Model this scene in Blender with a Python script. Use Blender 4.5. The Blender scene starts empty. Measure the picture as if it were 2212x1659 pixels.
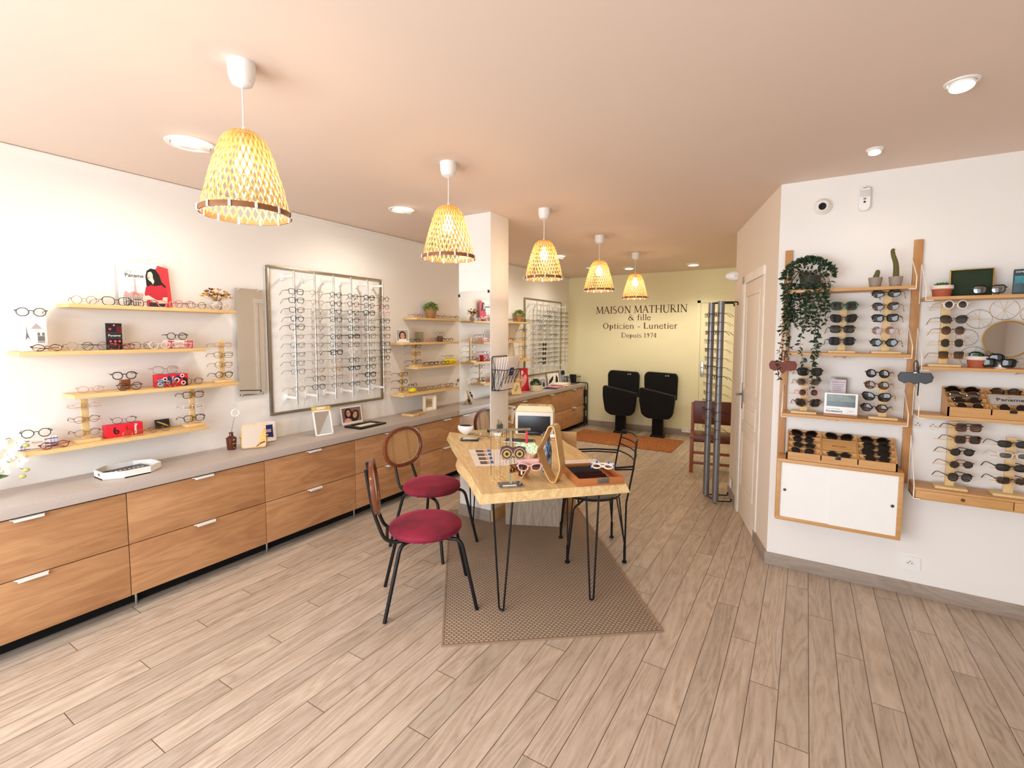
import bpy, bmesh, math, random
from mathutils import Vector, Matrix, Euler
from math import sin, cos, pi, radians, sqrt, atan2
S = bpy.context.scene
COL = S.collection
random.seed(7)
# ------------------------------------------------------------------ camera
EYE = Vector((0, 0, 1.6))
FPX, PX0, PY0 = 1030.3, 1106.0, 794.9
_y, _p, _r = radians(-31.64265), radians(4.01657), radians(0.14642)
_f = Vector((sin(_y) * cos(_p), cos(_y) * cos(_p), -sin(_p)))
_rt = Vector((cos(_y), -sin(_y), 0)); _up = _rt.cross(_f)
_rt, _up = cos(_r) * _rt + sin(_r) * _up, -sin(_r) * _rt + cos(_r) * _up
cam = bpy.data.cameras.new('camera'); camo = bpy.data.objects.new('camera', cam); COL.objects.link(camo)
cam.sensor_width = 36; cam.lens = FPX / 2212 * 36; cam.shift_y = (PY0 - 829.5) / 2212
cam.clip_start = .05; cam.clip_end = 60
camo.matrix_world = Matrix(((_rt.x, _up.x, -_f.x, 0), (_rt.y, _up.y, -_f.y, 0), (_rt.z, _up.z, -_f.z, 1.6), (0, 0, 0, 1)))
S.camera = camo

def at(x, y, X=None, Y=None, Z=None):
    """the point of the photograph (x, y) on a known plane of the room, in metres"""
    d = _f + _rt * ((x - PX0) / FPX) - _up * ((y - PY0) / FPX)
    if X is not None: return EYE + d * (X / d.x)
    if Y is not None: return EYE + d * (Y / d.y)
    return EYE + d * ((Z - 1.6) / d.z)
# ------------------------------------------------------------------ world, exposure
S.view_settings.view_transform = 'Standard'; S.view_settings.look = 'None'
S.view_settings.exposure = -0.03; S.view_settings.gamma = 1; S.view_settings.use_curve_mapping = False
w = bpy.data.worlds.new('daylight'); S.world = w; w.use_nodes = True
w.node_tree.nodes['Background'].inputs[0].default_value = (.86, .93, 1, 1)
w.node_tree.nodes['Background'].inputs[1].default_value = 1.6
cy = S.cycles
cy.max_bounces = 7; cy.diffuse_bounces = 5; cy.glossy_bounces = 4; cy.transmission_bounces = 5; cy.transparent_max_bounces = 14
cy.caustics_reflective = False; cy.caustics_refractive = False; cy.sample_clamp_indirect = 4
cy.use_denoising = True

def lamp(kind, name, loc, energy, color, rot=(0, 0, 0), **k):
    l = bpy.data.lights.new(name, kind); l.energy = energy; l.color = color
    for a, v in k.items(): setattr(l, a, v)
    o = bpy.data.objects.new(name, l); o.location = loc; o.rotation_euler = rot; COL.objects.link(o); return o
WARM = (1.0, .85, .62); DAY = (.84, .92, 1.0)
# daylight through the shop window behind the camera
lamp('AREA', 'shop_window_daylight', (-1.7, -1.62, 1.35), 180, DAY, (radians(64), 0, radians(0)), shape='RECTANGLE', size=3.2, size_y=1.9)
# ------------------------------------------------------------------ room constants (metres)
XW, YB, YR, YC, ZC = -3.637, 7.83, 3.712, 3.284, 2.6
# ------------------------------------------------------------------ helpers
def lin(c):
    if isinstance(c, str):
        c = [int(c[i:i + 2], 16) / 255 for i in (0, 2, 4)]
    return tuple(v / 12.92 if v <= .04045 else ((v + .055) / 1.055) ** 2.4 for v in c) + (1,)

class NT:
    def __init__(s, name):
        s.m = bpy.data.materials.new(name); s.m.use_nodes = True; s.t = s.m.node_tree
        s.n = s.t.nodes; s.b = s.n['Principled BSDF']; s.out = s.n['Material Output']
    def add(s, typ, **k):
        n = s.n.new('ShaderNode' + typ)
        for a, v in k.items():
            if a.startswith('i_'):
                key = a[2:]; key = int(key) if key.isdigit() else key.replace('_', ' ')
                s.put(n.inputs[key], v)
            else: setattr(n, a, v)
        return n
    def put(s, sock, v):
        if isinstance(v, bpy.types.NodeSocket): s.t.links.new(v, sock)
        else: sock.default_value = v
    def math(s, op, a, b=0.0, c=None):
        n = s.add('Math', operation=op); s.put(n.inputs[0], a); s.put(n.inputs[1], b)
        if c is not None: s.put(n.inputs[2], c)
        return n.outputs[0]
    def mix(s, f, a, b, typ='MIX'):
        n = s.add('Mix', data_type='RGBA', blend_type=typ); s.put(n.inputs[0], f); s.put(n.inputs[6], a); s.put(n.inputs[7], b)
        return n.outputs[2]
    def ramp(s, f, *st):
        n = s.add('ValToRGB'); s.put(n.inputs[0], f); e = n.color_ramp.elements
        while len(e) < len(st): e.new(.5)
        for i, (p, c) in enumerate(st):
            e[i].position = p; e[i].color = lin(c) if isinstance(c, str) else c
        return n.outputs[0]
    def coord(s, scale=(1, 1, 1), rnd=0, kind='Object'):
        tc = s.add('TexCoord').outputs[kind]; mp = s.add('Mapping'); s.put(mp.inputs['Vector'], tc); mp.inputs['Scale'].default_value = scale
        o = mp.outputs[0]
        if rnd:
            oi = s.add('ObjectInfo').outputs['Random']
            a = s.add('VectorMath', operation='ADD'); s.put(a.inputs[0], o)
            cx = s.add('CombineXYZ'); r = s.math('MULTIPLY', oi, rnd)
            for i in range(3): s.put(cx.inputs[i], r)
            s.put(a.inputs[1], cx.outputs[0]); o = a.outputs[0]
        return o
    def noise(s, vec, scale=5, detail=3, rough=.5, dist=0):
        n = s.add('TexNoise'); s.put(n.inputs['Vector'], vec); n.inputs['Scale'].default_value = scale; n.inputs['Detail'].default_value = detail
        n.inputs['Roughness'].default_value = rough; n.inputs['Distortion'].default_value = dist; return n.outputs[0]
    def bump(s, h, strength=.3, dist=.01):
        n = s.add('Bump'); n.inputs['Strength'].default_value = strength; n.inputs['Distance'].default_value = dist
        s.put(n.inputs['Height'], h); s.put(s.b.inputs['Normal'], n.outputs[0])

MATS = {}
def M(name, col='808080', rough=.5, metal=0, var=.06, vs=12, bump=0, bs=200, coat=0, trans=0, ior=1.45, sheen=0, spec=.5):
    """plain procedural material: base colour with slight noise variation and optional fine bump"""
    if name in MATS: return MATS[name]
    n = NT(name); b = n.b; v = n.coord(rnd=7)
    c = lin(col)
    if var:
        f = n.noise(v, vs, 3)
        lo = tuple(x * (1 - var) for x in c[:3]) + (1,); hi = tuple(min(1, x * (1 + var)) for x in c[:3]) + (1,)
        n.put(b.inputs['Base Color'], n.ramp(f, (.3, lo), (.7, hi)))
    else: b.inputs['Base Color'].default_value = c
    b.inputs['Roughness'].default_value = rough; b.inputs['Metallic'].default_value = metal
    b.inputs['Specular IOR Level'].default_value = spec; b.inputs['IOR'].default_value = ior
    if coat: b.inputs['Coat Weight'].default_value = coat; b.inputs['Coat Roughness'].default_value = .08
    if trans: b.inputs['Transmission Weight'].default_value = trans
    if sheen: b.inputs['Sheen Weight'].default_value = sheen; b.inputs['Sheen Roughness'].default_value = .4
    if bump: n.bump(n.noise(v, bs, 2), bump, .002)
    MATS[name] = n.m; return n.m

def WOOD(name, c1, c2, axis=1, grain=9, stretch=.09, rough=.45, contrast=1, rings=1, coat=0):
    """wood with grain running along the given axis"""
    if name in MATS: return MATS[name]
    n = NT(name); sc = [1, 1, 1]; sc[axis] = stretch
    v = n.coord(tuple(sc), rnd=9)
    big = n.noise(v, grain, 3, .55, .6 * rings)
    wv = n.math('FRACT', n.math('MULTIPLY', big, 7.0 * rings + 1))
    wv = n.math('ABSOLUTE', n.math('SUBTRACT', n.math('MULTIPLY', wv, 2), 1))
    v2 = n.coord(tuple(x if i != axis else stretch * .35 for i, x in enumerate((1, 1, 1))), rnd=5)
    fine = n.noise(v2, grain * 16, 4, .6)
    f = n.math('ADD', n.math('MULTIPLY', wv, .28 * contrast), n.math('ADD', n.math('MULTIPLY', big, .45), n.math('MULTIPLY', fine, .38)))
    n.put(n.b.inputs['Base Color'], n.ramp(f, (.28, c1), (.82, c2)))
    n.b.inputs['Roughness'].default_value = rough
    if coat: n.b.inputs['Coat Weight'].default_value = coat
    n.bump(fine, .12, .001)
    MATS[name] = n.m; return n.m

def EMIT(name, col, strength):
    if name in MATS: return MATS[name]
    n = NT(name); n.b.inputs['Base Color'].default_value = lin(col)
    n.b.inputs['Emission Color'].default_value = lin(col); n.b.inputs['Emission Strength'].default_value = strength
    MATS[name] = n.m; return n.m

def LENS(name, col='ffffff', dens=0.06, col2=None, refl=.9):
    """a thin spectacle lens: lets light through, tinted, with a mirror-like skin; col2 = gradient tint at the lower edge"""
    if name in MATS: return MATS[name]
    n = NT(name); n.n.remove(n.b)
    tr = n.add('BsdfTransparent'); gl = n.add('BsdfGlossy'); gl.inputs['Roughness'].default_value = .03
    c = lin(col); t = tuple(1 - dens * (1 - x) for x in c[:3]) + (1,)
    if col2:
        tc = n.add('TexCoord').outputs['Generated']; sp = n.add('SeparateXYZ'); n.put(sp.inputs[0], tc)
        c2 = lin(col2); n.put(tr.inputs[0], n.ramp(sp.outputs[2], (.15, c2), (.75, t)))
    else: tr.inputs[0].default_value = t
    fr = n.add('Fresnel'); fr.inputs[0].default_value = 1.6
    mx = n.add('MixShader'); n.put(mx.inputs[0], n.math('MULTIPLY', fr.outputs[0], refl)); n.put(mx.inputs[1], tr.outputs[0]); n.put(mx.inputs[2], gl.outputs[0])
    n.put(n.out.inputs[0], mx.outputs[0]); MATS[name] = n.m; return n.m

class MB:
    """collects shapes into one mesh"""
    def __init__(s): s.v = []; s.f = []; s.mi = []; s.cur = 0
    def face(s, *ix): s.f.append(tuple(ix)); s.mi.append(s.cur)
    def raw(s, vs, fs):
        o = len(s.v); s.v += [Vector(p) for p in vs]
        for q in fs: s.face(*[o + i for i in q])
        return s
    def box(s, a, b, bev=0):
        x0, x1 = sorted((a[0], b[0])); y0, y1 = sorted((a[1], b[1])); z0, z1 = sorted((a[2], b[2]))
        if bev <= 0:
            return s.raw([(x0, y0, z0), (x1, y0, z0), (x1, y1, z0), (x0, y1, z0), (x0, y0, z1), (x1, y0, z1), (x1, y1, z1), (x0, y1, z1)],
                         [(0, 3, 2, 1), (4, 5, 6, 7), (0, 1, 5, 4), (1, 2, 6, 5), (2, 3, 7, 6), (3, 0, 4, 7)])
        bm = bmesh.new(); bmesh.ops.create_cube(bm, size=1)
        for v in bm.verts: v.co = Vector(((x0 + x1) / 2 + v.co.x * (x1 - x0), (y0 + y1) / 2 + v.co.y * (y1 - y0), (z0 + z1) / 2 + v.co.z * (z1 - z0)))
        bev = min(bev, (x1 - x0) * .45, (y1 - y0) * .45, (z1 - z0) * .45)
        bmesh.ops.bevel(bm, geom=bm.edges[:], offset=bev, segments=2, affect='EDGES', profile=.6)
        return s.bm(bm)
    def bm(s, bm, mat=None):
        bm.verts.index_update(); vs = [(mat @ v.co) if mat else v.co.copy() for v in bm.verts]
        fs = [[v.index for v in f.verts] for f in bm.faces]; bm.free(); return s.raw(vs, fs)
    def obox(s, c, size, rot=(0, 0, 0), bev=0):
        k = MB(); k.box([-x / 2 for x in size], [x / 2 for x in size], bev); m = Matrix.Translation(c) @ Euler(rot).to_matrix().to_4x4()
        return s.join(k, m)
    def join(s, k, m=None):
        o = len(s.v); s.v += [(m @ v if m else v) for v in k.v]
        for q, mi in zip(k.f, k.mi): s.f.append(tuple(o + i for i in q)); s.mi.append(mi)
        return s
    def tube(s, path, r, n=8, closed=False, flat=1.0, up=None, caps=True):
        P = [Vector(p) for p in path]; N = len(P); R = r if isinstance(r, (list, tuple)) else [r] * N; o = len(s.v)
        prev = None
        for i, p in enumerate(P):
            a = P[(i - 1) % N] if (closed or i) else p; b = P[(i + 1) % N] if (closed or i < N - 1) else p
            t = (b - a)
            t = t.normalized() if t.length > 1e-9 else Vector((0, 0, 1))
            if up is not None: u = Vector(up)
            elif prev is not None: u = prev
            else: u = Vector((0, 0, 1)) if abs(t.z) < .9 else Vector((1, 0, 0))
            x = t.cross(u); x = x.normalized() if x.length > 1e-6 else t.orthogonal().normalized()
            u2 = x.cross(t).normalized(); prev = u2
            for k in range(n):
                an = 2 * pi * (k + .5) / n
                s.v.append(p + x * (cos(an) * R[i] * flat) + u2 * (sin(an) * R[i]))
        for i in range(N if closed else N - 1):
            j = (i + 1) % N
            for k in range(n): s.face(o + i * n + k, o + i * n + (k + 1) % n, o + j * n + (k + 1) % n, o + j * n + k)
        if not closed and caps:
            s.face(*[o + k for k in range(n)][::-1]); s.face(*[o + (N - 1) * n + k for k in range(n)])
        return s
    def cyl(s, a, b, r, n=20, r2=None): return s.tube([a, b], [r, r if r2 is None else r2], n)
    def lathe(s, prof, n=32, c=(0, 0, 0), sx=1, sy=1, cap=False):
        o = len(s.v); c = Vector(c)
        for r, z in prof:
            for k in range(n): a = 2 * pi * k / n; s.v.append(c + Vector((r * cos(a) * sx, r * sin(a) * sy, z)))
        for i in range(len(prof) - 1):
            for k in range(n): s.face(o + i * n + k, o + i * n + (k + 1) % n, o + (i + 1) * n + (k + 1) % n, o + (i + 1) * n + k)
        if cap:
            s.face(*[o + k for k in range(n)][::-1]); s.face(*[o + (len(prof) - 1) * n + k for k in range(n)])
        return s
    def prism(s, poly, z0, z1, bev=0):
        n = len(poly); A = sum(poly[i][0] * poly[(i + 1) % n][1] - poly[(i + 1) % n][0] * poly[i][1] for i in range(n))
        if A < 0: poly = poly[::-1]
        o = len(s.v); L = [(z0, 0), (z1, 0)] if not bev else [(z0, bev), (z0 + bev, 0), (z1 - bev, 0), (z1, bev)]
        cx = sum(p[0] for p in poly) / n; cyy = sum(p[1] for p in poly) / n
        for z, ins in L:
            for x, y in poly:
                d = sqrt((x - cx) ** 2 + (y - cyy) ** 2) or 1; k = 1 - ins / d
                s.v.append(Vector((cx + (x - cx) * k, cyy + (y - cyy) * k, z)))
        for j in range(len(L) - 1):
            for i in range(n): s.face(o + j * n + i, o + j * n + (i + 1) % n, o + (j + 1) * n + (i + 1) % n, o + (j + 1) * n + i)
        s.face(*[o + i for i in range(n)][::-1]); s.face(*[o + (len(L) - 1) * n + i for i in range(n)])
        return s
    def sphere(s, c, r, n=16, sc=(1, 1, 1)):
        bm = bmesh.new(); bmesh.ops.create_uvsphere(bm, u_segments=n, v_segments=max(6, n // 2), radius=r)
        return s.bm(bm, Matrix.Translation(c) @ Matrix.Diagonal((*sc, 1)))
    def ico(s, c, r, sub=1, sc=(1, 1, 1)):
        bm = bmesh.new(); bmesh.ops.create_icosphere(bm, subdivisions=sub, radius=r)
        return s.bm(bm, Matrix.Translation(c) @ Matrix.Diagonal((*sc, 1)))
    def turn(s, m):
        s.v = [m @ v for v in s.v]; return s
    def build(s, name, mat, parent=None, smooth=40, W=False, loc=None):
        """one mesh object; W: the shape was written in room coordinates"""
        off = Vector((0, 0, 0))
        if W:
            if parent: off = world_of(parent)
            elif loc is None: 
                lo = [min(v[i] for v in s.v) for i in range(3)]; hi = [max(v[i] for v in s.v) for i in range(3)]
                loc = ((lo[0] + hi[0]) / 2, (lo[1] + hi[1]) / 2, lo[2])
            if loc is not None and not parent: off = Vector(loc)
        me = bpy.data.meshes.new(name); me.from_pydata([tuple(v - off) for v in s.v], [], s.f)
        ms = mat if isinstance(mat, (list, tuple)) else [mat]
        for m_ in ms: me.materials.append(m_)
        if len(ms) > 1: me.polygons.foreach_set('material_index', s.mi)
        if smooth:
            me.polygons.foreach_set('use_smooth', [True] * len(me.polygons)); me.set_sharp_from_angle(angle=radians(smooth))
        me.update()
        o = bpy.data.objects.new(name, me); COL.objects.link(o)
        if parent: o.parent = parent
        elif loc is not None: o.location = loc
        return o

def world_of(o):
    v = Vector((0, 0, 0))
    while o: v += Vector(o.location); o = o.parent
    return v
def tag(o, label=None, cat=None, group=None, kind=None):
    if label: o['label'] = label
    if cat: o['category'] = cat
    if group: o['group'] = group
    if kind: o['kind'] = kind
    return o
def thing(name, label, cat, loc=(0, 0, 0), rot=(0, 0, 0), group=None):
    o = bpy.data.objects.new(name, None); o.empty_display_size = .05; COL.objects.link(o)
    o.location = loc; o.rotation_euler = rot if isinstance(rot, (tuple, list)) else (0, 0, rot)
    return tag(o, label, cat, group)
def kids(o): return [c for c in COL.objects if c.parent == o]
def tree(o): return (o, [tree(c) for c in kids(o)])
def dup(t, loc=None, rot=None, label=None, group=None, parent=None):
    """copy a thing with its parts and sub-parts; t is what tree() gave"""
    c = t[0].copy(); COL.objects.link(c)
    if parent is not None: c.parent = parent
    if loc is not None: c.location = loc
    if rot is not None: c.rotation_euler = rot if isinstance(rot, (tuple, list)) else (0, 0, rot)
    if label: c['label'] = label
    if group: c['group'] = group
    for k in t[1]: dup(k, parent=c)
    return c
def part(parent, name, loc=(0, 0, 0)):
    o = bpy.data.objects.new(name, None); COL.objects.link(o); o.parent = parent; o.location = loc; return o
def text(s, size, mat, parent, loc, rot, ext=.0006, align='CENTER', bold=0, name='lettering', sx=1):
    c = bpy.data.curves.new(name, 'FONT'); c.body = s; c.size = size; c.extrude = ext; c.align_x = align; c.align_y = 'CENTER'; c.offset = bold; c.resolution_u = 3
    c.materials.append(mat); o = bpy.data.objects.new(name, c); COL.objects.link(o); me = bpy.data.meshes.new_from_object(o); bpy.data.objects.remove(o)
    me.materials.clear(); me.materials.append(mat); o = bpy.data.objects.new(name, me); COL.objects.link(o)
    o.parent = parent; o.location = loc; o.rotation_euler = rot; o.scale = (sx, 1, 1)
    return o
def arc(c, r, a0, a1, n=8, plane='xz'):
    out = []
    for i in range(n + 1):
        a = radians(a0 + (a1 - a0) * i / n); u, v = r * cos(a), r * sin(a); c3 = Vector(c)
        out.append(c3 + (Vector((u, 0, v)) if plane == 'xz' else Vector((u, v, 0)) if plane == 'xy' else Vector((0, u, v))))
    return out
def fillet(pts, r, n=4):
    """round the corners of a polyline"""
    P = [Vector(p) for p in pts]; out = [P[0]]
    for i in range(1, len(P) - 1):
        a, b, c = P[i - 1], P[i], P[i + 1]; d1 = (a - b); d2 = (c - b); k = min(r, d1.length * .48, d2.length * .48)
        p, q = b + d1.normalized() * k, b + d2.normalized() * k
        for j in range(n + 1): t = j / n; out.append(p * (1 - t) ** 2 + b * 2 * t * (1 - t) + q * t * t)
    return out + [P[-1]]
# ================================================================== MATERIALS OF THE ROOM
wall_m = M('wall_paint', 'F1EDE8', .85, var=.012, vs=3, bump=.06, bs=420)
lamp_yellow_m = M('back_wall_paint', 'F3ECC4', .85, var=.012, vs=3, bump=.06, bs=420)  # yellow cast of the warm lamps put into the colour of back wall and door
beige_m = M('door_wall_paint', 'EADCCB', .8, var=.012, vs=3, bump=.05, bs=420)
ceil_m = M('ceiling_paint', 'E6D2C3', .9, var=.01, vs=2)
white_m = M('white_lacquer', 'F4F3F0', .35, var=.01)
warmwhite_m = M('warm_white_plastic', 'F1ECE4', .4, var=.01)
black_m = M('black_metal', '16161A', .38, metal=.3, var=.1)
blackp_m = M('black_plastic', '121214', .3, var=.1)
chrome_m = M('brushed_steel', 'C9C9C6', .28, metal=1, var=.04)
brass_m = M('brass', 'C8A255', .3, metal=1)
dark_m = M('dark_void', '0C0B0B', .9)
counter_m = M('counter_laminate', 'B6AAA2', .42, var=.03, vs=60)
drawer_m = WOOD('drawer_walnut', 'A2714A', 'CC9D70', axis=1, grain=7, stretch=.16, rough=.4, contrast=.7, rings=.8)
pine_m = WOOD('pine_shelf', 'D8AE6C', 'EFD3A0', axis=1, grain=14, stretch=.12, rough=.5, contrast=.5)
pineX_m = WOOD('pine_shelf_x', 'CB9A5C', 'E6C08A', axis=0, grain=14, stretch=.12, rough=.5, contrast=.5)
oak_m = WOOD('oak_post', 'B07A45', 'D3A066', axis=2, grain=20, stretch=.1, rough=.45, contrast=.4)
oakX_m = WOOD('oak_shelf', 'BD8A50', 'DDAE74', axis=0, grain=16, stretch=.1, rough=.45, contrast=.45)
lightw_m = WOOD('display_wood', 'D9B57A', 'EFD5A6', axis=2, grain=20, stretch=.15, rough=.5, contrast=.3)
mirror_m = M('mirror_silver', 'E9ECEA', .015, metal=1, var=0)

def floor_material():
    n = NT('plank_floor'); PW, PL = .1165, 1.386
    tc = n.add('TexCoord').outputs['Object']; sp = n.add('SeparateXYZ'); n.put(sp.inputs[0], tc); X, Y = sp.outputs[0], sp.outputs[1]
    kx = n.math('DIVIDE', n.math('ADD', X, .629), PW); row = n.math('FLOOR', kx); fx = n.math('FRACT', kx)
    ky = n.math('DIVIDE', n.math('ADD', n.math('SUBTRACT', Y, 2.242), n.math('MULTIPLY', row, .313)), PL); seg = n.math('FLOOR', ky); fy = n.math('FRACT', ky)
    cx = n.add('CombineXYZ'); n.put(cx.inputs[0], row); n.put(cx.inputs[1], seg)
    wn = n.add('TexWhiteNoise', noise_dimensions='2D'); n.put(wn.inputs['Vector'], cx.outputs[0]); rv, rc = wn.outputs[0], wn.outputs[1]
    # per-plank shifted grain coordinates
    g = n.add('CombineXYZ'); n.put(g.inputs[0], n.math('ADD', X, n.math('MULTIPLY', rv, 31))); n.put(g.inputs[1], n.math('MULTIPLY', n.math('ADD', Y, n.math('MULTIPLY', rv, 17)), .13)); n.put(g.inputs[2], rv)
    big = n.noise(g.outputs[0], 7, 3, .5, .7); rings = n.math('FRACT', n.math('MULTIPLY', big, 9))
    rings = n.math('ABSOLUTE', n.math('SUBTRACT', n.math('MULTIPLY', rings, 2), 1))
    fine = n.noise(g.outputs[0], 190, 5, .7, .2); mid = n.noise(g.outputs[0], 45, 4, .6, .5)
    f = n.math('ADD', n.math('MULTIPLY', rings, .22), n.math('ADD', n.math('MULTIPLY', fine, .36), n.math('MULTIPLY', mid, .42)))
    col = n.ramp(f, (.22, '958270'), (.45, 'B6A390'), (.8, 'D0C0AE'))
    # knots
    vo = n.add('TexVoronoi'); kk = n.add('CombineXYZ'); n.put(kk.inputs[0], n.math('MULTIPLY', X, 1.5)); n.put(kk.inputs[1], n.math('MULTIPLY', Y, .62)); n.put(vo.inputs['Vector'], kk.outputs[0]); vo.inputs['Scale'].default_value = 1.7
    kn = n.ramp(vo.outputs['Distance'], (.0, (.45, .38, .33, 1)), (.045, (1, 1, 1, 1)))
    col = n.mix(.75, col, kn, 'MULTIPLY')
    tint = n.math('ADD', .9, n.math('MULTIPLY', rv, .2)); tcol = n.add('CombineColor')
    for i in range(3): n.put(tcol.inputs[i], tint)
    col = n.mix(1, col, tcol.outputs[0], 'MULTIPLY')
    ex = n.math('MINIMUM', fx, n.math('SUBTRACT', 1, fx)); ey = n.math('MULTIPLY', n.math('MINIMUM', fy, n.math('SUBTRACT', 1, fy)), PL / PW)
    e = n.math('MINIMUM', ex, ey); seam = n.math('GREATER_THAN', e, .014)
    col = n.mix(seam, lin('5A4A3B'), col)
    n.put(n.b.inputs['Base Color'], col); n.b.inputs['Roughness'].default_value = .42
    n.bump(n.math('ADD', n.math('MULTIPLY', seam, .8), n.math('MULTIPLY', fine, .25)), .25, .002)
    return n.m
floor_m = floor_material()
skirt_m = WOOD('skirting_grey_oak', '8C7C6E', 'B3A497', axis=0, grain=10, stretch=.12, rough=.5, contrast=.6)
skirtY_m = WOOD('skirting_grey_oak_y', '8C7C6E', 'B3A497', axis=1, grain=10, stretch=.12, rough=.5, contrast=.6)

# ================================================================== ROOM SHELL
FY, RX = -1.7, 2.3                      # shop front and far right side, both out of the frame
DA, DB = Vector((-.181, 3.712, 0)), Vector((-.615, 5.187, 0)); DU = (DB - DA).normalized(); DN = Vector((-DU.y, DU.x, 0))   # the slanting door wall; DN points into the room
def dg(t, o, z): return DA + DU * t + DN * o + Vector((0, 0, z))
def struct(name, mb, m, **k): o = mb.build(name, m, **k); o['kind'] = 'structure'; return o
T = .12
outline = [(XW - T, FY - T), (RX + T, FY - T), (RX + T, YR + T), (DA.x + .05, YR + T), (-.5, 5.25), (-.5, YB + T), (XW - T, YB + T)]
b = MB(); b.prism(outline, -.1, 0); struct('floor', b, floor_m, smooth=0)
b = MB(); b.prism(outline, ZC, ZC + .1); struct('ceiling', b, ceil_m, smooth=0)
struct('wall_left', MB().box((XW - T, FY, 0), (XW, YB, ZC)), wall_m, smooth=0)
struct('wall_back', MB().box((XW - T, YB, 0), (-.5, YB + T, ZC)), lamp_yellow_m, smooth=0)
struct('wall_back_right', MB().box((-.6, 5.19, 0), (-.48, YB, ZC)), lamp_yellow_m, smooth=0)
struct('wall_right', MB().prism([(DA.x, YR), (RX + T, YR), (RX + T, YR + T), (DA.x + .06, YR + T)], 0, ZC), wall_m, smooth=0)
struct('wall_side', MB().box((RX, FY, 0), (RX + T, YR, ZC)), wall_m, smooth=0)
dw = MB(); q = [dg(0, 0, 0), dg(1.5376, 0, 0), dg(1.5376, -.08, 0), dg(.02, -.08, 0)]
struct('wall_door', dw.prism([(v.x, v.y) for v in q], 0, ZC), beige_m, smooth=0)
# shop front: low wall, posts and a big glazed opening behind the camera
b = MB()
b.box((XW, FY - T, 0), (RX, FY, .3)); b.box((XW, FY - T, 2.5), (RX, FY, ZC)); b.box((XW, FY - T, .3), (-3.4, FY, 2.5)); b.box((1.2, FY - T, .3), (RX, FY, 2.5))
struct('wall_front', b, wall_m, smooth=0)
wf = MB()
for x in (-3.4, -1.9, -.4, 1.14): wf.box((x, FY - .08, .3), (x + .06, FY - .02, 2.5))
wf.box((-3.4, FY - .08, .3), (1.2, FY - .02, .36)); wf.box((-3.4, FY - .08, 2.44), (1.2, FY - .02, 2.5))
struct('window_1', wf, blackp_m, smooth=0)
# skirting boards
struct('baseboard_right', MB().box((DA.x - .012, YR - .012, 0), (RX, YR, .085), .002), skirt_m)
b = MB(); b.box((0, 0, 0), (.385, .012, .085), .002); m_ = Matrix.Translation(DA) @ Matrix(((DU.x, DN.x, 0, 0), (DU.y, DN.y, 0, 0), (0, 0, 1, 0), (0, 0, 0, 1)))
DM = m_
struct('baseboard_door_wall', b.turn(DM), skirtY_m)
b = MB(); b.box((1.13, 0, 0), (1.537, .012, .085), .002); struct('baseboard_door_wall_far', b.turn(DM), skirtY_m)
struct('baseboard_back', MB().box((XW, YB - .012, 0), (-1.5, YB, .1), .002), skirt_m)
struct('trim_1', MB().box((XW, FY, ZC - .028), (XW + .012, YB, ZC - .004), .002), warmwhite_m)
# ------------------------------------------------------------------ column with mirror face
CX0, CX1, CY1 = -2.562, -2.232, 3.56
struct('wall_column', MB().box((CX0, YC, 0), (CX1, CY1, ZC), .003), wall_m)
struct('baseboard_column', MB().box((CX0 - .012, YC - .012, 0), (CX1 + .0, YC, .105), .002), skirt_m)
mt = thing('wall_mirror', 'tall narrow frameless mirror fixed to the front of the white column', 'mirror', (-2.4, YC, .9))
mb = MB().box((-2.558, YC - .006, .62), (-2.236, YC - .001, 1.963)); mb.build('mirror_glass', mirror_m, mt, W=True, smooth=0)
for x, z in ((-2.556, 1.93), (-2.25, 1.955)):
    MB().box((x - .006, YC - .012, z - .012), (x + .008, YC - .002, z + .012), .002).build('mirror_clip', black_m, mt, W=True)
# boxed cable panel and pine board at the foot of the column, under the table
pb = MB().box((CX1 + .001, YC + .005, 0), (CX1 + .016, CY1 - .01, .105), .002)
tag(pb.build('pine_board', pineX_m, W=True), 'short pine skirting board fixed to the side of the column under the table', 'board')
# ------------------------------------------------------------------ door in the slanting wall
dr = thing('door_1', 'cream panelled door with grey lever handle in the slanting wall', 'door', dg(.7, 0, 0)); dr['kind'] = 'structure'
leaf = MB().box((.39, -.004, .008), (1.0, .006, 2.045), .001)
lf = leaf.turn(DM).build('door_leaf', beige_m, dr, W=True)
def frame_ring(mbx, x0, x1, z0, z1, w, o0, o1):
    mbx.box((x0, o0, z0), (x1, o1, z0 + w), .003); mbx.box((x0, o0, z1 - w), (x1, o1, z1), .003); mbx.box((x0, o0, z0 + w), (x0 + w, o1, z1 - w), .003); mbx.box((x1 - w, o0, z0 + w), (x1, o1, z1 - w), .003)
    mbx.box((x0 + w * 1.7, o0, z0 + w * 1.7), (x1 - w * 1.7, (o0 + o1) / 2 + .001, z1 - w * 1.7), .006)
for z0, z1 in ((1.12, 1.95), (.84, 1.02), (.26, .77)):
    k = MB(); frame_ring(k, .45, .93, z0, z1, .022, .006, .014); k.turn(DM).build('door_panel', beige_m, dr, W=True)
k = MB().box((1.005, 0, 0), (1.11, .018, 2.12), .003).box((.33, 0, 2.05), (1.11, .018, 2.12), .003).box((.335, 0, 0), (.385, .01, 2.05), .003)
k.turn(DM).build('door_frame', M('door_casing', 'F1E9DF', .5), dr, W=True)
k = MB().box((.945, .006, .95), (.98, .014, 1.18), .003); hp = k.turn(DM).build('handle_plate', M('satin_nickel', '8F8880', .35, metal=.9), dr, W=True)
k = MB().tube(fillet([(.962, .012, 1.08), (.962, .06, 1.08), (.85, .062, 1.085)], .015), .009, 10); k.turn(DM).build('door_handle', MATS['satin_nickel'], dr, W=True)
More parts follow.
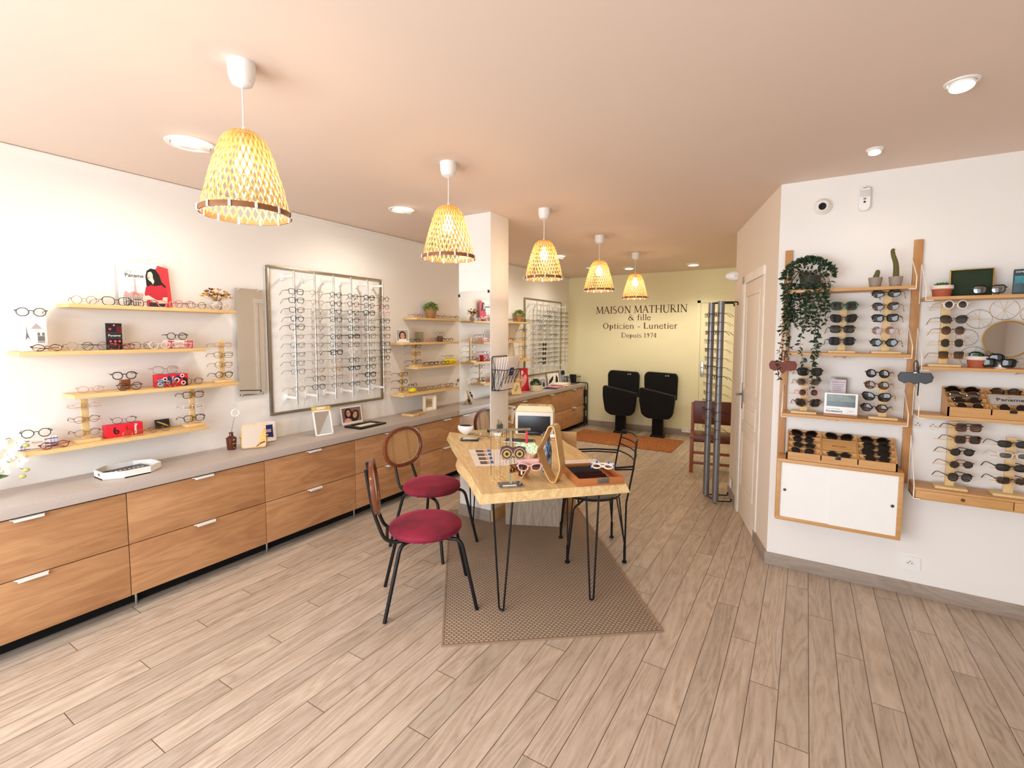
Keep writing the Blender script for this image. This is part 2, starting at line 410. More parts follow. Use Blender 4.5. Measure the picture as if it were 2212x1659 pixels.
# back door, mostly hidden behind the display tubes
d2 = thing('door_2', 'flat lamp-tinted door in the back wall with a long-plate lever handle', 'door', (-1.05, YB, 0)); d2['kind'] = 'structure'
MB().box((-1.40, YB - .012, .01), (-.66, YB + .0, 2.085), .002).build('door_leaf', lamp_yellow_m, d2, W=True)
MB().box((-1.455, YB - .018, 0), (-1.405, YB, 2.13), .002).box((-1.455, YB - .018, 2.09), (-.62, YB, 2.13), .002).build('door_frame', lamp_yellow_m, d2, W=True)
MB().box((-1.385, YB - .02, .96), (-1.345, YB - .012, 1.19), .006).build('handle_plate', chrome_m, d2, W=True)
MB().tube(fillet([(-1.365, YB - .012, 1.10), (-1.365, YB - .06, 1.10), (-1.24, YB - .062, 1.10)], .015), .009, 10).build('door_handle', chrome_m, d2, W=True)

# ================================================================== PENDANT LAMPS
def bell(t):
    """radius and height of the bamboo bell, t 0 = top"""
    z = -.30 * t; r = .060 + .092 * (1 - (1 - t) ** 1.15) ** .78
    if t < .1: r = .045 + (r - .045) * (t / .1) ** .45
    return r, z
bamboo_m = NT('bamboo'); v = bamboo_m.coord(rnd=5)
bamboo_m.put(bamboo_m.b.inputs['Base Color'], bamboo_m.ramp(bamboo_m.noise(v, 30, 3), (.3, 'C08A48'), (.7, 'E2B473'))); bamboo_m.b.inputs['Roughness'].default_value = .5
tl = bamboo_m.add('BsdfTranslucent'); tl.inputs[0].default_value = lin('E8B568'); mx = bamboo_m.add('MixShader'); mx.inputs[0].default_value = .12
bamboo_m.put(mx.inputs[1], bamboo_m.b.outputs[0]); bamboo_m.put(mx.inputs[2], tl.outputs[0]); bamboo_m.put(bamboo_m.out.inputs[0], mx.outputs[0]); bamboo_m = bamboo_m.m
bamboo2_m = M('bamboo_rim', '8C5A38', .45)
bulb_m = EMIT('bulb_glow', 'FFD9A0', 42)
LY = [1.04 + 1.2 * i for i in range(5)]
def make_pendant():
    t = thing('pendant_lamp', '', 'lamp', (0, 0, ZC))
    MB().lathe([(.0, 0), (.048, 0), (.047, -.02), (.045, -.05), (.036, -.075), (.012, -.086), (.0, -.087)], 28).build('ceiling_rose', white_m, t)
    MB().tube([(0, 0, -.084), (.001, 0, -.16), (-.001, 0, -.235)], .0028, 8).lathe([(.003, -.225), (.007, -.24), (.012, -.252), (.0, -.253)], 12).build('cord', white_m, t)
    sh = part(t, 'lamp_shade', (0, 0, -.252))
    k = MB(); NS, NP = 34, 22
    for fam in (1, -1):
        for i in range(NS):
            a0 = 2 * pi * i / NS; ring = []
            for j in range(NP + 1):
                tt = j / NP; r, z = bell(tt); a = a0 + fam * (.95 * tt); off = .0012 * (1 if (j // 2 + i) % 2 else -1) * fam
                ww = .0034 if tt > .06 else .0026
                P0 = Vector(((r + off) * cos(a), (r + off) * sin(a), z)); tan = Vector((-sin(a), cos(a), 0))
                ring.append((P0 - tan * ww, P0 + tan * ww))
            o = len(k.v)
            for p, q in ring: k.v += [p, q]
            for j in range(NP): k.face(o + 2 * j, o + 2 * j + 1, o + 2 * j + 3, o + 2 * j + 2)
    k.lathe([(.0, .0), (.045, -.001)], 24)
    k.build('weave', bamboo_m, sh)
    r1, z1 = bell(1)
    MB().lathe([(r1 + .003, z1 + .016), (r1 + .005, z1 + .004), (r1 + .004, z1 - .004), (r1 - .001, z1 - .004), (r1 - .001, z1 + .016), (r1 + .003, z1 + .016)], 48).build('rim', bamboo2_m, sh)
    for i in range(12):
        k = MB()
        for j in range(2):
            a = 2 * pi * i / 12 + .2 + (j * 2 - 1) * .015; c_, s_ = cos(a), sin(a)
            k.tube([((r1 - .003) * c_, (r1 - .003) * s_, z1 + .018), ((r1 + .007) * c_, (r1 + .007) * s_, z1 + .016), ((r1 + .008) * c_, (r1 + .008) * s_, z1 - .004), ((r1 - .003) * c_, (r1 - .003) * s_, z1 - .006)], .0024, 5, closed=True)
        k.build('rim_tie', white_m, sh)
    MB().lathe([(.0, -.255), (.018, -.256), (.019, -.30), (.0, -.301)], 16).build('lamp_socket', white_m, t)
    MB().lathe([(.0, -.30), (.014, -.302), (.018, -.32), (.03, -.345), (.033, -.365), (.029, -.385), (.016, -.398), (.0, -.401)], 24).build('bulb', bulb_m, t)
    return t
pend = make_pendant(); ptree = tree(pend)
plab = ['bamboo bell pendant lamp nearest the window, largest of the row of five', 'bamboo bell pendant lamp just in front of the white column, second of the five',
        'bamboo bell pendant lamp right beside the column, middle one of the five', 'bamboo bell pendant lamp over the back of the shop, second from the rear', 'bamboo bell pendant lamp hanging farthest back, smallest of the five']
for i, y in enumerate(LY):
    if i == 0: pend.location = (-1.822, y, ZC); pend['label'] = plab[0]; pend['group'] = 'bamboo pendant lamps in a row'
    else: dup(ptree, (-1.822, y, ZC), i * .7, plab[i], 'bamboo pendant lamps in a row')
    lamp('POINT', 'pendant_light', (-1.822, y, ZC - .43), 6.3, WARM, shadow_soft_size=.035)

# ================================================================== RECESSED DOWNLIGHTS
glow_m = EMIT('downlight_glow', 'FFF3DC', 14)
def downlight(loc, r, tilt, label, e, aim=None, col=(1, .91, .76)):
    t = thing('ceiling_spotlight', label, 'ceiling light', loc, tilt[1] if False else 0, 'recessed ceiling spotlights')
    MB().lathe([(r * .80, -.001), (r * .82, -.006), (r, -.005), (r * 1.02, 0)], 40).build('trim_ring', warmwhite_m, t)
    hd = MB().lathe([(r * .74, .0), (r * .76, -.018), (r * .70, -.022), (r * .68, -.008)], 36)
    g = MB().lathe([(0.0, -.012), (r * .69, -.012)], 32)
    m = Euler(tilt).to_matrix().to_4x4(); hd.turn(m).build('tilting_head', white_m, t); g.turn(m).build('light_disc', glow_m, t)
    if aim is not None:
        d = Vector(aim) - Vector(loc)
        lamp('SPOT', 'spot_light', Vector(loc) + Vector((0, 0, -.05)), e, col, d.to_track_quat('-Z', 'Y').to_euler(), spot_size=radians(125), spot_blend=.95, shadow_soft_size=.05)
    return t
for loc, r, tl_, lab, e, aim in [
    ((-2.81, 1.319, ZC), .115, (radians(4), radians(16), 0), 'large round tilted ceiling spotlight beside the nearest pendant lamp', 20, (XW, 1.2, 1.0)),
    ((-2.815, 2.87, ZC), .105, (radians(4), radians(16), 0), 'tilted ceiling spotlight left of the second pendant lamp', 30, (XW, 2.95, 1.1)),
    ((-2.74, 5.561, ZC), .10, (0, radians(14), 0), 'tilted ceiling spotlight peeking out right of the middle pendant lamp', 32, (XW, 5.5, 1.0)),
    ((-2.77, 6.761, ZC), .10, (0, radians(14), 0), 'tilted ceiling spotlight just left of the fourth pendant lamp', 32, (XW, 6.7, 1.0)),
    ((-2.294, 7.045, ZC), .09, (0, 0, 0), 'flat ceiling spotlight between the two rearmost pendant lamps', 42, (-2.3, 7.2, 0)),
    ((-1.399, 7.141, ZC), .10, (0, 0, 0), 'flat ceiling spotlight alone right of the rearmost pendant lamp', 42, (-1.4, 7.3, 0)),
    ((.483, 2.599, ZC), .055, (radians(-12), 0, 0), 'small ceiling spotlight nearest the top right corner', 3.5, (.5, YR, 1.0)),
    ((.273, 3.272, ZC), .04, (radians(-12), 0, 0), 'smaller ceiling spotlight close above the right wall', 2, (.3, YR, .9))]:
    downlight(loc, r, tl_, lab, e, aim)
# ================================================================== SPECTACLES
CLEAR = LENS('clear_lens', 'ffffff', .05, refl=.7)
FRM = dict(
    black=('141316', .25, 0), matt=('26242A', .5, 0), tort=('4A2816', .25, 0), brown=('6B3A26', .25, 0), red=('7E1B24', .25, 0), rose=('B27C7C', .3, 0),
    clear=('E3D6CC', .2, 0), pink=('D9A6A4', .25, 0), honey=('C07A22', .25, 0), green=('1E5A44', .3, 0), navy=('1C2440', .3, 0), white=('EFEAE2', .3, 0), smoke=('9C8B83', .25, 0),
    gold=('B58B56', .3, 1), steel=('8E8A86', .3, 1), bronze=('7A5340', .35, 1), gun=('2C2A2E', .35, .8), coral=('D9312A', .3, 0))
def fm(c): 
    h, r, me = FRM[c]; return M('frame_' + c, h, r, me, var=.35 if c == 'tort' else .05, vs=60)
def mottled():
    n = NT('frame_mottled'); v = n.coord(rnd=9); f = n.noise(v, 90, 2, .5, 1.0)
    n.put(n.b.inputs['Base Color'], n.ramp(f, (.42, '1C0F0A'), (.5, '5A3018'), (.62, 'B0763A'))); n.b.inputs['Roughness'].default_value = .2; return n.m
MATS['frame_tort'] = mottled()
SUN = dict(grey=LENS('sun_grey', '0e1014', .97, None), brown=LENS('sun_brown', '2a1a12', .96), green=LENS('sun_green', '12221c', .95), gb=LENS('sun_grad_brown', '1a120e', .93, '9a7a62'),
           gg=LENS('sun_grad_grey', '101216', .94, '7a7a7e'), rose=LENS('sun_rose', '6a4448', .8, 'c49c90'), go=LENS('sun_green_amber', '10241e', .93, 'a8742a'), mirror=LENS('sun_silver', '3a3a3c', .85, refl=5), blue=LENS('sun_blue', '22303c', .9, refl=2.5), clear=CLEAR)
SHP = dict(round=(.0225, .0225, 2, 0), oval=(.0235, .0185, 2, 0), panto=(.0238, .0215, 2.4, .1), rect=(.0265, .0165, 4.5, .04), square=(.0262, .0205, 4, .08), hexa=(.0235, .021, 0, 0), octa=(.0235, .0205, -8, 0),
           cat=(.0275, .0195, 3, .3), pilot=(.027, .0225, 2.6, .2), big=(.0285, .0235, 3.2, .1), bigcat=(.0295, .0235, 3, .36), wide=(.0295, .017, 3, .16), bigoval=(.0295, .0215, 2.2, .12), bighex=(.028, .0225, -6, .1))
def outline(shape, n=26):
    a, b_, p, sk = SHP[shape]; out = []
    for i in range(n):
        t = 2 * pi * i / n; c_, s_ = cos(t), sin(t)
        if p <= 0:
            k = 6 if p == 0 else -int(p); ph = pi / k; m = ((t + (0 if k == 6 else ph)) % (2 * ph)) - ph; r = cos(ph) / cos(m); x, z = a * r * c_ * 1.06, b_ * r * s_ * 1.1
        else:
            x = a * (abs(c_) ** (2 / p)) * (1 if c_ >= 0 else -1); z = b_ * (abs(s_) ** (2 / p)) * (1 if s_ >= 0 else -1)
        x += sk * .35 * z; 
        if z < 0: x *= 1 - sk * .5 * (-z / b_)
        z += sk * .35 * x * (.5 + .5 * z / b_)
        out.append((x, z))
    return out
G = {}
def gmesh(kind, shape, rim, mat):
    key = (kind, shape, rim, mat.name)
    if key in G: return G[key]
    cx = SHP[shape][0] + .0095; k = MB()
    if kind == 'front':
        for s in (1, -1):
            O = outline(shape); k.tube([(s * (cx + x), -.004 * (1 - abs(x) / .03), z) for x, z in O], rim, 6, closed=True, flat=1.0, up=(0, 1, 0))
        inn = cx - SHP[shape][0]
        k.tube([(-inn, -.002, .004), (-inn * .4, -.004, .0085), (inn * .4, -.004, .0085), (inn, -.002, .004)], max(rim * .95, .0011), 6)
        for s in (1, -1):
            k.obox((s * (cx + SHP[shape][0] + rim + .001), .002, .0085), (.009, .009, max(.0035, rim * 2.2)), (0, 0, 0), .0008)
            k.tube([(s * inn * .75, .001, -.003), (s * inn * .55, .006, -.008)], .0009, 4)
    elif kind == 'lens':
        O = outline(shape); n = len(O); vs = [(0, -.0065, 0)] + [(x, -.004 * (1 - abs(x) / .03), z) for x, z in O]
        k.raw(vs, [(0, 1 + i, 1 + (i + 1) % n) for i in range(n)])
    elif kind == 'temple':
        tr = max(.0013, rim * .85); P = [(0, .002, .0085), (-.002, .03, .0095), (-.006, .07, .009), (-.009, .098, .006), (-.011, .115, -.004), (-.012, .13, -.018), (-.011, .138, -.027)]
        k.tube(P, [tr * 1.35, tr * 1.2, tr, tr, tr * 1.2, tr * 1.3, tr], 6, flat=.6 if rim > .0012 else 1, up=(0, 0, 1))
    elif kind == 'wide_temple':
        P = [(0, .002, .0075), (-.002, .03, .008), (-.006, .07, .007), (-.009, .1, .003), (-.011, .12, -.008), (-.012, .136, -.024)]
        k.tube(P, [.005, .006, .0055, .0045, .004, .003], 6, flat=.3, up=(0, 0, 1))
    elif kind == 'folded':
        w = cx + SHP[shape][0]
        k.tube([(0, .003, .0085), (-.004, .008, .0085), (-w * .8, .012, .007), (-w * 1.55, .013, .003), (-w * 1.85, .013, -.010)], max(.0012, rim * .8), 6, up=(0, 0, 1))
    k.build('x', mat); o = bpy.data.objects[-1] if False else None
    me = [m for m in bpy.data.meshes if m.name.startswith('x')][-1]; ob = next(q for q in COL.objects if q.data == me)
    bpy.data.objects.remove(ob); me.name = kind + '_' + shape; G[key] = me; return me
def glasses(loc, rz, shape, col, label, group=None, lens='clear', rim=None, tcol=None, pitch=0, roll=0, folded=False, wide=False, name=None, cat=None, low=False):
    sun = lens not in ('clear',)
    t = thing(name or ('sunglasses' if sun else 'eyeglasses'), label, cat or ('sunglasses' if sun else 'eyeglasses'), loc, (0, 0, 0), group)
    t.rotation_euler = (Matrix.Rotation(rz, 3, 'Z') @ Matrix.Rotation(pitch, 3, 'X') @ Matrix.Rotation(roll, 3, 'Y')).to_euler()
    if rim is None: rim = .0012 if FRM[col][2] else .0022
    m = fm(col); ml = SUN[lens]; a = SHP[shape][0]; cx = a + .0095
    f = bpy.data.objects.new('frame_front', gmesh('front', shape, rim, m)); COL.objects.link(f); f.parent = t
    lm = gmesh('lens', shape, 0, ml); tm = gmesh('folded' if folded else 'wide_temple' if wide else 'temple', shape, rim, fm(tcol) if tcol else m)
    for s in (1, -1):
        l = bpy.data.objects.new('lens', lm); COL.objects.link(l); l.parent = t; l.location = (s * cx, .0005, 0); l.scale = (s, 1, 1)
        k = bpy.data.objects.new('temple', tm); COL.objects.link(k); k.parent = t; k.location = (s * (cx + a + rim + .003), (0 if s > 0 or not folded else .005), 0); k.scale = (s, 1, 1)
    return t
ORD = ['top', 'second', 'third', 'fourth', 'fifth', 'sixth', 'seventh', 'eighth', 'ninth', 'tenth', 'eleventh', 'lowest']
SN = dict(round='round', oval='oval', panto='rounded', rect='rectangular', square='square', hexa='six-sided', octa='eight-sided', cat='cat-eye', pilot='pilot-shaped', big='large', bigcat='large cat-eye', wide='narrow wide', bigoval='large oval', bighex='large angular')
CN = dict(black='black', matt='dark grey', tort='tortoiseshell', brown='brown', red='dark red', rose='dusty rose', clear='pale clear', pink='pink', honey='honey-coloured', green='green', navy='navy', white='white', smoke='smoky',
          gold='thin gold', steel='thin silver', bronze='thin bronze', gun='thin dark metal', coral='red')
def low_z(shape, rim=.0018): return SHP[shape][1] * 1.06 + rim

def wall_rack(ys, xrod, z0, z1, frame, rows, name_where, seed, rodnames, grid, group, trod=2.10, brod=1.035):
    """steel-framed white panel with vertical rods on brackets, spectacles one above the other on every rod"""
    y0, y1, zb, zt = frame
    p = thing('wall_panel', 'white back panel in a brushed steel frame, ' + name_where, 'display panel', (XW + .006, (y0 + y1) / 2, zb))
    MB().box((XW + .001, y0, zb), (XW + .01, y1, zt)).build('panel_board', white_m, p, W=True)
    k = MB()
    for a, c in (((XW + .001, y0, zb), (XW + .022, y1, zb + .022)), ((XW + .001, y0, zt - .022), (XW + .022, y1, zt)), ((XW + .001, y0, zb + .022), (XW + .022, y0 + .022, zt - .022)), ((XW + .001, y1 - .022, zb + .022), (XW + .022, y1, zt - .022))): k.box(a, c, .002)
    k.build('panel_frame', M('champagne_steel', 'A89C8C', .3, metal=.9), p, W=True)
    rnd = random.Random(seed)
    for ri, y in enumerate(ys):
        r = thing('rod_stand', 'vertical silver display rod on two brackets, %s of the %s' % (rodnames[ri], name_where.split(',')[0]), 'display rod', (xrod, y, brod), (0, 0, 0), group + ' rods')
        MB().cyl((xrod, y, brod), (xrod, y, trod), .008, 14).build('rod', chrome_m, r, W=True)
        for z in (trod - .04, brod + .05):
            MB().box((XW + .010, y - .014, z - .028), (XW + .024, y + .014, z + .024), .003).box((XW + .02, y - .006, z - .01), (xrod, y + .006, z + .01), .002).build('bracket', white_m, r, W=True)
        for k_ in range(rows):
            g = grid[ri][k_]; col, shp = g[0], g[1]; lens = g[2] if len(g) > 2 else 'clear'
            z = z0 + (z1 - z0) * k_ / (rows - 1) + rnd.uniform(-.004, .004)
            bold = len(g) > 3
            kind = 'sunglasses' if lens != 'clear' else 'eyeglasses'
            lab = '%s %s %s, %s on %s rod of the %s' % (CN[col], SN[shp], kind, ORD[k_] if k_ < rows - 1 else 'lowest', rodnames[ri].replace(' rod', ''), name_where.split(',')[0])
            glasses((xrod + .024, y + rnd.uniform(-.004, .004), z), radians(90 + rnd.uniform(-4, 4)), shp, col, lab, group, lens, rim=.0032 if bold else None)

def stand(loc, rz, h, n, label, group='wooden display stands', top=True, w=.035):
    """slim wooden upright on a foot with a thin crossbar for every pair"""
    t = thing('display_stand', label, 'display stand', loc, (0, 0, rz), group)
    MB().box((-.055, -.035, 0), (.055, .045, .018), .003).build('foot', lightw_m, t)
    MB().box((-w / 2, .005, .018), (w / 2, .02, h), .002).build('upright', lightw_m, t)
    for i in range(n):
        z = h - .035 - i * (h - .09) / max(1, n - 1) if n > 1 else h * .6
        MB().cyl((-.075, .0, z - .008), (.075, .0, z - .008), .0022, 8).build('crossbar', lightw_m, t)
    return [h - .035 - i * (h - .09) / max(1, n - 1) for i in range(n)]
def stand_pairs(loc, rz, h, specs, where, group, n=None):
    zs = stand(loc, rz, h, len(specs), 'pale wooden display stand holding %d pairs, %s' % (len(specs), where))
    for i, (sp, z) in enumerate(zip(specs, zs)):
        col, shp = sp[0], sp[1]; lens = sp[2] if len(sp) > 2 else 'clear'; kw = sp[3] if len(sp) > 3 else {}
        off = Matrix.Rotation(rz, 3, 'Z') @ Vector((0, -.012, 0))
        kind = 'eyeglasses' if lens == 'clear' else 'sunglasses'
        o = ['topmost', 'second', 'third', 'fourth', 'fifth'][i]
        if i == len(specs) - 1: o = 'lowest'
        glasses((loc[0] + off.x, loc[1] + off.y, loc[2] + z), rz, shp, col, '%s %s %s, %s on stand %s' % (CN[col], SN[shp], kind, o, where), group, lens, **kw)
# ================================================================== CABINETS ALONG THE LEFT WALL
XF = -3.241
ys = [-.495 + .80 * i for i in range(11)]; ys = [.302, 1.104, 1.912, 2.710, 3.512]
edges = [-1.34, -.515, .302, 1.104, 1.912, 2.710, 3.512, 4.34, 5.16, 5.968, 6.793, 7.62]
ordn = ['first', 'first', 'first', 'second', 'third', 'fourth', 'fifth', 'sixth', 'seventh', 'eighth', 'last']
cl = {2: 'nearest', 3: 'second', 4: 'third', 5: 'fourth', 6: 'fifth', 7: 'sixth, hidden half behind the column', 8: 'third from the far end', 9: 'second from the far end', 10: 'farthest'}
for i in range(1, len(edges) - 1):
    y0, y1 = edges[i], edges[i + 1]
    lab = {1: 'two-drawer walnut base cabinet below the flowers at the left picture edge', 2: 'two-drawer walnut base cabinet nearest the camera, below the octagonal tray', 3: 'two-drawer walnut base cabinet below the brown bottle and bamboo mirror',
           4: 'two-drawer walnut base cabinet below the wall panel, left of the cane chairs', 5: 'two-drawer walnut base cabinet behind the far cane chair', 6: 'two-drawer walnut base cabinet just left of the mirror column', 7: 'two-drawer walnut base cabinet hidden mostly behind the column and bowl',
           8: 'two-drawer walnut base cabinet seen right of the column above the printer', 9: 'two-drawer walnut base cabinet, second from the far end of the row', 10: 'two-drawer walnut base cabinet at the far end of the row beside the black trolley'}[i]
    t = thing('drawer_cabinet', lab, 'cabinet', (XF - .2, (y0 + y1) / 2, .1), (0, 0, 0), 'walnut drawer cabinets')
    MB().box((XW + .01, y0 + .001, .1), (XF - .02, y1 - .001, .705)).build('body', dark_m, t, W=True)
    for z0, z1 in ((.099, .396), (.401, .698)):
        d = part(t, 'drawer', (0, 0, z0 - .1))
        MB().box((XF - .018, y0 + .002, z0), (XF, y1 - .002, z1), .0012).build('drawer_front', drawer_m, d, W=True)
        ym = (y0 + y1) / 2; k = MB(); hw = .065
        k.prism([(ym - hw, 0), (ym - hw + .012, .03), (ym + hw - .012, .03), (ym + hw, 0)], -.0015, .0015)
        k.turn(Matrix(((0, 1, 0, 0), (1, 0, 0, 0), (0, 0, 1, 0), (0, 0, 0, 1)))).turn(Matrix.Translation((XF, 0, z1 - .001)))
        k.box((XF + .022, ym - hw + .010, z1 - .011), (XF + .026, ym + hw - .010, z1 + .0005), .001); k.build('handle', white_m, d, W=True)
    for yy in (y0 + .05,): MB().cyl((XF - .09, yy, 0), (XF - .09, yy, .1), .007, 12).build('foot', chrome_m, t, W=True)
MB().box((XW + .002, -1.34, .0), (XF - .12, 7.62, .098)).build('shade_filler', dark_m, W=True)  # black box added for the shade in the recess below the cabinets
tag(bpy.data.objects['shade_filler'], 'long black recessed plinth under the walnut drawer cabinets', 'shade_filler')
k = MB().box((XW + .001, -1.36, .708), (XF + .018, 7.64, .764), .0015)
tag(k.build('worktop', counter_m, W=True), 'long grey-brown laminate worktop over the walnut drawer cabinets', 'worktop')
ZT = .765
# ================================================================== SHELVES
def shelf(y0, y1, z, lab, group, dep=.2):
    k = MB().box((XW + .001, y0, z - .021), (XW + dep, y1, z), .0015); o = k.build('wall_shelf', pine_m, W=True); return tag(o, lab, 'shelf', group)
for y0, y1, z, lab in [(.962, 1.862, 1.765, 'highest floating pine shelf left of the wall mirror, with the poster'), (.754, 1.652, 1.503, 'second pine shelf from the top left of the wall mirror'), (.962, 1.862, 1.256, 'third pine shelf from the top left of the wall mirror'), (.754, 1.654, .975, 'lowest pine shelf left of the wall mirror, above the worktop')]:
    shelf(y0, y1, z, lab, 'pine shelves left of the wall mirror')
for y0, y1, z, lab in [(3.70, 4.60, 1.773, 'highest pine shelf between the rack and the column, carrying the basket plant'), (3.495, 4.41, 1.515, 'second pine shelf between the rack and the column, with the portrait card'), (3.70, 4.60, 1.256, 'third pine shelf between the rack and the column, with the long yellow case'), (3.495, 4.41, .985, 'lowest pine shelf between the rack and the column, with the yellow pouch')]:
    shelf(y0, y1, z, lab, 'pine shelves between rack and column')
for y0, y1, z, lab in [(5.23, 6.13, 1.775, 'highest pine shelf right of the column, under the rear basket plant'), (5.02, 5.92, 1.505, 'second pine shelf seen right of the column'), (5.23, 6.13, 1.238, 'third pine shelf seen right of the column behind the brochures'), (5.02, 5.92, .958, 'lowest pine shelf seen right of the column above the red card')]:
    shelf(y0, y1, z, lab, 'pine shelves beyond the column')
# wall mirror
t = thing('wall_mirror', 'frameless rectangular mirror between the left shelves and the spectacle rack', 'mirror', (XW, 2.06, 1.13))
MB().box((XW + .002, 1.962, 1.131), (XW + .022, 2.165, 1.94)).build('mirror_glass', mirror_m, t, W=True, smooth=0)
for yy in (1.985, 2.14):
    for z in (1.137, 1.933): MB().box((XW + .001, yy - .01, z - .008), (XW + .026, yy + .01, z + .008), .002).build('mirror_clip', chrome_m, t, W=True)
# ================================================================== THE TWO SPECTACLE RACKS
def gr(s):
    d = dict(B=('black', 'square'), b=('black', 'panto'), o=('black', 'round'), O=('black', 'rect', 'clear', 1), K=('black', 'square', 'clear', 1), t=('tort', 'square'), T=('brown', 'big'), g=('gold', 'oval'), G=('gold', 'round'), m=('gun', 'square'), M=('gun', 'rect'),
             n=('bronze', 'panto'), h=('honey', 'panto'), r=('red', 'panto'), p=('rose', 'panto'), c=('clear', 'panto'), P=('pink', 'oval'), s=('steel', 'round'), d=('matt', 'panto'), v=('navy', 'square'), S=('black', 'round', 'grey', 1), u=('tort', 'round'), H=('bronze', 'hexa'), w=('matt', 'oval'))
    return [d[ch] for ch in s]
rods = ['leftmost', 'second', 'third', 'fourth', 'fifth', 'rightmost']
wall_rack([2.343 + .1862 * i for i in range(6)], -3.477, 1.936, 1.157, (2.204, 3.394, .945, 2.14), 12, 'big rack, beside the wall mirror', 3, rods,
          [gr('BBtoTgmMmmcG'), gr('gggGggggggud'), gr('bobBnbmKGhgn'), gr('brbdBOtcoOPw'), gr('KdKmBtHntoKb'), gr('urPovtvBosgG')], 'spectacles on the big rack')
wall_rack([6.358 + .1985 * i for i in range(6)], -3.477, 1.955, 1.16, (6.232, 7.494, .96, 2.155), 12, 'rear rack, beyond the column', 5, ['nearest', 'second', 'third', 'fourth', 'fifth', 'farthest'],
          [gr('gsbHnmgngnmg'), gr('sbmdbgnSSSSS'), gr('bKbBmnwgsrmn'), gr('bdBogKsnbboo'), gr('mgnbsGngssgs'), gr('bbboHmbdsgsg')], 'spectacles on the rear rack')
# ================================================================== THINGS ON THE LEFT SHELVES
XS = XW + .115
def on_shelf(px, py, ztop, shp, col, label, group, lens='clear', D=.115, rz=90, dz=0, **kw):
    p = at(px, py, X=XW + D); rim = kw.get('rim') or (.0012 if FRM[col][2] else .0022)
    return glasses((XW + D, p.y, ztop + low_z(shp, rim) + dz), radians(rz), shp, col, label, group, lens, **kw)
G1 = 'spectacles on the left shelves'
Z1, Z2, Z3, Z4 = 1.765, 1.503, 1.256, .975
for px, py, z, shp, col, lab, kw in [
    (182, 652, Z1, 'round', 'bronze', 'thin bronze round eyeglasses at the left end of the highest left shelf', dict(rz=84)),
    (252, 655, Z1, 'big', 'black', 'black large-rimmed eyeglasses on the highest left shelf before the poster', dict(rz=84)),
    (314, 659, Z1, 'square', 'red', 'dark red eyeglasses on the highest left shelf in front of the drawn woman', dict(rz=86)),
    (363, 662, Z1, 'panto', 'pink', 'pale pink eyeglasses at the right foot of the poster', dict(rz=94)),
    (398, 664, Z1, 'panto', 'rose', 'dusty rose eyeglasses between the poster and the small dark round pair', dict(rz=98, D=.185, folded=True)),
    (425, 665, Z1, 'round', 'matt', 'dark grey small round eyeglasses just left of the flower pot', dict(rz=88, rim=.0014)),
    (478, 668, Z1, 'oval', 'clear', 'pale clear eyeglasses in front of the flower pot on the highest shelf', dict(rz=92, D=.185, folded=True)),
    (102, 751, Z2, 'oval', 'tort', 'tortoiseshell eyeglasses lying in front of the white picture box', dict(rz=80, pitch=-.5, dz=-.003, D=.185, folded=True)),
    (172, 748, Z2, 'round', 'steel', 'thin silver round eyeglasses left of the dark upright card on shelf two', dict(rz=86)),
    (206, 746, Z2, 'round', 'gun', 'thin dark round eyeglasses overlapping the dark upright card from the left', dict(rz=84, D=.185, folded=True)),
    (262, 748, Z2, 'rect', 'red', 'dark red eyeglasses at the foot of the dark upright card', dict(rz=88, D=.15, folded=True)),
    (307, 744, Z2, 'square', 'gun', 'dark metal eyeglasses right of the dark upright card', dict(rz=88)),
    (345, 748, Z2, 'panto', 'clear', 'pale clear eyeglasses between the dark metal pair and tartan box', dict(rz=94, D=.185, folded=True)),
    (392, 748, Z2, 'oval', 'pink', 'pink clear eyeglasses at the foot of the red tartan box', dict(rz=90, D=.17, folded=True)),
    (196, 840, Z3, 'oval', 'rose', 'mottled rose eyeglasses at the left end of the third shelf', dict(rz=82, rim=.0014)),
    (280, 834, Z3, 'panto', 'black', 'black rounded eyeglasses below the raised pair on the third shelf', dict(rz=84, D=.15, folded=True)),
    (360, 832, Z3, 'round', 'tort', 'tortoiseshell round eyeglasses before the box with painted eyes', dict(rz=88, D=.17, folded=True)),
    (417, 827, Z3, 'round', 'gun', 'dark thin round eyeglasses right of the box with painted eyes', dict(rz=82)),
    (118, 955, Z4, 'oval', 'red', 'dark red eyeglasses lying before the blue plaid box', dict(rz=88, pitch=-.5, dz=-.003, D=.175, folded=True)),
    (290, 935, Z4, 'oval', 'gold', 'gold oval eyeglasses lying before the red season box', dict(rz=86, D=.17, folded=True)),
    (345, 925, Z4, 'oval', 'bronze', 'bronze oval eyeglasses in front of the small black and yellow card', dict(rz=86, D=.14, folded=True)),
    ]:
    on_shelf(px, py, z, shp, col, lab, G1, **kw)

def printed_box(name, label, cat, px, z, w, d, h, base, deco, D=.11, rz=0, group=None, my=None):
    y = at(px, 740, X=XW + D).y if my is None else my
    t = thing(name, label, cat, (XW + D, y, z + .0005), (0, 0, radians(rz)), group)
    MB().box((-d / 2, -w / 2, 0), (d / 2, w / 2, h), .002).build('carton', base, t)
    deco(t, d / 2 + .0004, w, h); return t
def plate(t, name, x, y0, y1, z0, z1, m, th=.0008): return MB().box((x, y0, z0), (x + th, y1, z1)).build(name, m, t)
ink = M('black_ink', '1A1718', .6); red_i = M('red_print', 'CF2436', .55); navy_i = M('navy_print', '1F2E6E', .55); pinkp = M('pink_print', 'E9A7A0', .6); pale_i = M('grey_print', 'B9ABA6', .6); sky_i = M('blue_print', '6FB3DC', .5); card_w = M('white_card', 'F6F1EC', .55); skin_i = M('skin_print', 'F3DCCB', .6)
RY = (radians(90), 0, radians(90))
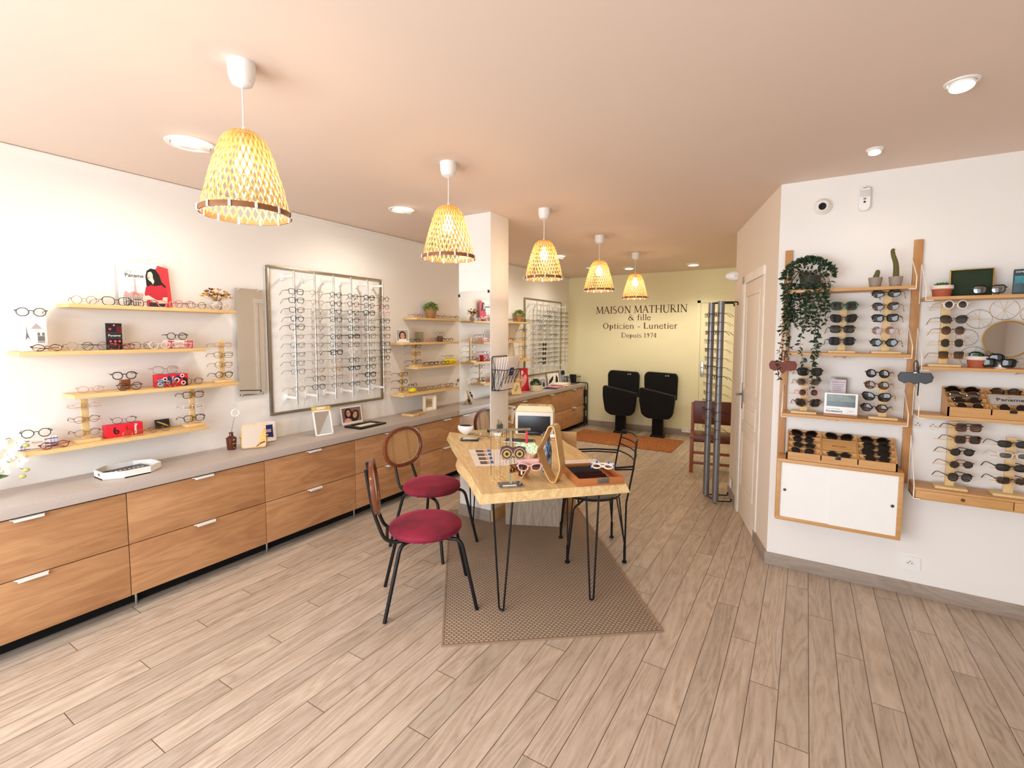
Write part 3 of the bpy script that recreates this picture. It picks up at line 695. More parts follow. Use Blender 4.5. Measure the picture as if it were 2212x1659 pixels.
def poly_sheet(t, name, x, pts, m, th=.0006):
    k = MB(); k.prism([(p[0], p[1]) for p in pts], 0, th); k.turn(Matrix(((0, 0, 1, x), (1, 0, 0, 0), (0, 1, 0, 0), (0, 0, 0, 1)))); return k.build(name, m, t, smooth=0)
# poster of a dark-haired woman on a balcony
t = thing('poster_card', 'upright white and red poster of a drawn dark-haired woman on a balcony', 'poster', (XW + .05, 1.385, Z1), (0, radians(-5), 0))
W2 = .135
poly_sheet(t, 'white_sheet', 0, [(-.143, .001), (.10, .001), (.10, .285), (-.143, .285)], card_w, .003)
poly_sheet(t, 'red_sheet', .0032, [(.0, .001), (.143, .001), (.133, .262), (.075, .275), (.055, .235), (.01, .1)], M('poster_red', 'D93A42', .55), .002)
x = .0056
poly_sheet(t, 'hair', x, [(.005, .13), (.003, .20), (.012, .235), (.035, .253), (.06, .248), (.08, .215), (.09, .17), (.115, .14), (.09, .125), (.085, .11), (.07, .125), (.055, .12), (.04, .10), (.025, .115), (.012, .105)], ink)
poly_sheet(t, 'face', x + .0007, [(.013, .2), (.018, .225), (.035, .232), (.043, .215), (.043, .19), (.05, .17), (.04, .15), (.033, .165), (.02, .175), (.014, .186)], skin_i)
poly_sheet(t, 'mouth', x + .0014, [(.014, .19), (.02, .194), (.026, .19), (.02, .186)], red_i)
poly_sheet(t, 'shirt', x + .0008, [(-.01, .085), (.0, .13), (.03, .145), (.05, .14), (.09, .15), (.115, .12), (.118, .075), (.10, .04), (.01, .04)], M('shirt_red', 'C62A3C', .55))
poly_sheet(t, 'arms', x + .0016, [(-.015, .07), (.01, .078), (.05, .052), (.085, .045), (.09, .07), (.116, .072), (.112, .032), (.06, .028), (.0, .05), (-.03, .0), (-.045, .0)], skin_i)
poly_sheet(t, 'skirt', x + .001, [(.01, .032), (.10, .026), (.098, .005), (.012, .005)], M('skirt_navy', '2A2C4A', .6))
poly_sheet(t, 'roofs', .0034, [(-.12, .07), (-.11, .10), (-.09, .085), (-.07, .1), (-.05, .09), (-.02, .09), (-.01, .07)], pinkp)
poly_sheet(t, 'tower', .0034, [(-.075, .07), (-.062, .10), (-.058, .16), (-.054, .16), (-.05, .10), (-.037, .07), (-.05, .075), (-.056, .09), (-.062, .075)], pinkp)
poly_sheet(t, 'street', .0034, [(-.12, .06), (-.02, .06), (-.02, .07), (-.12, .07)], pale_i)
k = MB(); 
for i in range(9): k.tube([(.0045, -.122 + .0125 * i, .0), (.0045, -.122 + .0125 * i, .055)], .0009, 5)
for i in range(8): k.tube([Vector((.0046, -.1155 + .0125 * i, .022)) + Vector((0, .0055 * cos(a * pi / 5), .011 * sin(a * pi / 5))) for a in range(10)], .0009, 5, closed=True)
k.tube([(.0045, -.124, .056), (.0045, -.015, .056)], .0015, 5).tube([(.0045, -.124, .045), (.0045, -.015, .045)], .0008, 5); k.build('railing', ink, t)
text('Paname', .034, ink, t, (.0042, -.056, .197), RY, sx=.95)
k = MB().tube([(.0042, -.105, .215), (.0042, -.085, .228), (.0042, -.072, .222), (.0042, -.08, .205)], .0008, 5).tube(arc((.0042, -.057, .168), .006, 0, 360, 12, 'yz'), .0006, 4); k.build('flourish', ink, t)
# dried flowers in a stone pot
def dried_flowers():
    y = at(468, 660, X=XS).y; t = thing('dried_flower_vase', 'small grey stone pot of yellow and brown dried flowers near the wall mirror', 'flower pot', (XS, y, Z1))
    MB().lathe([(.0, .002), (.026, .002), (.034, .015), (.037, .034), (.033, .052), (.029, .060), (.027, .058), (.03, .045), (.0, .04)], 28).build('pot', M('grey_stoneware', 'B9B2AB', .35, bump=.1), t)
    r = random.Random(4); cols = [M('dry_yellow', 'D9A63E', .8), M('dry_brown', '6A3A22', .8), M('dry_beige', 'C79A66', .8), M('dry_red', '9C2A22', .7)]
    st = MB()
    for i in range(34):
        a = r.uniform(0, 2 * pi); s = r.uniform(.2, 1); hgt = .065 + r.uniform(.02, .085) * (1.1 - .4 * s); tip = Vector((.05 * s * cos(a) * .7, .10 * s * sin(a), hgt))
        st.tube([(0, 0, .04), tip * .5 + Vector((0, 0, .03)), tip], .0012, 4)
        k = MB(); m = cols[r.choice((0, 0, 1, 1, 2, 3 if i % 4 == 0 else 0))]
        for j in range(6):
            b_ = r.uniform(0, 2 * pi); d = Vector((cos(b_), sin(b_), r.uniform(.1, 1))).normalized(); n_ = d.orthogonal().normalized() * .006; L = r.uniform(.012, .024)
            k.raw([tip, tip + d * L * .5 + n_, tip + d * L, tip + d * L * .5 - n_], [(0, 1, 2, 3)])
        k.ico(tip, .004, 1); k.build('flower_head', m, t)
    st.build('stems', M('dry_stem', 'A98655', .8), t); return t
dried_flowers()
# white box with line drawings and its glasses
def deco_mon(t, x, w, h):
    k = MB()
    for i, (yy, hh) in enumerate(((-.022, .06), (-.012, .045))): pass
    k.raw([(x, -.037, .06), (x, -.033, .10), (x, -.031, .145), (x, -.029, .10), (x, -.018, .058), (x, -.027, .075)], [(0, 1, 2, 3, 4, 5)])
    k.box((x, .010, .055), (x + .0006, .038, .082)); k.box((x, .010, .084), (x + .0006, .02, .10)); k.box((x, .028, .084), (x + .0006, .038, .10)); k.box((x, .01, .047), (x + .0006, .038, .052))
    k.build('monument_print', M('grey_drawing', '77726F', .6), t)
    k = MB(); k.raw([(x, -.015, .12), (x, .03, .12), (x, .02, .135), (x, .008, .15), (x, -.004, .135)], [(0, 1, 2, 3, 4)]); k.build('rooftop_print', pale_i, t)
    for z in (.022, .115): plate(t, 'line_print', x, -.02, .035, z, z + .001, pale_i)
printed_box('picture_box', 'tall white carton printed with grey monument drawings on the second shelf', 'box', 72, Z2, .098, .07, .185, card_w, deco_mon, D=.10)
on_shelf(67, 671, Z2 + .186, 'octa', 'matt', 'dark grey eight-sided eyeglasses standing on the tall white picture box', G1, D=.10, rz=80)
# dark upright card
def deco_dark(t, x, w, h):
    k = MB()
    for yy, zz in ((-.02, .123), (.022, .123), (-.02, .05), (.003, .05), (.024, .05), (.003, .033)): k.lathe([(0, 0), (.007, 0), (.007, .0006), (0, .0006)], 14, (yy, zz, 0))
    k.turn(Matrix(((0, 0, 1, x), (1, 0, 0, 0), (0, 1, 0, 0), (0, 0, 0, 1)))); k.build('red_dots', M('salmon_print', 'D65A58', .5), t)
    plate(t, 'red_square', x, .010, .037, .105, .14, M('maroon_print', '6A1722', .5)); plate(t, 'grey_rule', x, -.036, .036, .100, .1008, pale_i); plate(t, 'grey_rule', x, -.036, .036, .068, .0688, pale_i)
    text('Paname', .02, card_w, t, (x + .0006, 0, .084), RY)
    k = MB().lathe([(.0, 0), (.005, 0), (.005, .0006), (0, .0006)], 14, (0, .146, 0)); k.turn(Matrix(((0, 0, 1, x), (1, 0, 0, 0), (0, 1, 0, 0), (0, 0, 0, 1)))).build('badge', pinkp, t)
printed_box('display_card', 'dark upright display card with white script and red dots on the second shelf', 'display card', 247, Z2, .078, .012, .158, M('card_black', '1E1B22', .4), deco_dark, D=.075)
def deco_plaid(c1, c2, word):
    def f(t, x, w, h):
        for fy in (-.42, -.34, .30, .38, .46): plate(t, 'stripe', x, w * fy, w * fy + w * .035, .002, h - .002, c1)
        for fz in (.08, .38, .8): plate(t, 'stripe', x + .0006, -w / 2 + .002, w / 2 - .002, h * fz, h * fz + h * .06, c2)
        plate(t, 'name_label', x + .0014, -w * .2, w * .16, h * .12, h * .9, card_w); text(word, h * .24, pale_i, t, (x + .0026, -w * .02, h * .66), RY); text('- - -', h * .2, pale_i, t, (x + .0026, -w * .02, h * .35), RY)
    return f
printed_box('tartan_box', 'small red tartan carton on the second shelf carrying black round glasses', 'box', 384, Z2, .155, .055, .055, M('tartan_base', 'EBC9C4', .5), deco_plaid(red_i, M('wine_print', '9B1C34', .5), 'Paname'), D=.10)
on_shelf(382, 722, Z2 + .056, 'octa', 'black', 'black eight-sided eyeglasses standing on the red tartan box', G1, D=.10, rz=86, rim=.0026)
printed_box('plaid_box', 'white and blue plaid carton on the lowest left shelf carrying angular glasses', 'box', 77, Z4, .165, .055, .06, card_w, deco_plaid(M('lilac_print', 'B9B5DC', .5), navy_i, 'Paname'), D=.10, my=.82)
on_shelf(78, 929, Z4 + .061, 'octa', 'matt', 'dark grey angular eyeglasses standing on the blue plaid box', G1, D=.10, rz=78)
def deco_eyes(t, x, w, h):
    r = random.Random(2); k1, k2, k3 = MB(), MB(), MB()
    for yy, zz, s in ((-.045, .05, .013), (-.028, .028, .012), (.022, .04, .016), (.055, .068, .012), (-.075, .02, .012), (.06, .02, .014)):
        for kk, f, e in ((k1, 1, 0), (k2, .62, .0006), (k3, .34, .0012)): kk.lathe([(0, e), (s * f, e), (s * f, e + .0006), (0, e + .0006)], 16, (yy, zz, 0))
    mt_ = Matrix(((0, 0, 1, x + .0012), (1, 0, 0, 0), (0, 1, 0, 0), (0, 0, 0, 1)))
    poly_sheet(t, 'blue_shape', x, [(-.088, .002), (-.06, .002), (-.045, .03), (-.06, .055), (-.088, .045)], sky_i); poly_sheet(t, 'navy_shape', x, [(-.05, .03), (-.02, .075), (0, .04), (-.015, .01)], navy_i)
    poly_sheet(t, 'navy_shape', x, [(.0, .05), (.03, .074), (.05, .05), (.02, .03)], navy_i); poly_sheet(t, 'dark_shape', x, [(.05, .0), (.085, .0), (.085, .05), (.06, .055)], ink)
    k1.turn(mt_).build('eye_white', card_w, t); k2.turn(mt_).build('eye_ring', red_i, t); k3.turn(mt_).build('pupil', ink, t)
    text('Paname', .014, card_w, t, (x + .002, .0, .045), (radians(90), radians(90), radians(90)))
printed_box('eye_pattern_box', 'red carton painted with staring eyes on the third shelf', 'box', 365, Z3, .18, .06, .08, red_i, deco_eyes, D=.10)
on_shelf(357, 799, Z3 + .081, 'big', 'smoke', 'smoky transparent eyeglasses standing on the box with painted eyes', G1, D=.10, rz=84, rim=.0026)
def deco_six(t, x, w, h):
    text('6', .062, ink, t, (x + .0004, -.045, h * .5), (radians(90), radians(-20), radians(90)), bold=.001); text('SEASON', .011, M('wine_print', '9B1C34', .5), t, (x + .0004, .01, h * .55), (radians(90), radians(90), radians(90))); text('Paname', .02, card_w, t, (x + .0004, .055, h * .5), (radians(90), radians(90), radians(90)), bold=.0006)
printed_box('season_box', 'bright red carton with a black six on the lowest left shelf', 'box', 268, Z4, .185, .06, .075, M('bright_red_card', 'E02233', .45), deco_six, D=.09, my=1.21)
on_shelf(268, 899, Z4 + .076, 'oval', 'gun', 'thin dark eyeglasses standing on the bright red season box', G1, D=.10, rz=80)
# raised pair on small amber block and black glasses above
y_ = at(275, 825, X=XS).y
tag(MB().box((XW + .05, y_ - .02, Z3), (XW + .08, y_ + .03, Z3 + .062), .004).build('amber_block', M('amber_acrylic', '8A4A1E', .15, coat=.5), W=True), 'small amber block raising the black glasses on the third shelf', 'block')
on_shelf(269, 815, Z3 + .062, 'panto', 'black', 'thick black rounded eyeglasses raised on the small amber block', G1, D=.09, rz=84, rim=.003)
t = thing('picture_card', 'small black and yellow card leaning on the lowest left shelf', 'card', (XW + .03, at(354, 905, X=XW + .05).y, Z4 + .002), (0, radians(-14), 0))
MB().box((0, -.042, 0), (.003, .042, .058), .001).build('card_sheet', M('card_black', '1E1B22', .4), t); poly_sheet(t, 'yellow_streak', .0034, [(-.035, .045), (-.02, .045), (.04, .01), (.03, .006)], M('yellow_print', 'D9BE3A', .5))
# wooden stands on the left shelves
R90 = radians(90)
stand_pairs((XS, 1.80, Z3), R90, .30, [('rose', 'oval', 'clear', dict(rim=.001)), ('gun', 'square'), ('tort', 'panto', 'clear', dict(rim=.0013)), ('black', 'octa')], 'at right end, third left shelf', G1)
stand_pairs((XS, 1.03, Z4), R90, .245, [('pink', 'oval', 'clear', dict(rim=.001)), ('bronze', 'oval'), ('bronze', 'oval')], 'at left end, lowest left shelf', G1)
stand_pairs((XS, 1.595, Z4), R90, .25, [('tort', 'square', 'clear', dict(rim=.0024)), ('clear', 'rect'), ('black', 'square', 'clear', dict(rim=.0022))], 'at right end, lowest left shelf', G1)

# ================================================================== SHELVES BETWEEN RACK AND COLUMN
G2 = 'spectacles on the shelves beside the column'
def on2(y, z, shp, col, lab, D=.11, rz=90, grp=None, **kw):
    rim = kw.get('rim') or (.0012 if FRM[col][2] else .0022); dz = kw.pop('dz', 0)
    return glasses((XW + D, y, z + low_z(shp, rim) + dz), radians(rz), shp, col, lab, grp or G2, **kw)
A2, B2, C2, D2 = 1.773, 1.515, 1.256, .985
for y, z, shp, col, lab, kw in [
    (3.82, A2, 'round', 'red', 'dark red round eyeglasses left of the basket plant', dict(rz=84, rim=.0018)), (4.01, A2, 'panto', 'rose', 'rose-coloured eyeglasses in front of the basket plant', dict(rz=90, D=.17, folded=True)), (4.21, A2, 'round', 'gun', 'dark thin eyeglasses just right of the basket plant', dict(rz=88)),
    (4.36, A2, 'round', 'steel', 'silver round eyeglasses on the plant shelf near the column', dict(rz=90)), (4.51, A2, 'panto', 'black', 'black eyeglasses at the column end of the plant shelf', dict(rz=92)),
    (3.77, B2, 'rect', 'black', 'black rectangular eyeglasses right of the portrait card', dict(rz=84)), (3.99, B2, 'panto', 'rose', 'rose eyeglasses in the middle of the portrait card shelf', dict(rz=92, D=.15)), (4.13, B2, 'round', 'brown', 'brown round eyeglasses left of the brown jar', dict(rz=88, D=.16)), (4.335, B2, 'oval', 'navy', 'navy oval eyeglasses right of the brown jar', dict(rz=86)),
    (3.93, C2, 'square', 'tort', 'tortoiseshell eyeglasses behind the three-pair stand on the third shelf', dict(rz=90, D=.15)), (4.07, C2, 'wide', 'black', 'black wide eyeglasses left of the yellow case', dict(rz=92, rim=.003)), (4.205, C2, 'square', 'black', 'black square eyeglasses touching the left end of the yellow case', dict(rz=88, D=.16)),
    (4.37, C2, 'oval', 'bronze', 'bronze oval eyeglasses in front of the yellow case', dict(rz=90, D=.175, folded=True)),
    (3.86, D2, 'oval', 'brown', 'brown eyeglasses first right of the yellow pouch', dict(rz=88)), (3.99, D2, 'oval', 'bronze', 'bronze oval eyeglasses second right of the yellow pouch', dict(rz=90)), (4.12, D2, 'panto', 'bronze', 'bronze rounded eyeglasses in the middle of the lowest beside-column shelf', dict(rz=90)),
    (4.25, D2, 'oval', 'gold', 'gold oval eyeglasses on the lowest beside-column shelf', dict(rz=90, D=.17, folded=True)), (4.34, D2, 'panto', 'brown', 'brown eyeglasses at the column end of the lowest shelf', dict(rz=90))]:
    on2(y, z, shp, col, lab, **kw)
stand_pairs((XW + .115, 3.77, C2), R90, .255, [('tort', 'square', 'clear', dict(rim=.0022)), ('honey', 'panto'), ('brown', 'square', 'clear', dict(rim=.0022))], 'on the shelf with the yellow case', G2)
stand_pairs((XW + .115, 3.57, D2), R90, .24, [('tort', 'panto'), ('black', 'round'), ('tort', 'square')], 'behind the yellow pouch', G2)
yel = M('yellow_fabric', 'F2E21E', .6)
t = tag(MB().box((XW + .06, 4.29, C2), (XW + .12, 4.45, C2 + .062), .018).build('spectacle_case', yel, W=True), 'long bright yellow spectacle case on the shelf beside the column', 'case')
on2(4.35, C2 + .062, 'oval', 'gun', 'dark wire eyeglasses standing on the long yellow case', D=.10, rz=84)
tag(MB().sphere((0, 0, 0), .05, 18, (.7, 1.1, .5)).build('spectacle_pouch', yel, loc=None), 'rounded bright yellow pouch on the lowest shelf beside the column', 'case').location = (XW + .11, 3.715, D2 + .0255)
on2(3.71, D2 + .052, 'panto', 'black', 'black eyeglasses resting on the rounded yellow pouch', D=.12, rz=86, folded=True)
tag(MB().lathe([(0, 0), (.028, 0), (.036, .02), (.036, .05), (.028, .065), (0, .067)], 24).build('brown_jar', M('brown_ceramic', '6E5646', .4)), 'dark brown rounded jar on the second shelf beside the column', 'jar').location = (XW + .06, 4.23, B2)
on2(4.23, B2 + .0675, 'round', 'gun', 'dark round eyeglasses standing on the brown jar', D=.06, rz=82)
t = thing('acrylic_holder', 'clear acrylic holder with leaf decoration on the second shelf', 'holder', (XW + .06, 3.89, B2))
MB().box((-.002, -.06, 0), (.002, .06, .11), .001).build('pane', M('acrylic', 'DCE4DA', .08, trans=.9, var=0), t)
MB().tube(arc((.003, -.02, .06), .018, 20, 200, 8, 'yz'), .001, 4).tube(arc((.003, .02, .07), .02, 200, 400, 8, 'yz'), .001, 4).build('leaf_line', M('leaf_green', '7A8A4A', .6), t)
def portrait(t, w, h, m_bg, heads):
    """photographic print: simple heads with hair and spectacles"""
    plate(t, 'photo_ground', .0022, -w / 2 + .006, w / 2 - .006, .016, h - .006, m_bg, .0005)
    for (y, z, s, hair, skin, tilt) in heads:
        def el(rx, rz_, n=18): return [(y + rx * s * cos(a * 2 * pi / n) * cos(tilt) - rz_ * s * sin(a * 2 * pi / n) * sin(tilt), z + rx * s * cos(a * 2 * pi / n) * sin(tilt) + rz_ * s * sin(a * 2 * pi / n) * cos(tilt)) for a in range(n)]
        poly_sheet(t, 'hair', .0028, el(1.35, 1.5), hair, .0004); poly_sheet(t, 'face', .0033, [(p[0], p[1] - .15 * s) for p in el(.85, 1.12)], skin, .0004)
        k = MB()
        for q in (-.38, .38): k.tube([(.0039, y + (q + .3 * cos(a)) * s * cos(tilt), z + (.05 + .26 * sin(a)) * s + q * s * sin(tilt)) for a in [i * pi / 6 for i in range(12)]], .05 * s, 4, closed=True)
        k.build('printed_glasses', ink, t); k = MB().obox((.0039, y, z - .62 * s), (.0006, .5 * s, .12 * s)); k.build('lips', M('lip_print', '8E3A36', .5), t)
t = thing('portrait_card', 'white-edged portrait card of a dark-haired person in glasses on the second shelf', 'photo card', (XW + .12, 3.575, B2 + .001), (0, radians(-6), radians(-18)))
MB().box((0, -.07, 0), (.002, .07, .135)).build('card_sheet', card_w, t); portrait(t, .14, .135, M('photo_grey', 'A9A29C', .6), [(.0, .07, .03, M('hair_print', '2A1A16', .6), M('face_print', 'D8A383', .6), 0)])
poly_sheet(t, 'shoulders', .0031, [(-.05, .017), (.05, .017), (.035, .035), (-.035, .035)], card_w, .0004)

def bush(t, r, n, m, seed, c=(0, 0, 0), sc=(1, 1, .7), leaf=.014, thin=.45):
    rr = random.Random(seed); k = MB(); c = Vector(c)
    for i in range(n):
        u = rr.uniform(0, 2 * pi); v = rr.uniform(.0, pi * .55); q = r * rr.uniform(.55, 1)
        p = c + Vector((q * sin(v) * cos(u) * sc[0], q * sin(v) * sin(u) * sc[1], q * cos(v) * sc[2])); d = (p - c).normalized(); d = (d + Vector([rr.uniform(-.5, .5) for _ in range(3)])).normalized()
        n_ = d.orthogonal().normalized(); n_.rotate(Matrix.Rotation(rr.uniform(0, 6.28), 3, d)); L = leaf * rr.uniform(.7, 1.3); e = d.cross(n_) * L * .12
        k.raw([p, p + d * L * .45 + n_ * L * thin + e, p + d * L, p + d * L * .45 - n_ * L * thin + e], [(0, 1, 2, 3)])
    k.build('foliage', m, t, smooth=0)
def leaf_mat(name, c1, c2):
    n = NT(name); v = n.coord(rnd=3); n.put(n.b.inputs['Base Color'], n.ramp(n.noise(v, 70, 2), (.35, c1), (.65, c2))); n.b.inputs['Roughness'].default_value = .5; MATS[name] = n.m; return n.m
green1 = leaf_mat('leaf_light', '56702C', '9AAE58'); green2 = leaf_mat('leaf_dark', '22351C', '4C6A34')
def wicker():
    n = NT('wicker'); v = n.coord(); br = n.add('TexBrick'); n.put(br.inputs['Vector'], n.coord((1, 1, 1), 0, 'UV')); 
    tc = n.add('TexCoord').outputs['Object']; sp = n.add('SeparateXYZ'); n.put(sp.inputs[0], tc); ang = n.math('MULTIPLY', n.math('ARCTAN2', sp.outputs[1], sp.outputs[0]), 26 / 6.2832 * 2)
    a = n.math('SINE', n.math('MULTIPLY', ang, 3.14159)); z = n.math('SINE', n.math('MULTIPLY', sp.outputs[2], 900)); f = n.math('MULTIPLY', a, z); f = n.math('ADD', n.math('MULTIPLY', f, .5), .5)
    n.put(n.b.inputs['Base Color'], n.ramp(f, (.1, '7A5226'), (.6, 'C79453'), (.95, 'DDB273'))); n.b.inputs['Roughness'].default_value = .65; n.bump(f, .8, .003); n.n.remove(br); return n.m
wicker_m = wicker()
def basket_plant(loc, label):
    t = thing('basket_plant', label, 'plant', loc, 0, 'basket plants on the top shelves')
    MB().lathe([(0, 0), (.050, 0), (.053, .03), (.060, .09), (.062, .098), (.058, .1), (.055, .085), (0, .08)], 32).build('basket', wicker_m, t)
    MB().lathe([(.061, .093), (.065, .096), (.063, .103), (.057, .103)], 32).build('basket_rim', wicker_m, t); bush(t, .083, 520, green1, 5, (0, 0, .1), (1, 1, .85), .017); return t
basket_plant((XW + .085, 4.05, A2), 'leafy green plant in a round wicker basket on the shelf left of the column')
basket_plant((XW + .085, 5.96, 1.775), 'leafy green plant in a light basket on the shelf right of the column')
# ================================================================== THINGS ON THE LEFT WORKTOP
acry = M('acrylic', 'E6EAE6', .06, trans=.92, var=0)
paper_m = M('printed_paper', 'EFE6DF', .6); bambooY = WOOD('bamboo_board', 'D29F58', 'E9C486', axis=2, grain=20, stretch=.1, rough=.45)
# octagonal tray
t = thing('octagonal_tray', 'white eight-sided tray holding a black folder at the near end of the worktop', 'tray', (-3.45, 1.19, ZT))
oc = [(-.10, -.13), (.02, -.165), (.10, -.12), (.125, -.04), (.10, .10), (.0, .165), (-.09, .13), (-.125, .03)]
oc = [(-.115, -.07), (-.05, -.145), (.07, -.145), (.125, -.06), (.125, .07), (.06, .15), (-.06, .15), (-.115, .07)]
k = MB(); k.prism(oc, 0, .006); n_ = len(oc)
for i in range(n_):
    a, b_ = Vector(oc[i]), Vector(oc[(i + 1) % n_]); ai, bi = a * .95, b_ * .95; o_ = Vector((0, 0))
    if i == 1: 
        m1, m2 = a.lerp(b_, .3), a.lerp(b_, .7)
        for p, q, z0, z1 in ((a, m1, 0, .042), (m2, b_, 0, .042), (m1, m2, 0, .014), (m1, m2, .032, .042)): k.prism([p, q, q * .95, p * .95], z0, z1)
    else: k.prism([a, b_, bi, ai], 0, .042)
k.build('tray_shell', M('white_leatherette', 'EFECE8', .5, bump=.2, bs=300), t, smooth=0)
k = MB(); k.box((-.075, -.11, .008), (.07, .11, .02), .004); k.turn(Matrix.Rotation(.15, 4, 'Z')).build('black_folder', M('black_card_folder', '1C1A1B', .4), t)
k = MB()
for i in range(8): k.obox((.0, -.08 + .022 * i, .021), (.014, .012, .001), (0, 0, .5 + i))
k.build('folder_print', card_w, t)
# brown bottle with a paper ring on a wire
t = thing('brown_bottle_vase', 'brown glass bottle vase holding a wire with a white paper ring', 'vase', (-3.515, 1.835, ZT))
MB().lathe([(0, 0), (.027, 0), (.030, .01), (.034, .07), (.035, .085), (.014, .10), (.0125, .118), (.016, .12), (.016, .124), (.010, .124), (.010, .10), (.028, .08), (.025, .006), (0, .006)], 28).build('bottle', M('brown_glass', '6A2E12', .1, trans=.35, coat=.3, var=0), t)
MB().tube([(.0, 0, .02), (.0, .005, .14), (0, .02, .2), (0, .03, .235)], .0011, 5).build('wire', black_m, t)
MB().tube([Vector((0, .036 + .026 * cos(a), .262 + .026 * sin(a))) for a in [i * pi / 12 for i in range(24)]], .005, 8, closed=True).tube([(.001, .03, .235), (.001, .047, .285), (.001, .038, .288), (.001, .028, .25)], .0009, 5, closed=True).build('paper_ring', card_w, t)
k = MB()
for z, w_ in ((.075, .016), (.07, .01), (.045, .02), (.015, .012)): k.box((.034, -w_ / 2, z), (.0348, w_ / 2, z + .0015))
k.build('bottle_label', card_w, t)
def tilt_mirror(loc, rz, label, plate_m=mirror_m, mark=None):
    t = thing('table_mirror', label, 'mirror', loc, (0, 0, rz))
    fr = Matrix.Translation((0, -.02, .004)) @ Matrix.Rotation(radians(-24), 4, 'X')
    rr = [(sx * (w_ - r_ + r_ * cos(a)), h2 + sz * (h_ - r_ + r_ * sin(a))) for (w_, h_, h2, r_) in [(.078, .088, .09, .02)] for sx, sz, a0 in ((1, -1, -90), (1, 1, 0), (-1, 1, 90), (-1, -1, 180)) for a in [0] ]
    def rounded(w_, h_, r_): 
        out = []
        for sx, sz, a0 in ((1, -1, 270), (1, 1, 0), (-1, 1, 90), (-1, -1, 180)):
            for j in range(6):
                a = radians(a0 + 18 * j); out.append((sx * (w_ - r_) + r_ * cos(a), sz * (h_ - r_) + r_ * sin(a)))
        return out
    up_ = Matrix(((1, 0, 0, 0), (0, 0, -1, 0), (0, 1, 0, .09), (0, 0, 0, 1)))
    k = MB(); k.prism(rounded(.08, .09, .02), -.006, .006); k.turn(fr @ up_).build('mirror_frame', bambooY, t)
    k = MB(); k.prism(rounded(.073, .083, .015), .006, .0075); k.turn(fr @ up_).build('mirror_glass', plate_m, t, smooth=0)
    if mark: text(mark, .05, ink, t, (0, -.0135, .1), (radians(66), radians(-60), 0))
    k = MB()
    for s in (-1, 1): k.tube([(s * .084, .018, .085), (s * .084, .08, .006)], .006, 6, flat=.7)
    k.tube([(-.084, .08, .006), (.084, .08, .006)], .006, 6).build('rear_support', bambooY, t)
    for s in (-1, 1): MB().cyl((s * .078, .016, .085), (s * .094, .016, .085), .007, 12).build('hinge_knob', brass_m, t)
    return t
tilt_mirror((-3.42, 1.945, ZT), radians(58), 'square bamboo tilting mirror standing beside the brown bottle')
# white stand with navy emblem
t = thing('logo_stand', 'white upright stand with a navy square emblem behind the bamboo mirror', 'sign', (-3.535, 2.115, ZT), (0, radians(-8), radians(-8)))
def rsheet(w_, h_, r_, n=5): 
    out = []
    for sx, sz, a0 in ((1, -1, 270), (1, 1, 0), (-1, 1, 90), (-1, -1, 180)):
        for j in range(n + 1): a = radians(a0 + 90 * j / n); out.append((sx * (w_ / 2 - r_) + r_ * cos(a), h_ / 2 + sz * (h_ / 2 - r_) + r_ * sin(a)))
    return out
poly_sheet(t, 'panel', 0, rsheet(.14, .15, .012), card_w, .006); poly_sheet(t, 'rear_panel', -.02, rsheet(.13, .155, .012), card_w, .006)
MB().box((-.02, -.05, 0), (.03, .05, .006), .002).build('base', card_w, t)
poly_sheet(t, 'navy_emblem', .0062, [(-.048, .028), (-.024, .033), (0, .035), (.024, .033), (.048, .028), (.048, .128), (-.048, .128)], M('emblem_blue', '1C2A78', .4))
text('ZEISS', .030, card_w, t, (.0072, 0, .082), RY, bold=.0008)
# small framed counter mirror with yellow header
t = thing('counter_mirror', 'white-framed counter mirror with a mustard header plate', 'mirror', (-3.36, 2.505, ZT), (0, radians(-16), radians(-12)))
k = MB(); frame_ring(k, -.075, .075, 0, .20, .010, 0, .010); k = MB()
for a, c in (((-.004, -.075, 0), (.006, .075, .012)), ((-.004, -.075, .198), (.006, .075, .208)), ((-.004, -.075, 0), (.006, -.064, .208)), ((-.004, .064, 0), (.006, .075, .208))): k.box(a, c, .001)
k.build('mirror_frame', white_m, t); MB().box((0, -.065, .011), (.003, .065, .199)).build('mirror_glass', mirror_m, t, smooth=0)
MB().box((-.004, -.078, .208), (.007, .078, .24), .001).build('header_plate', M('mustard_plate', 'D6B45E', .5), t); text('ESPRIT', .026, card_w, t, (.0075, 0, .224), RY, bold=.0008)
MB().box((-.10, -.05, -.0), (-.004, .05, .006), .001).build('back_leg', white_m, t)
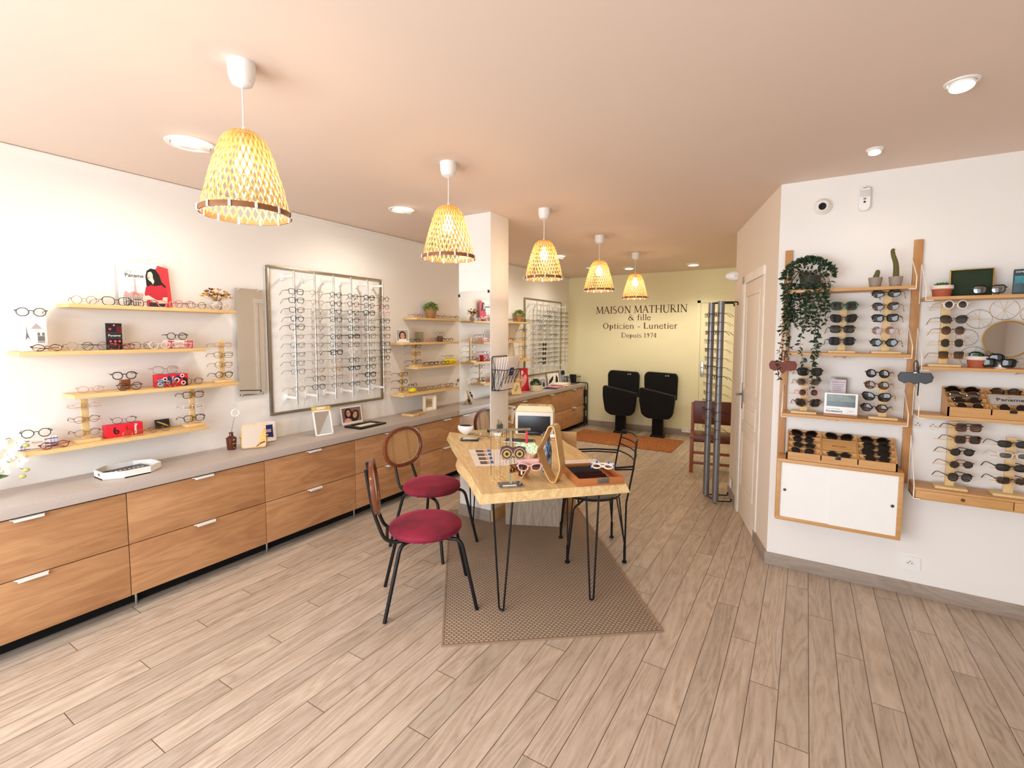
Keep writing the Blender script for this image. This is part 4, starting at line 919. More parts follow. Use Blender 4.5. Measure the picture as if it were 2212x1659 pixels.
# portrait photo and dark tray frame
t = thing('portrait_photo', 'white-edged photo of two dark-haired people in glasses leaning on the wall', 'photo card', (-3.575, 2.97, ZT), (0, radians(-10), radians(-3)))
MB().box((0, -.115, 0), (.003, .115, .165), .001).build('photo_sheet', card_w, t); hp, fp = M('hair_print', '2A1A16', .6), M('face_print', 'C98A6E', .6)
MB().box((.003, -.102, .022), (.0034, .102, .152)).build('photo_ground', M('photo_mauve', '86665F', .6), t)
for hy, hz, tl_ in ((-.035, .105, .05), (.035, .085, -.45)):
    def ell(rx, rz_, n=20): return [(hy + rx * cos(a * 2 * pi / n) * cos(tl_) - rz_ * sin(a * 2 * pi / n) * sin(tl_), hz + rx * cos(a * 2 * pi / n) * sin(tl_) + rz_ * sin(a * 2 * pi / n) * cos(tl_)) for a in range(n)]
    poly_sheet(t, 'hair', .0036, [(min(.10, max(-.10, p[0])), min(.15, max(.024, p[1] - .012))) for p in ell(.042, .056)], hp, .0004); poly_sheet(t, 'face', .0041, [(p[0], p[1] - .004) for p in ell(.023, .031)], fp, .0004)
    k = MB()
    for q in (-.011, .011): k.tube([(.0047, hy + (q + .009 * cos(a)) * cos(tl_) - .009 * sin(a) * sin(tl_) * .8, hz + .002 + .008 * sin(a) + (q + .009 * cos(a)) * sin(tl_)) for a in [i * pi / 7 for i in range(14)]], .0011, 4, closed=True)
    k.build('printed_glasses', ink, t); poly_sheet(t, 'lips', .0046, [(hy - .006, hz - .021), (hy, hz - .018), (hy + .006, hz - .021), (hy, hz - .025)], M('lip_print', '8E3A36', .5), .0003)
poly_sheet(t, 'blouse', .0045, [(-.09, .023), (-.01, .023), (-.02, .05), (-.05, .06), (-.08, .045)], pinkp, .0003)
t = thing('black_tray', 'flat black rectangular tray with a cream inset on the worktop', 'tray', (-3.40, 2.97, ZT), (0, 0, radians(4)))
k = MB()
for a, c in (((-.10, -.16, 0), (-.06, .16, .016)), ((.06, -.16, 0), (.10, .16, .016)), ((-.06, -.16, 0), (.06, -.12, .016)), ((-.06, .12, 0), (.06, .16, .016))): k.box(a, c, .002)
k.build('tray_border', M('black_lacquer', '17120F', .3), t); MB().box((-.06, -.12, 0), (.06, .12, .005)).build('cream_inset', M('cream_felt', 'EDE0C8', .8), t)
t = thing('wooden_case', 'flat pale wooden case with a grey lid inset and brass clasp', 'case', (-3.44, 3.635, ZT), (0, 0, radians(8)))
MB().box((-.075, -.10, 0), (.075, .10, .022), .003).build('case_body', bambooY, t); MB().box((-.05, -.075, .022), (.05, .075, .0235)).build('grey_inset', M('grey_felt', '8B8A88', .8), t); MB().box((.075, -.012, .008), (.079, .012, .018), .001).build('clasp', brass_m, t)
t = thing('framed_drawing', 'cream box frame with a wire drawing of spectacles on beige paper', 'picture frame', (-3.49, 3.93, ZT), (0, 0, radians(-4)))
k = MB()
for a, c in (((0, -.09, 0), (.03, .09, .016)), ((0, -.09, .154), (.03, .09, .17)), ((0, -.09, .016), (.03, -.074, .154)), ((0, .074, .016), (.03, .09, .154))): k.box(a, c, .002)
k.build('frame', M('cream_frame', 'F1E3C6', .5), t); MB().box((.004, -.074, .016), (.008, .074, .154)).build('mount', card_w, t); MB().box((.008, -.045, .04), (.009, .045, .13)).build('beige_paper', M('beige_paper', 'BCA784', .8), t)
k = MB().tube([(.0095, -.02 + .016 * cos(a), .085 + .024 * sin(a)) for a in [i * pi / 8 for i in range(16)]], .0011, 4, closed=True).tube([(.0095, .012 + .010 * cos(a), .088 + .018 * sin(a)) for a in [i * pi / 8 for i in range(16)]], .0011, 4, closed=True).tube([(.0095, .022, .095), (.0095, .038, .09), (.0095, .043, .07)], .0011, 4).tube([(.0095, -.036, .09), (.0095, -.042, .10)], .0011, 4); k.build('wire_glasses', ink, t)
# orchid at the left picture edge
def orchid():
    t = thing('orchid', 'white orchid with buds at the left edge of the worktop', 'plant', (-3.45, .55, ZT))
    MB().lathe([(0, 0), (.05, 0), (.06, .10), (.056, .10), (.05, .09), (0, .09)], 28).build('pot', white_m, t)
    st = MB().tube([(0, 0, .08), (.0, .02, .2), (.0, .08, .28), (.0, .15, .30), (0, .20, .26)], .0025, 6).tube([(0, .05, .25), (.02, .12, .2), (.02, .19, .13)], .002, 6); st.build('stem', M('stem_green', '6F8A48', .5), t)
    pet = M('petal_white', 'FBF4E4', .5, var=.02)
    for (y, z, s, a0) in ((.165, .275, .032, 0), (.13, .22, .034, .6), (.17, .18, .034, 1.2), (.10, .29, .03, .3), (.11, .14, .03, .9)):
        k = MB()
        for j in range(5):
            a = a0 + j * 2 * pi / 5; d = Vector((.3, cos(a), sin(a))); q = Vector((.1, -sin(a), cos(a))) * s * .55; c = Vector((.02, y, z))
            k.raw([c, c + d * s * .6 + q, c + d * s * 1.15 + Vector((.006, 0, 0)), c + d * s * .6 - q], [(0, 1, 2, 3)])
        k.ico((.026, y, z), .006, 1); k.build('flower', pet, t)
    for (y, z) in ((.20, .125), (.185, .095), (.205, .255)): MB().ico((.02, y, z), .011, 2, (1, 1.4, 1)).build('bud', M('bud_green', 'C6C77E', .5), t)
    MB().raw([(0, 0, .1), (.05, .06, .15), (.06, .13, .12), (.03, .05, .09)], [(0, 1, 2, 3)]).raw([(0, 0, .1), (-.03, .08, .14), (-.02, .14, .1), (.01, .06, .09)], [(0, 1, 2, 3)]).build('leaf', green2, t)
orchid()
# potted leaves at the column end of the lowest shelf
t = thing('leafy_vase', 'small vase of dark green stems on the worktop just left of the column', 'plant', (-3.50, 4.55, ZT))
MB().lathe([(0, 0), (.035, 0), (.045, .05), (.03, .10), (.018, .12), (.02, .13), (.012, .13), (0, .1)], 24).build('vase', M('terracotta_glaze', 'A5603C', .4), t)
k = MB(); 
for i, (a, b_) in enumerate(((-.08, .28), (-.03, .30), (.03, .26), (-.1, .2))): k.tube([(0, 0, .1), (0, a * .4, b_ * .7), (0, a, b_)], .0015, 5)
k.build('stems', M('stem_green', '6F8A48'), t); bush(t, .07, 70, green2, 9, (0, -.04, .24), (1, 1.2, .9), .02, .3)
# ================================================================== MAGAZINE RACK ON THE COLUMN
t = thing('wire_magazine_rack', 'black diamond-wire magazine rack hanging on the side of the white column', 'magazine rack', (CX1 + .004, 3.42, 1.13))
k = MB(); y0, y1 = -.125, .115; W_ = .004
k.tube(fillet([(0, y0, 0), (0, y0, .285), (0, y1, .285), (0, y1, 0)], .02), .0035, 6, closed=True)
k.tube(fillet([(0, y0, .0), (.06, y0 + .01, .0), (.06, y1 - .01, 0), (0, y1, 0)], .01), .0028, 6)
top_ = [(0, y0, .175), (.13, y0 - .0, .175), (.13, y1, .175), (0, y1, .175)]; k.tube(fillet(top_, .01), .0032, 6)
k.tube([(0, y0, 0), (.06, y0 + .01, 0), (.13, y0, .175)], .0025, 6).tube([(0, y1, 0), (.06, y1 - .01, 0), (.13, y1, .175)], .0025, 6)
N_ = 5
for i in range(N_):
    ya, yb = y0 + (y1 - y0) * i / N_, y0 + (y1 - y0) * (i + 1) / N_
    for a, b_ in ((ya, yb), (yb, ya)): k.tube([(.13, a, .175), (.06, b_, 0)], .0018, 5).tube([(.001, a, .175), (.001, b_, .0)], .0018, 5)
for yy in (y0, y1):
    for a, b_ in (((.0, .0), (.065, .175)), ((.03, .0), (.10, .175)), ((.0, .175), (.03, 0)), ((.065, .175), (.06, 0))): k.tube([(a[0], yy, a[1]), (b_[0], yy, b_[1])], .0018, 5)
k.tube([(.002, y0, .283), (.002, y0 + .05, .18)], .0018, 5); k.build('wire_basket', black_m, t)
for i in range(5):
    b2 = thing('brochure', ['thin white brochure nearest the column in the wire rack', 'second white brochure from the column in the wire rack', 'third white brochure from the column in the wire rack', 'fourth white brochure in the wire rack, behind the front one', 'frontmost white brochure with a blue emblem in the wire rack'][i], 'brochure', (CX1 + .018 + .013 * i, 3.42, 1.137), (0, radians(4 + 2.2 * i), 0), 'brochures in the wire rack')
    MB().box((0, -.10 + .004 * i, 0), (.006, .105, .265 + .006 * i), .001).build('brochure_sheets', paper_m, b2)
    if i == 4: MB().box((.0062, -.02, .12), (.007, .045, .19)).build('blue_emblem', M('emblem_blue2', '3D4E96', .5), b2); text('ZEISS', .02, card_w, b2, (.0075, .012, .165), RY)
# ================================================================== WORKTOP BEYOND THE COLUMN
def ry(px, py, X=-3.47): return at(px, py, X=X).y
tilt_mirror((-3.40, ry(1115, 852, -3.40), ZT), radians(60), 'bamboo tilting stand with black lettering on the worktop beyond the column', M('pale_face', 'E2C78E', .5), 'LUC')
t = thing('red_leaflet', 'tall red and pink folded leaflet beside the bamboo stand beyond the column', 'leaflet', (-3.52, ry(1137, 845, -3.5), ZT), (0, radians(-6), radians(-20)))
poly_sheet(t, 'leaflet_sheet', 0, [(-.08, 0), (.08, 0), (.07, .34), (-.08, .34)], red_i, .003); poly_sheet(t, 'pink_figure', .0034, [(-.07, .05), (-.01, .09), (.03, .14), (.05, .2), (.02, .25), (-.03, .2), (-.06, .27), (-.075, .2)], pinkp, .0005); poly_sheet(t, 'white_face', .004, [(-.06, .25), (-.03, .24), (-.01, .28), (-.03, .31), (-.06, .3)], card_w, .0005)
t = thing('potted_plant', 'round green plant in a low cream pot on the worktop beyond the column', 'plant', (-3.40, ry(1157, 846, -3.40), ZT))
MB().lathe([(0, 0), (.085, 0), (.09, .01), (.092, .09), (.086, .09), (.08, .07), (0, .07)], 32).build('pot', M('cream_ceramic', 'EFE1C4', .4), t); bush(t, .085, 420, green2, 12, (0, 0, .09), (1, 1, .9), .02, .4)
def card(px, label, w_, h_, X, m_, rz=-20, z=0, name='photo_card', extra=None):
    c = thing(name, label, 'photo card', (X, ry(px, 840, X), ZT + z), (0, radians(-10), radians(rz)))
    MB().box((0, -w_ / 2, 0), (.003, w_ / 2, h_), .001).build('card_sheet', card_w, c); MB().box((.003, -w_ / 2 + .008, .012), (.0036, w_ / 2 - .008, h_ - .01)).build('print_ground', m_, c)
    if extra: poly_sheet(c, 'printed_figure', .004, extra, ink, .0004)
    return c
card(1174, 'small bluish photo card in a clear holder right of the cream pot', .12, .15, -3.50, M('photo_bluegrey', 'A9AEB8', .5), extra=[(-.01, .02), (.03, .02), (.03, .07), (.01, .09), (-.01, .06)])
card(1192, 'white card with black brush figures behind the magazines', .16, .20, -3.55, card_w, extra=[(-.07, .02), (.0, .05), (.04, .09), (.05, .16), (.0, .12), (-.05, .08)])
card(1203, 'white card with a dark runner figure right of the brush card', .12, .20, -3.52, card_w, extra=[(-.03, .03), (.03, .04), (.035, .12), (.0, .17), (-.02, .1)])
card(1217, 'grey photo card of a brown-haired head at the far end of the worktop', .14, .24, -3.55, M('photo_bluegrey', 'A9AEB8'), extra=[(-.03, .14), (.05, .15), (.05, .21), (.0, .22), (-.04, .19)])
card(1228, 'clear upright leaflet holder with grey print by the far end of the worktop', .13, .15, -3.46, M('photo_grey', 'A9A29C'), extra=[(-.04, .03), (-.02, .03), (-.01, .10), (-.03, .11)])
for i, (px, w_, l_, m_, lab, rz) in enumerate(((1190, .21, .29, navy_i, 'blue-covered magazine lowest in the pile right of the cream pot', .2), (1196, .20, .28, pinkp, 'pink-toned magazine in the middle of the pile right of the cream pot', -.1), (1205, .21, .28, card_w, 'pale magazine on top of the pile right of the cream pot', .3))):
    c = thing('magazine', lab, 'magazine', (-3.36, ry(px, 840, -3.38) + .05 * i, ZT + .008 * i), (0, 0, rz), 'magazines on the far worktop'); MB().box((-w_ / 2, -l_ / 2, 0), (w_ / 2, l_ / 2, .0075), .001).build('magazine_pages', m_, c)
t = thing('paper_stack', 'thick stack of papers with pink edge at the far end of the worktop', 'papers', (-3.37, 6.98, ZT), (0, 0, .12)); MB().box((-.11, -.16, 0), (.11, .16, .04), .002).build('paper_block', M('pink_paper', 'EBC4B4', .6), t); MB().box((-.115, -.19, .0405), (.10, .16, .048), .002).build('top_sheet', card_w, t)
t = thing('black_wire_basket', 'black wire desk basket at the far end of the worktop', 'basket', (-3.38, 7.46, ZT))
k = MB().tube(fillet([(-.1, -.13, .12), (.1, -.13, .12), (.1, .13, .12), (-.1, .13, .12)], .02), .004, 6, closed=True).tube(fillet([(-.08, -.11, .003), (.08, -.11, .003), (.08, .11, .003), (-.08, .11, .003)], .02), .003, 6, closed=True)
for i in range(9):
    f = -1 + i / 4; k.tube([(.1, f * .12, .12), (.08, f * .1, .003)], .0015, 4).tube([(-.1, f * .12, .12), (-.08, f * .1, .003)], .0015, 4).tube([(f * .09, -.13, .12), (f * .075, -.11, .003)], .0015, 4)
k.build('wire_frame', black_m, t); MB().box((-.09, .06, .006), (.02, .12, .15), .01).build('black_pouch', M('black_fabric', '141414', .9), t)
# glasses and things on the shelves beyond the column
G3 = 'spectacles on the shelves beyond the column'
for y, z, shp, col, lab, kw in [(5.50, 1.775, 'round', 'black', 'black round eyeglasses half hidden at the column end of the rear plant shelf', {}), (5.64, 1.775, 'round', 'black', 'black round eyeglasses nearest the column on the rear plant shelf', {}), (5.78, 1.775, 'round', 'tort', 'tortoiseshell round eyeglasses just left of the rear basket plant', {}), (5.93, 1.775, 'round', 'black', 'black round eyeglasses in front of the rear basket plant', dict(D=.18, folded=True)), (6.065, 1.775, 'round', 'tort', 'tortoiseshell round eyeglasses right of the rear basket plant', dict(D=.17, folded=True)),
    (5.64, 1.505, 'panto', 'tort', 'tortoiseshell eyeglasses below the small red toy figure', dict(D=.17, folded=True)), (5.785, 1.505, 'round', 'bronze', 'bronze round eyeglasses right of the red toy figure', {}),
    (5.64, 1.238, 'oval', 'tort', 'tortoiseshell oval eyeglasses lying above the brochures', dict(D=.17, folded=True)), (5.80, 1.238, 'oval', 'black', 'black oval eyeglasses on the third shelf beyond the column', {})]:
    on2(y, z, shp, col, lab, grp=G3, **kw)
stand_pairs((XW + .12, 6.045, 1.238), R90, .46, [('tort', 'round'), ('bronze', 'round'), ('tort', 'panto'), ('gold', 'oval')], 'on third shelf beyond the column', G3)
stand_pairs((XW + .12, 5.80, .958), R90, .25, [('black', 'panto'), ('tort', 'square'), ('bronze', 'oval')], 'on lowest shelf beyond the column', G3)
t = thing('toy_figure', 'small red toy figure on the second shelf beyond the column', 'figurine', (XW + .06, 5.64, 1.505)); MB().lathe([(0, 0), (.04, 0), (.045, .03), (.02, .09), (0, .1)], 20).build('red_body', red_i, t); MB().sphere((0, 0, .115), .022, 14).build('toy_head', M('brown_felt', '6B3A26', .8), t)
for s in (-1, 1): MB().tube([(0, s * .01, .13), (0, s * .03, .165)], .006, 6).build('toy_arm', M('brown_felt', '6B3A26'), t)
t = thing('oval_holder', 'reddish brown arched case on the third shelf beyond the column', 'case', (XW + .06, 5.60, 1.238)); MB().lathe([(0, 0), (.04, 0), (.042, .08), (.03, .14), (.0, .17)], 20, sx=.5).build('arched_body', M('rust_leather', '8A3F22', .5), t)
# ================================================================== RUG, TABLE, CHAIRS
def rug_mat():
    n = NT('woven_rug'); tc = n.add('TexCoord').outputs['Object']; sp = n.add('SeparateXYZ'); n.put(sp.inputs[0], tc)
    P = .026; u = n.math('DIVIDE', sp.outputs[0], P); vv = n.math('DIVIDE', sp.outputs[1], P * .62); row = n.math('FLOOR', vv)
    u2 = n.math('ADD', u, n.math('MULTIPLY', n.math('MODULO', row, 2), .5))
    a = n.math('SINE', n.math('MULTIPLY', n.math('FRACT', u2), 3.14159)); b_ = n.math('SINE', n.math('MULTIPLY', n.math('FRACT', vv), 3.14159)); h = n.math('POWER', n.math('MULTIPLY', a, b_), .5)
    fib = n.noise(n.coord((1, 8, 1)), 160, 3, .6); f = n.math('ADD', n.math('MULTIPLY', h, .65), n.math('MULTIPLY', fib, .4))
    n.put(n.b.inputs['Base Color'], n.ramp(f, (.2, '5E4A38'), (.55, '9A8169'), (.9, 'CDB59C'))); n.b.inputs['Roughness'].default_value = .95; n.bump(f, 1, .006); return n.m
rug_m = rug_mat()
RC = [at(953, 1399, Z=0), at(1433, 1366, Z=0), at(1241, 1112, Z=0), at(965, 1128, Z=0)]
R0 = RC[0]; ru = (RC[1] - RC[0]); rl = ru.length; ru = ru.normalized(); rv = Vector((-ru.y, ru.x, 0)); RL = 1.92
t = thing('rug', 'brown and beige basket-weave rug under the table, set askew to the planks', 'rug', R0, (0, 0, atan2(ru.y, ru.x)))
MB().box((.012, .012, 0), (rl - .012, RL - .012, .006), .001).build('woven_field', rug_m, t)
k = MB()
for a, c in (((0, 0, 0), (rl, .012, .008)), ((0, RL - .012, 0), (rl, RL, .008)), ((0, .012, 0), (.012, RL - .012, .008)), ((rl - .012, .012, 0), (rl, RL - .012, .008))): k.box(a, c, .002)
k.build('border', M('rug_border', '9A8067', .95, bump=.5, bs=200), t)
RZ = .008
# ---- live-edge table
TZ = .737
slab_m = NT('live_edge_pine'); v = slab_m.coord((1, 1, 1)); 
mp = slab_m.add('Mapping'); slab_m.put(mp.inputs['Vector'], slab_m.add('TexCoord').outputs['Object']); mp.inputs['Rotation'].default_value = (0, 0, radians(-134)); mp.inputs['Scale'].default_value = (1, 1, 1)
mp2 = slab_m.add('Mapping'); slab_m.put(mp2.inputs['Vector'], mp.outputs[0]); mp2.inputs['Scale'].default_value = (.13, 1, 1)
big = slab_m.noise(mp2.outputs[0], 5, 3, .5, .25); rg = slab_m.math('FRACT', slab_m.math('MULTIPLY', big, 9)); rg = slab_m.math('ABSOLUTE', slab_m.math('SUBTRACT', slab_m.math('MULTIPLY', rg, 2), 1))
fine = slab_m.noise(mp2.outputs[0], 130, 3, .6); f = slab_m.math('ADD', slab_m.math('MULTIPLY', rg, .22), slab_m.math('MULTIPLY', fine, .7))
slab_m.put(slab_m.b.inputs['Base Color'], slab_m.ramp(f, (.2, 'C9A066'), (.6, 'E6C994'), (.85, 'EDD7A8'))); slab_m.b.inputs['Roughness'].default_value = .45; slab_m = slab_m.m
top_pts = [(-1.464, 2.063), (-1.74, 2.335), (-1.93, 2.49), (-2.03, 2.60), (-2.12, 2.735), (-2.32, 2.91), (-2.41, 3.0), (-2.50, 3.085), (-2.58, 3.15), (-2.655, 3.255), (-2.62, 3.272), (-2.222, 3.272), (-2.222, 3.60), (-1.98, 3.84), (-1.85, 3.70), (-1.735, 3.59), (-1.60, 3.43), (-1.43, 3.28), (-1.27, 3.10), (-1.17, 3.02), (-1.02, 2.87), (-.864, 2.665)]
t = thing('table', 'long live-edge pine table on black hairpin legs beside the mirror column', 'table', (-1.75, 2.9, 0))
def ring_in(pts, d):
    out = []
    cxy = Vector((-1.75, 2.9)); 
    for p in pts: q = Vector(p) - cxy; out.append(tuple(cxy + q * (1 + d / q.length)))
    return out
k = MB(); n_ = len(top_pts)
low = [p if 9 <= i <= 13 else q for i, (p, q) in enumerate(zip(top_pts, ring_in(top_pts, .03)))]
mid = [p if 9 <= i <= 13 else q for i, (p, q) in enumerate(zip(top_pts, ring_in(top_pts, .018)))]
o_ = 0
for L_, z in ((low, TZ - .047), (mid, TZ - .02), (top_pts, TZ)): k.v += [Vector((p[0], p[1], z)) for p in L_]
for j in (0, 1):
    for i in range(n_): k.face(j * n_ + (i + 1) % n_, j * n_ + i, (j + 1) * n_ + i, (j + 1) * n_ + (i + 1) % n_)
k.face(*range(n_)); k.face(*[2 * n_ + i for i in range(n_)][::-1])
k.build('tabletop', slab_m, t, W=True, smooth=30)
bm = bmesh.new(); me_ = t.children[0].data if t.children else [c for c in COL.objects if c.parent == t][0].data; bm.from_mesh(me_); bmesh.ops.recalc_face_normals(bm, faces=bm.faces[:]); bm.to_mesh(me_); bm.free()
U, V_ = Vector((-.6947, .7193, 0)), Vector((.7193, .6947, 0))
def hairpin(foot, sp1, sp2):
    """one leg: a rod bent into a narrow V"""
    f = Vector((foot[0], foot[1], RZ + .006)); zt = TZ - .049
    a, b_ = f + sp1 + Vector((0, 0, zt - f.z)), f + sp2 + Vector((0, 0, zt - f.z))
    k = MB().tube(fillet([a, f + (a - f) * .02 + (f - b_).normalized() * .0 + sp1.normalized() * .012, f + sp2.normalized() * .012, b_], .012), .006, 8)
    k.box((min(a.x, b_.x) - .02, min(a.y, b_.y) - .02, zt - .003), (max(a.x, b_.x) + .02, max(a.y, b_.y) + .02, zt + .002), .001); return k
for f, s1, s2 in (((-1.432, 2.213), V_ * -.045 + U * .03, V_ * .065 - U * .01), ((-1.033, 2.585), V_ * .03 - U * .02, V_ * -.02 + U * .06), ((-2.36, 3.185), V_ * -.03 - U * .05, V_ * .05 - U * .0), ((-1.85, 3.55), V_ * .02 - U * .04, V_ * -.04 - U * .0)):
    hairpin(f, s1, s2).build('hairpin_leg', black_m, t, W=True)
# grey oak cable panel under the table
c0, c1 = Vector((-2.094, 3.30, RZ)), Vector((-1.658, 3.50, RZ)); d_ = (c1 - c0).normalized(); nn = Vector((-d_.y, d_.x, 0))
t = thing('cable_screen', 'upright grey oak panel standing under the table right of the column', 'panel', (c0 + c1) / 2, (0, 0, atan2(d_.y, d_.x)))
L_ = (c1 - c0).length; MB().box((-L_ / 2, 0, 0), (L_ / 2, .018, .66), .001).build('front_board', WOOD('grey_oak_board', '94836F', 'BDAC99', axis=2, grain=12, stretch=.12), t); MB().box((L_ / 2 - .018, .018, 0), (L_ / 2, .16, .66), .001).build('side_board', MATS['grey_oak_board'], t)
# ---- cane-back chairs
wood_ch = WOOD('chair_wood', '5E2E18', '8E4B26', axis=2, grain=14, stretch=.15, rough=.25, contrast=.4, coat=.4)
velvet = NT('burgundy_velvet'); v = velvet.coord(rnd=5); velvet.put(velvet.b.inputs['Base Color'], velvet.ramp(velvet.noise(v, 7, 3, .5, .4), (.3, '5E0A22'), (.7, '8C1533'))); velvet.b.inputs['Roughness'].default_value = .8
velvet.b.inputs['Sheen Weight'].default_value = .8; velvet.b.inputs['Sheen Roughness'].default_value = .35; velvet.b.inputs['Sheen Tint'].default_value = lin('D0506E'); velvet = velvet.m
cane_m = M('cane', 'CFA873', .6); cane_b = M('cane_border', 'EAD9B4', .5)
def make_chair(label):
    t = thing('cane_chair', label, 'chair', (0, 0, 0), 0, 'cane-back chairs at the table')
    prof = [(0, .425), (.17, .425), (.205, .432), (.216, .45), (.213, .468), (.19, .484), (.12, .494), (0, .497)]
    MB().lathe(prof, 48, (0, .0, 0)).build('seat', velvet, t)
    for s in (-1, 1):
        MB().tube(fillet([(s * .10, .06, .415), (s * .155, .19, .415), (s * .205, .275, .0)], .05, 6), .011, 10).build('leg', black_m, t)
        MB().tube(fillet([(s * .10, -.06, .415), (s * .14, -.15, .415), (s * .20, -.245, .0)], .05, 6), .011, 10).build('leg', black_m, t)
        MB().tube(fillet([(s * .11, .0, .416), (s * .10, -.235, .416), (s * .085, -.30, .60), (s * .08, -.335, .84)], .06, 6), .0105, 10).build('back_upright', black_m, t)
    MB().tube([(-.13, -.02, .405), (.13, -.02, .405)], .01, 8).tube([(-.10, -.225, .43), (.10, -.225, .43)], .0095, 8).build('crossbar', black_m, t)
    B = Matrix.Translation((0, -.291, .72)) @ Matrix.Rotation(radians(7 + 90), 4, 'X')
    def sup(a, b_, n=44, p=2.35): return [(a * abs(cos(q)) ** (2 / p) * (1 if cos(q) >= 0 else -1), b_ * abs(sin(q)) ** (2 / p) * (1 if sin(q) >= 0 else -1)) for q in [2 * pi * i / n for i in range(n)]]
    br = part(t, 'backrest')
    k = MB(); rings = []
    prf = [(1.0, .0), (.995, .011), (.96, .014), (.88, .012), (.865, .006), (.865, -.006), (.88, -.012), (.96, -.014), (.995, -.011)]
    for f, z in prf: k.v += [Vector((x, y, z)) for x, y in sup(.205 - (1 - f) * .21, .155 - (1 - f) * .21)]
    n = 44
    for j in range(len(prf)):
        for i in range(n): k.face(j * n + i, j * n + (i + 1) % n, ((j + 1) % len(prf)) * n + (i + 1) % n, ((j + 1) % len(prf)) * n + i)
    k.turn(B).build('wooden_ring', wood_ch, br)
    k = MB().tube([Vector((x, y, .007)) for x, y in sup(.176, .126)], .0035, 6, closed=True); k.turn(B).build('cane_border', cane_b, br)
    k = MB(); A_, Bb = .176, .126
    def clip(x): return Bb * max(0, 1 - (abs(x) / A_) ** 2.35) ** (1 / 2.35)
    def clipx(y): return A_ * max(0, 1 - (abs(y) / Bb) ** 2.35) ** (1 / 2.35)
    def strip(p, q, w_, z):
        d = (Vector(q) - Vector(p)); 
        if d.length < .01: return
        nrm = Vector((-d.y, d.x)).normalized() * w_; k.raw([(p[0] - nrm.x, p[1] - nrm.y, z), (p[0] + nrm.x, p[1] + nrm.y, z), (q[0] + nrm.x, q[1] + nrm.y, z), (q[0] - nrm.x, q[1] - nrm.y, z)], [(0, 1, 2, 3)])
    st_ = .0125
    for i in range(-18, 19):
        for e in (-.0016, .0016):
            x = i * st_ + e; h = clip(x); strip((x, -h), (x, h), .0009, .0042)
    for i in range(-13, 14):
        for e in (-.0016, .0016):
            y = i * st_ + e; h = clipx(y); strip((-h, y), (h, y), .0009, .0046)
    for s in (1, -1):
        for i in range(-24, 25):
            c_ = i * st_; pts = [q for q in [(-A_ + 2 * A_ * j / 60) for j in range(61)] if abs(s * q + c_) < clip(q)]
            if len(pts) > 2: strip((pts[0], s * pts[0] + c_), (pts[-1], s * pts[-1] + c_),   .0011, .005 if s > 0 else .0038)
    k.turn(B).build('cane_weave', cane_m, br, smooth=0)
    return t
ch = make_chair('nearer burgundy velvet chair, its oval back seen edge-on'); ctree = tree(ch)
ch.location = (-1.905, 2.108, .0); ch.rotation_euler = (0, 0, radians(46) - pi / 2)
dup(ctree, (-2.375, 2.70, .0), radians(0) - pi / 2, 'farther burgundy velvet chair with its round cane back facing the camera')
# ---- black wire armchair
t = thing('wire_chair', 'black wire armchair with round grey seat on the right side of the table', 'chair', (-1.305, 3.24, 0), (0, 0, atan2(-.53, -.84) - pi / 2))
MB().lathe([(0, .445), (.15, .447), (.19, .452), (.20, .462), (.19, .468), (0, .462)], 40).build('seat_pad', M('grey_seat', '6A6A60', .6), t)
k = MB().tube([(.205 * cos(a), .205 * sin(a), .45) for a in [i * pi / 18 for i in range(36)]], .007, 8, closed=True); k.build('seat_ring', black_m, t)
for sx, sy in ((-1, 1), (1, 1), (-1, -1), (1, -1)):
    f = Vector((sx * .205, sy * .20, .014)); k = MB(); 
    tops = [(sx * .235, sy * .13, .43), (sx * .09, sy * .19, .44)] if sy > 0 else [(sx * .235, -.165, .43), (sx * .10, -.18, .44)]
    if sy > 0: k.tube(fillet([f, (sx * .235, .165, .41), (sx * .18, .09, .445)], .03), .0065, 8)
    else: k.tube([f, (sx * .225, -.20, .44)], .0065, 8)
    k.tube([f + Vector((0, 0, .10)), tops[1]], .005, 8).tube([f + Vector((0, 0, .12)), (sx * .13, sy * .155, .445)], .005, 8)
    k.cyl(f, f + Vector((0, 0, .12)), .0095, 10).cyl((f.x, f.y, .0085), (f.x, f.y, .020), .017, 14); k.build('leg', black_m, t)
for s in (-1, 1):
    MB().tube(fillet([(s * .225, -.20, .44), (s * .235, -.245, .70), (s * .20, -.27, .865)], .04), .0065, 8).build('back_post', black_m, t)
    k = MB().tube(fillet([(s * .235, -.24, .70), (s * .275, -.08, .70), (s * .27, .09, .695), (s * .25, .15, .68)], .05, 6), .0065, 8).tube(fillet([(s * .235, -.235, .68), (s * .262, -.08, .685), (s * .258, .09, .68), (s * .25, .15, .68)], .05, 6), .0055, 8).tube([(s * .25, .15, .68), (s * .236, .13, .43)], .0065, 8); k.build('armrest', black_m, t)
k = MB()
for z, y in ((.865, -.27), (.81, -.262), (.755, -.255), (.70, -.245)): k.tube([(x * .2 if z > .8 else x * .225, y - .05 * (1 - x * x), z) for x in [-1 + i / 6 for i in range(13)]], .0055 if z < .86 else .0065, 8)
k.build('back_rails', black_m, t)

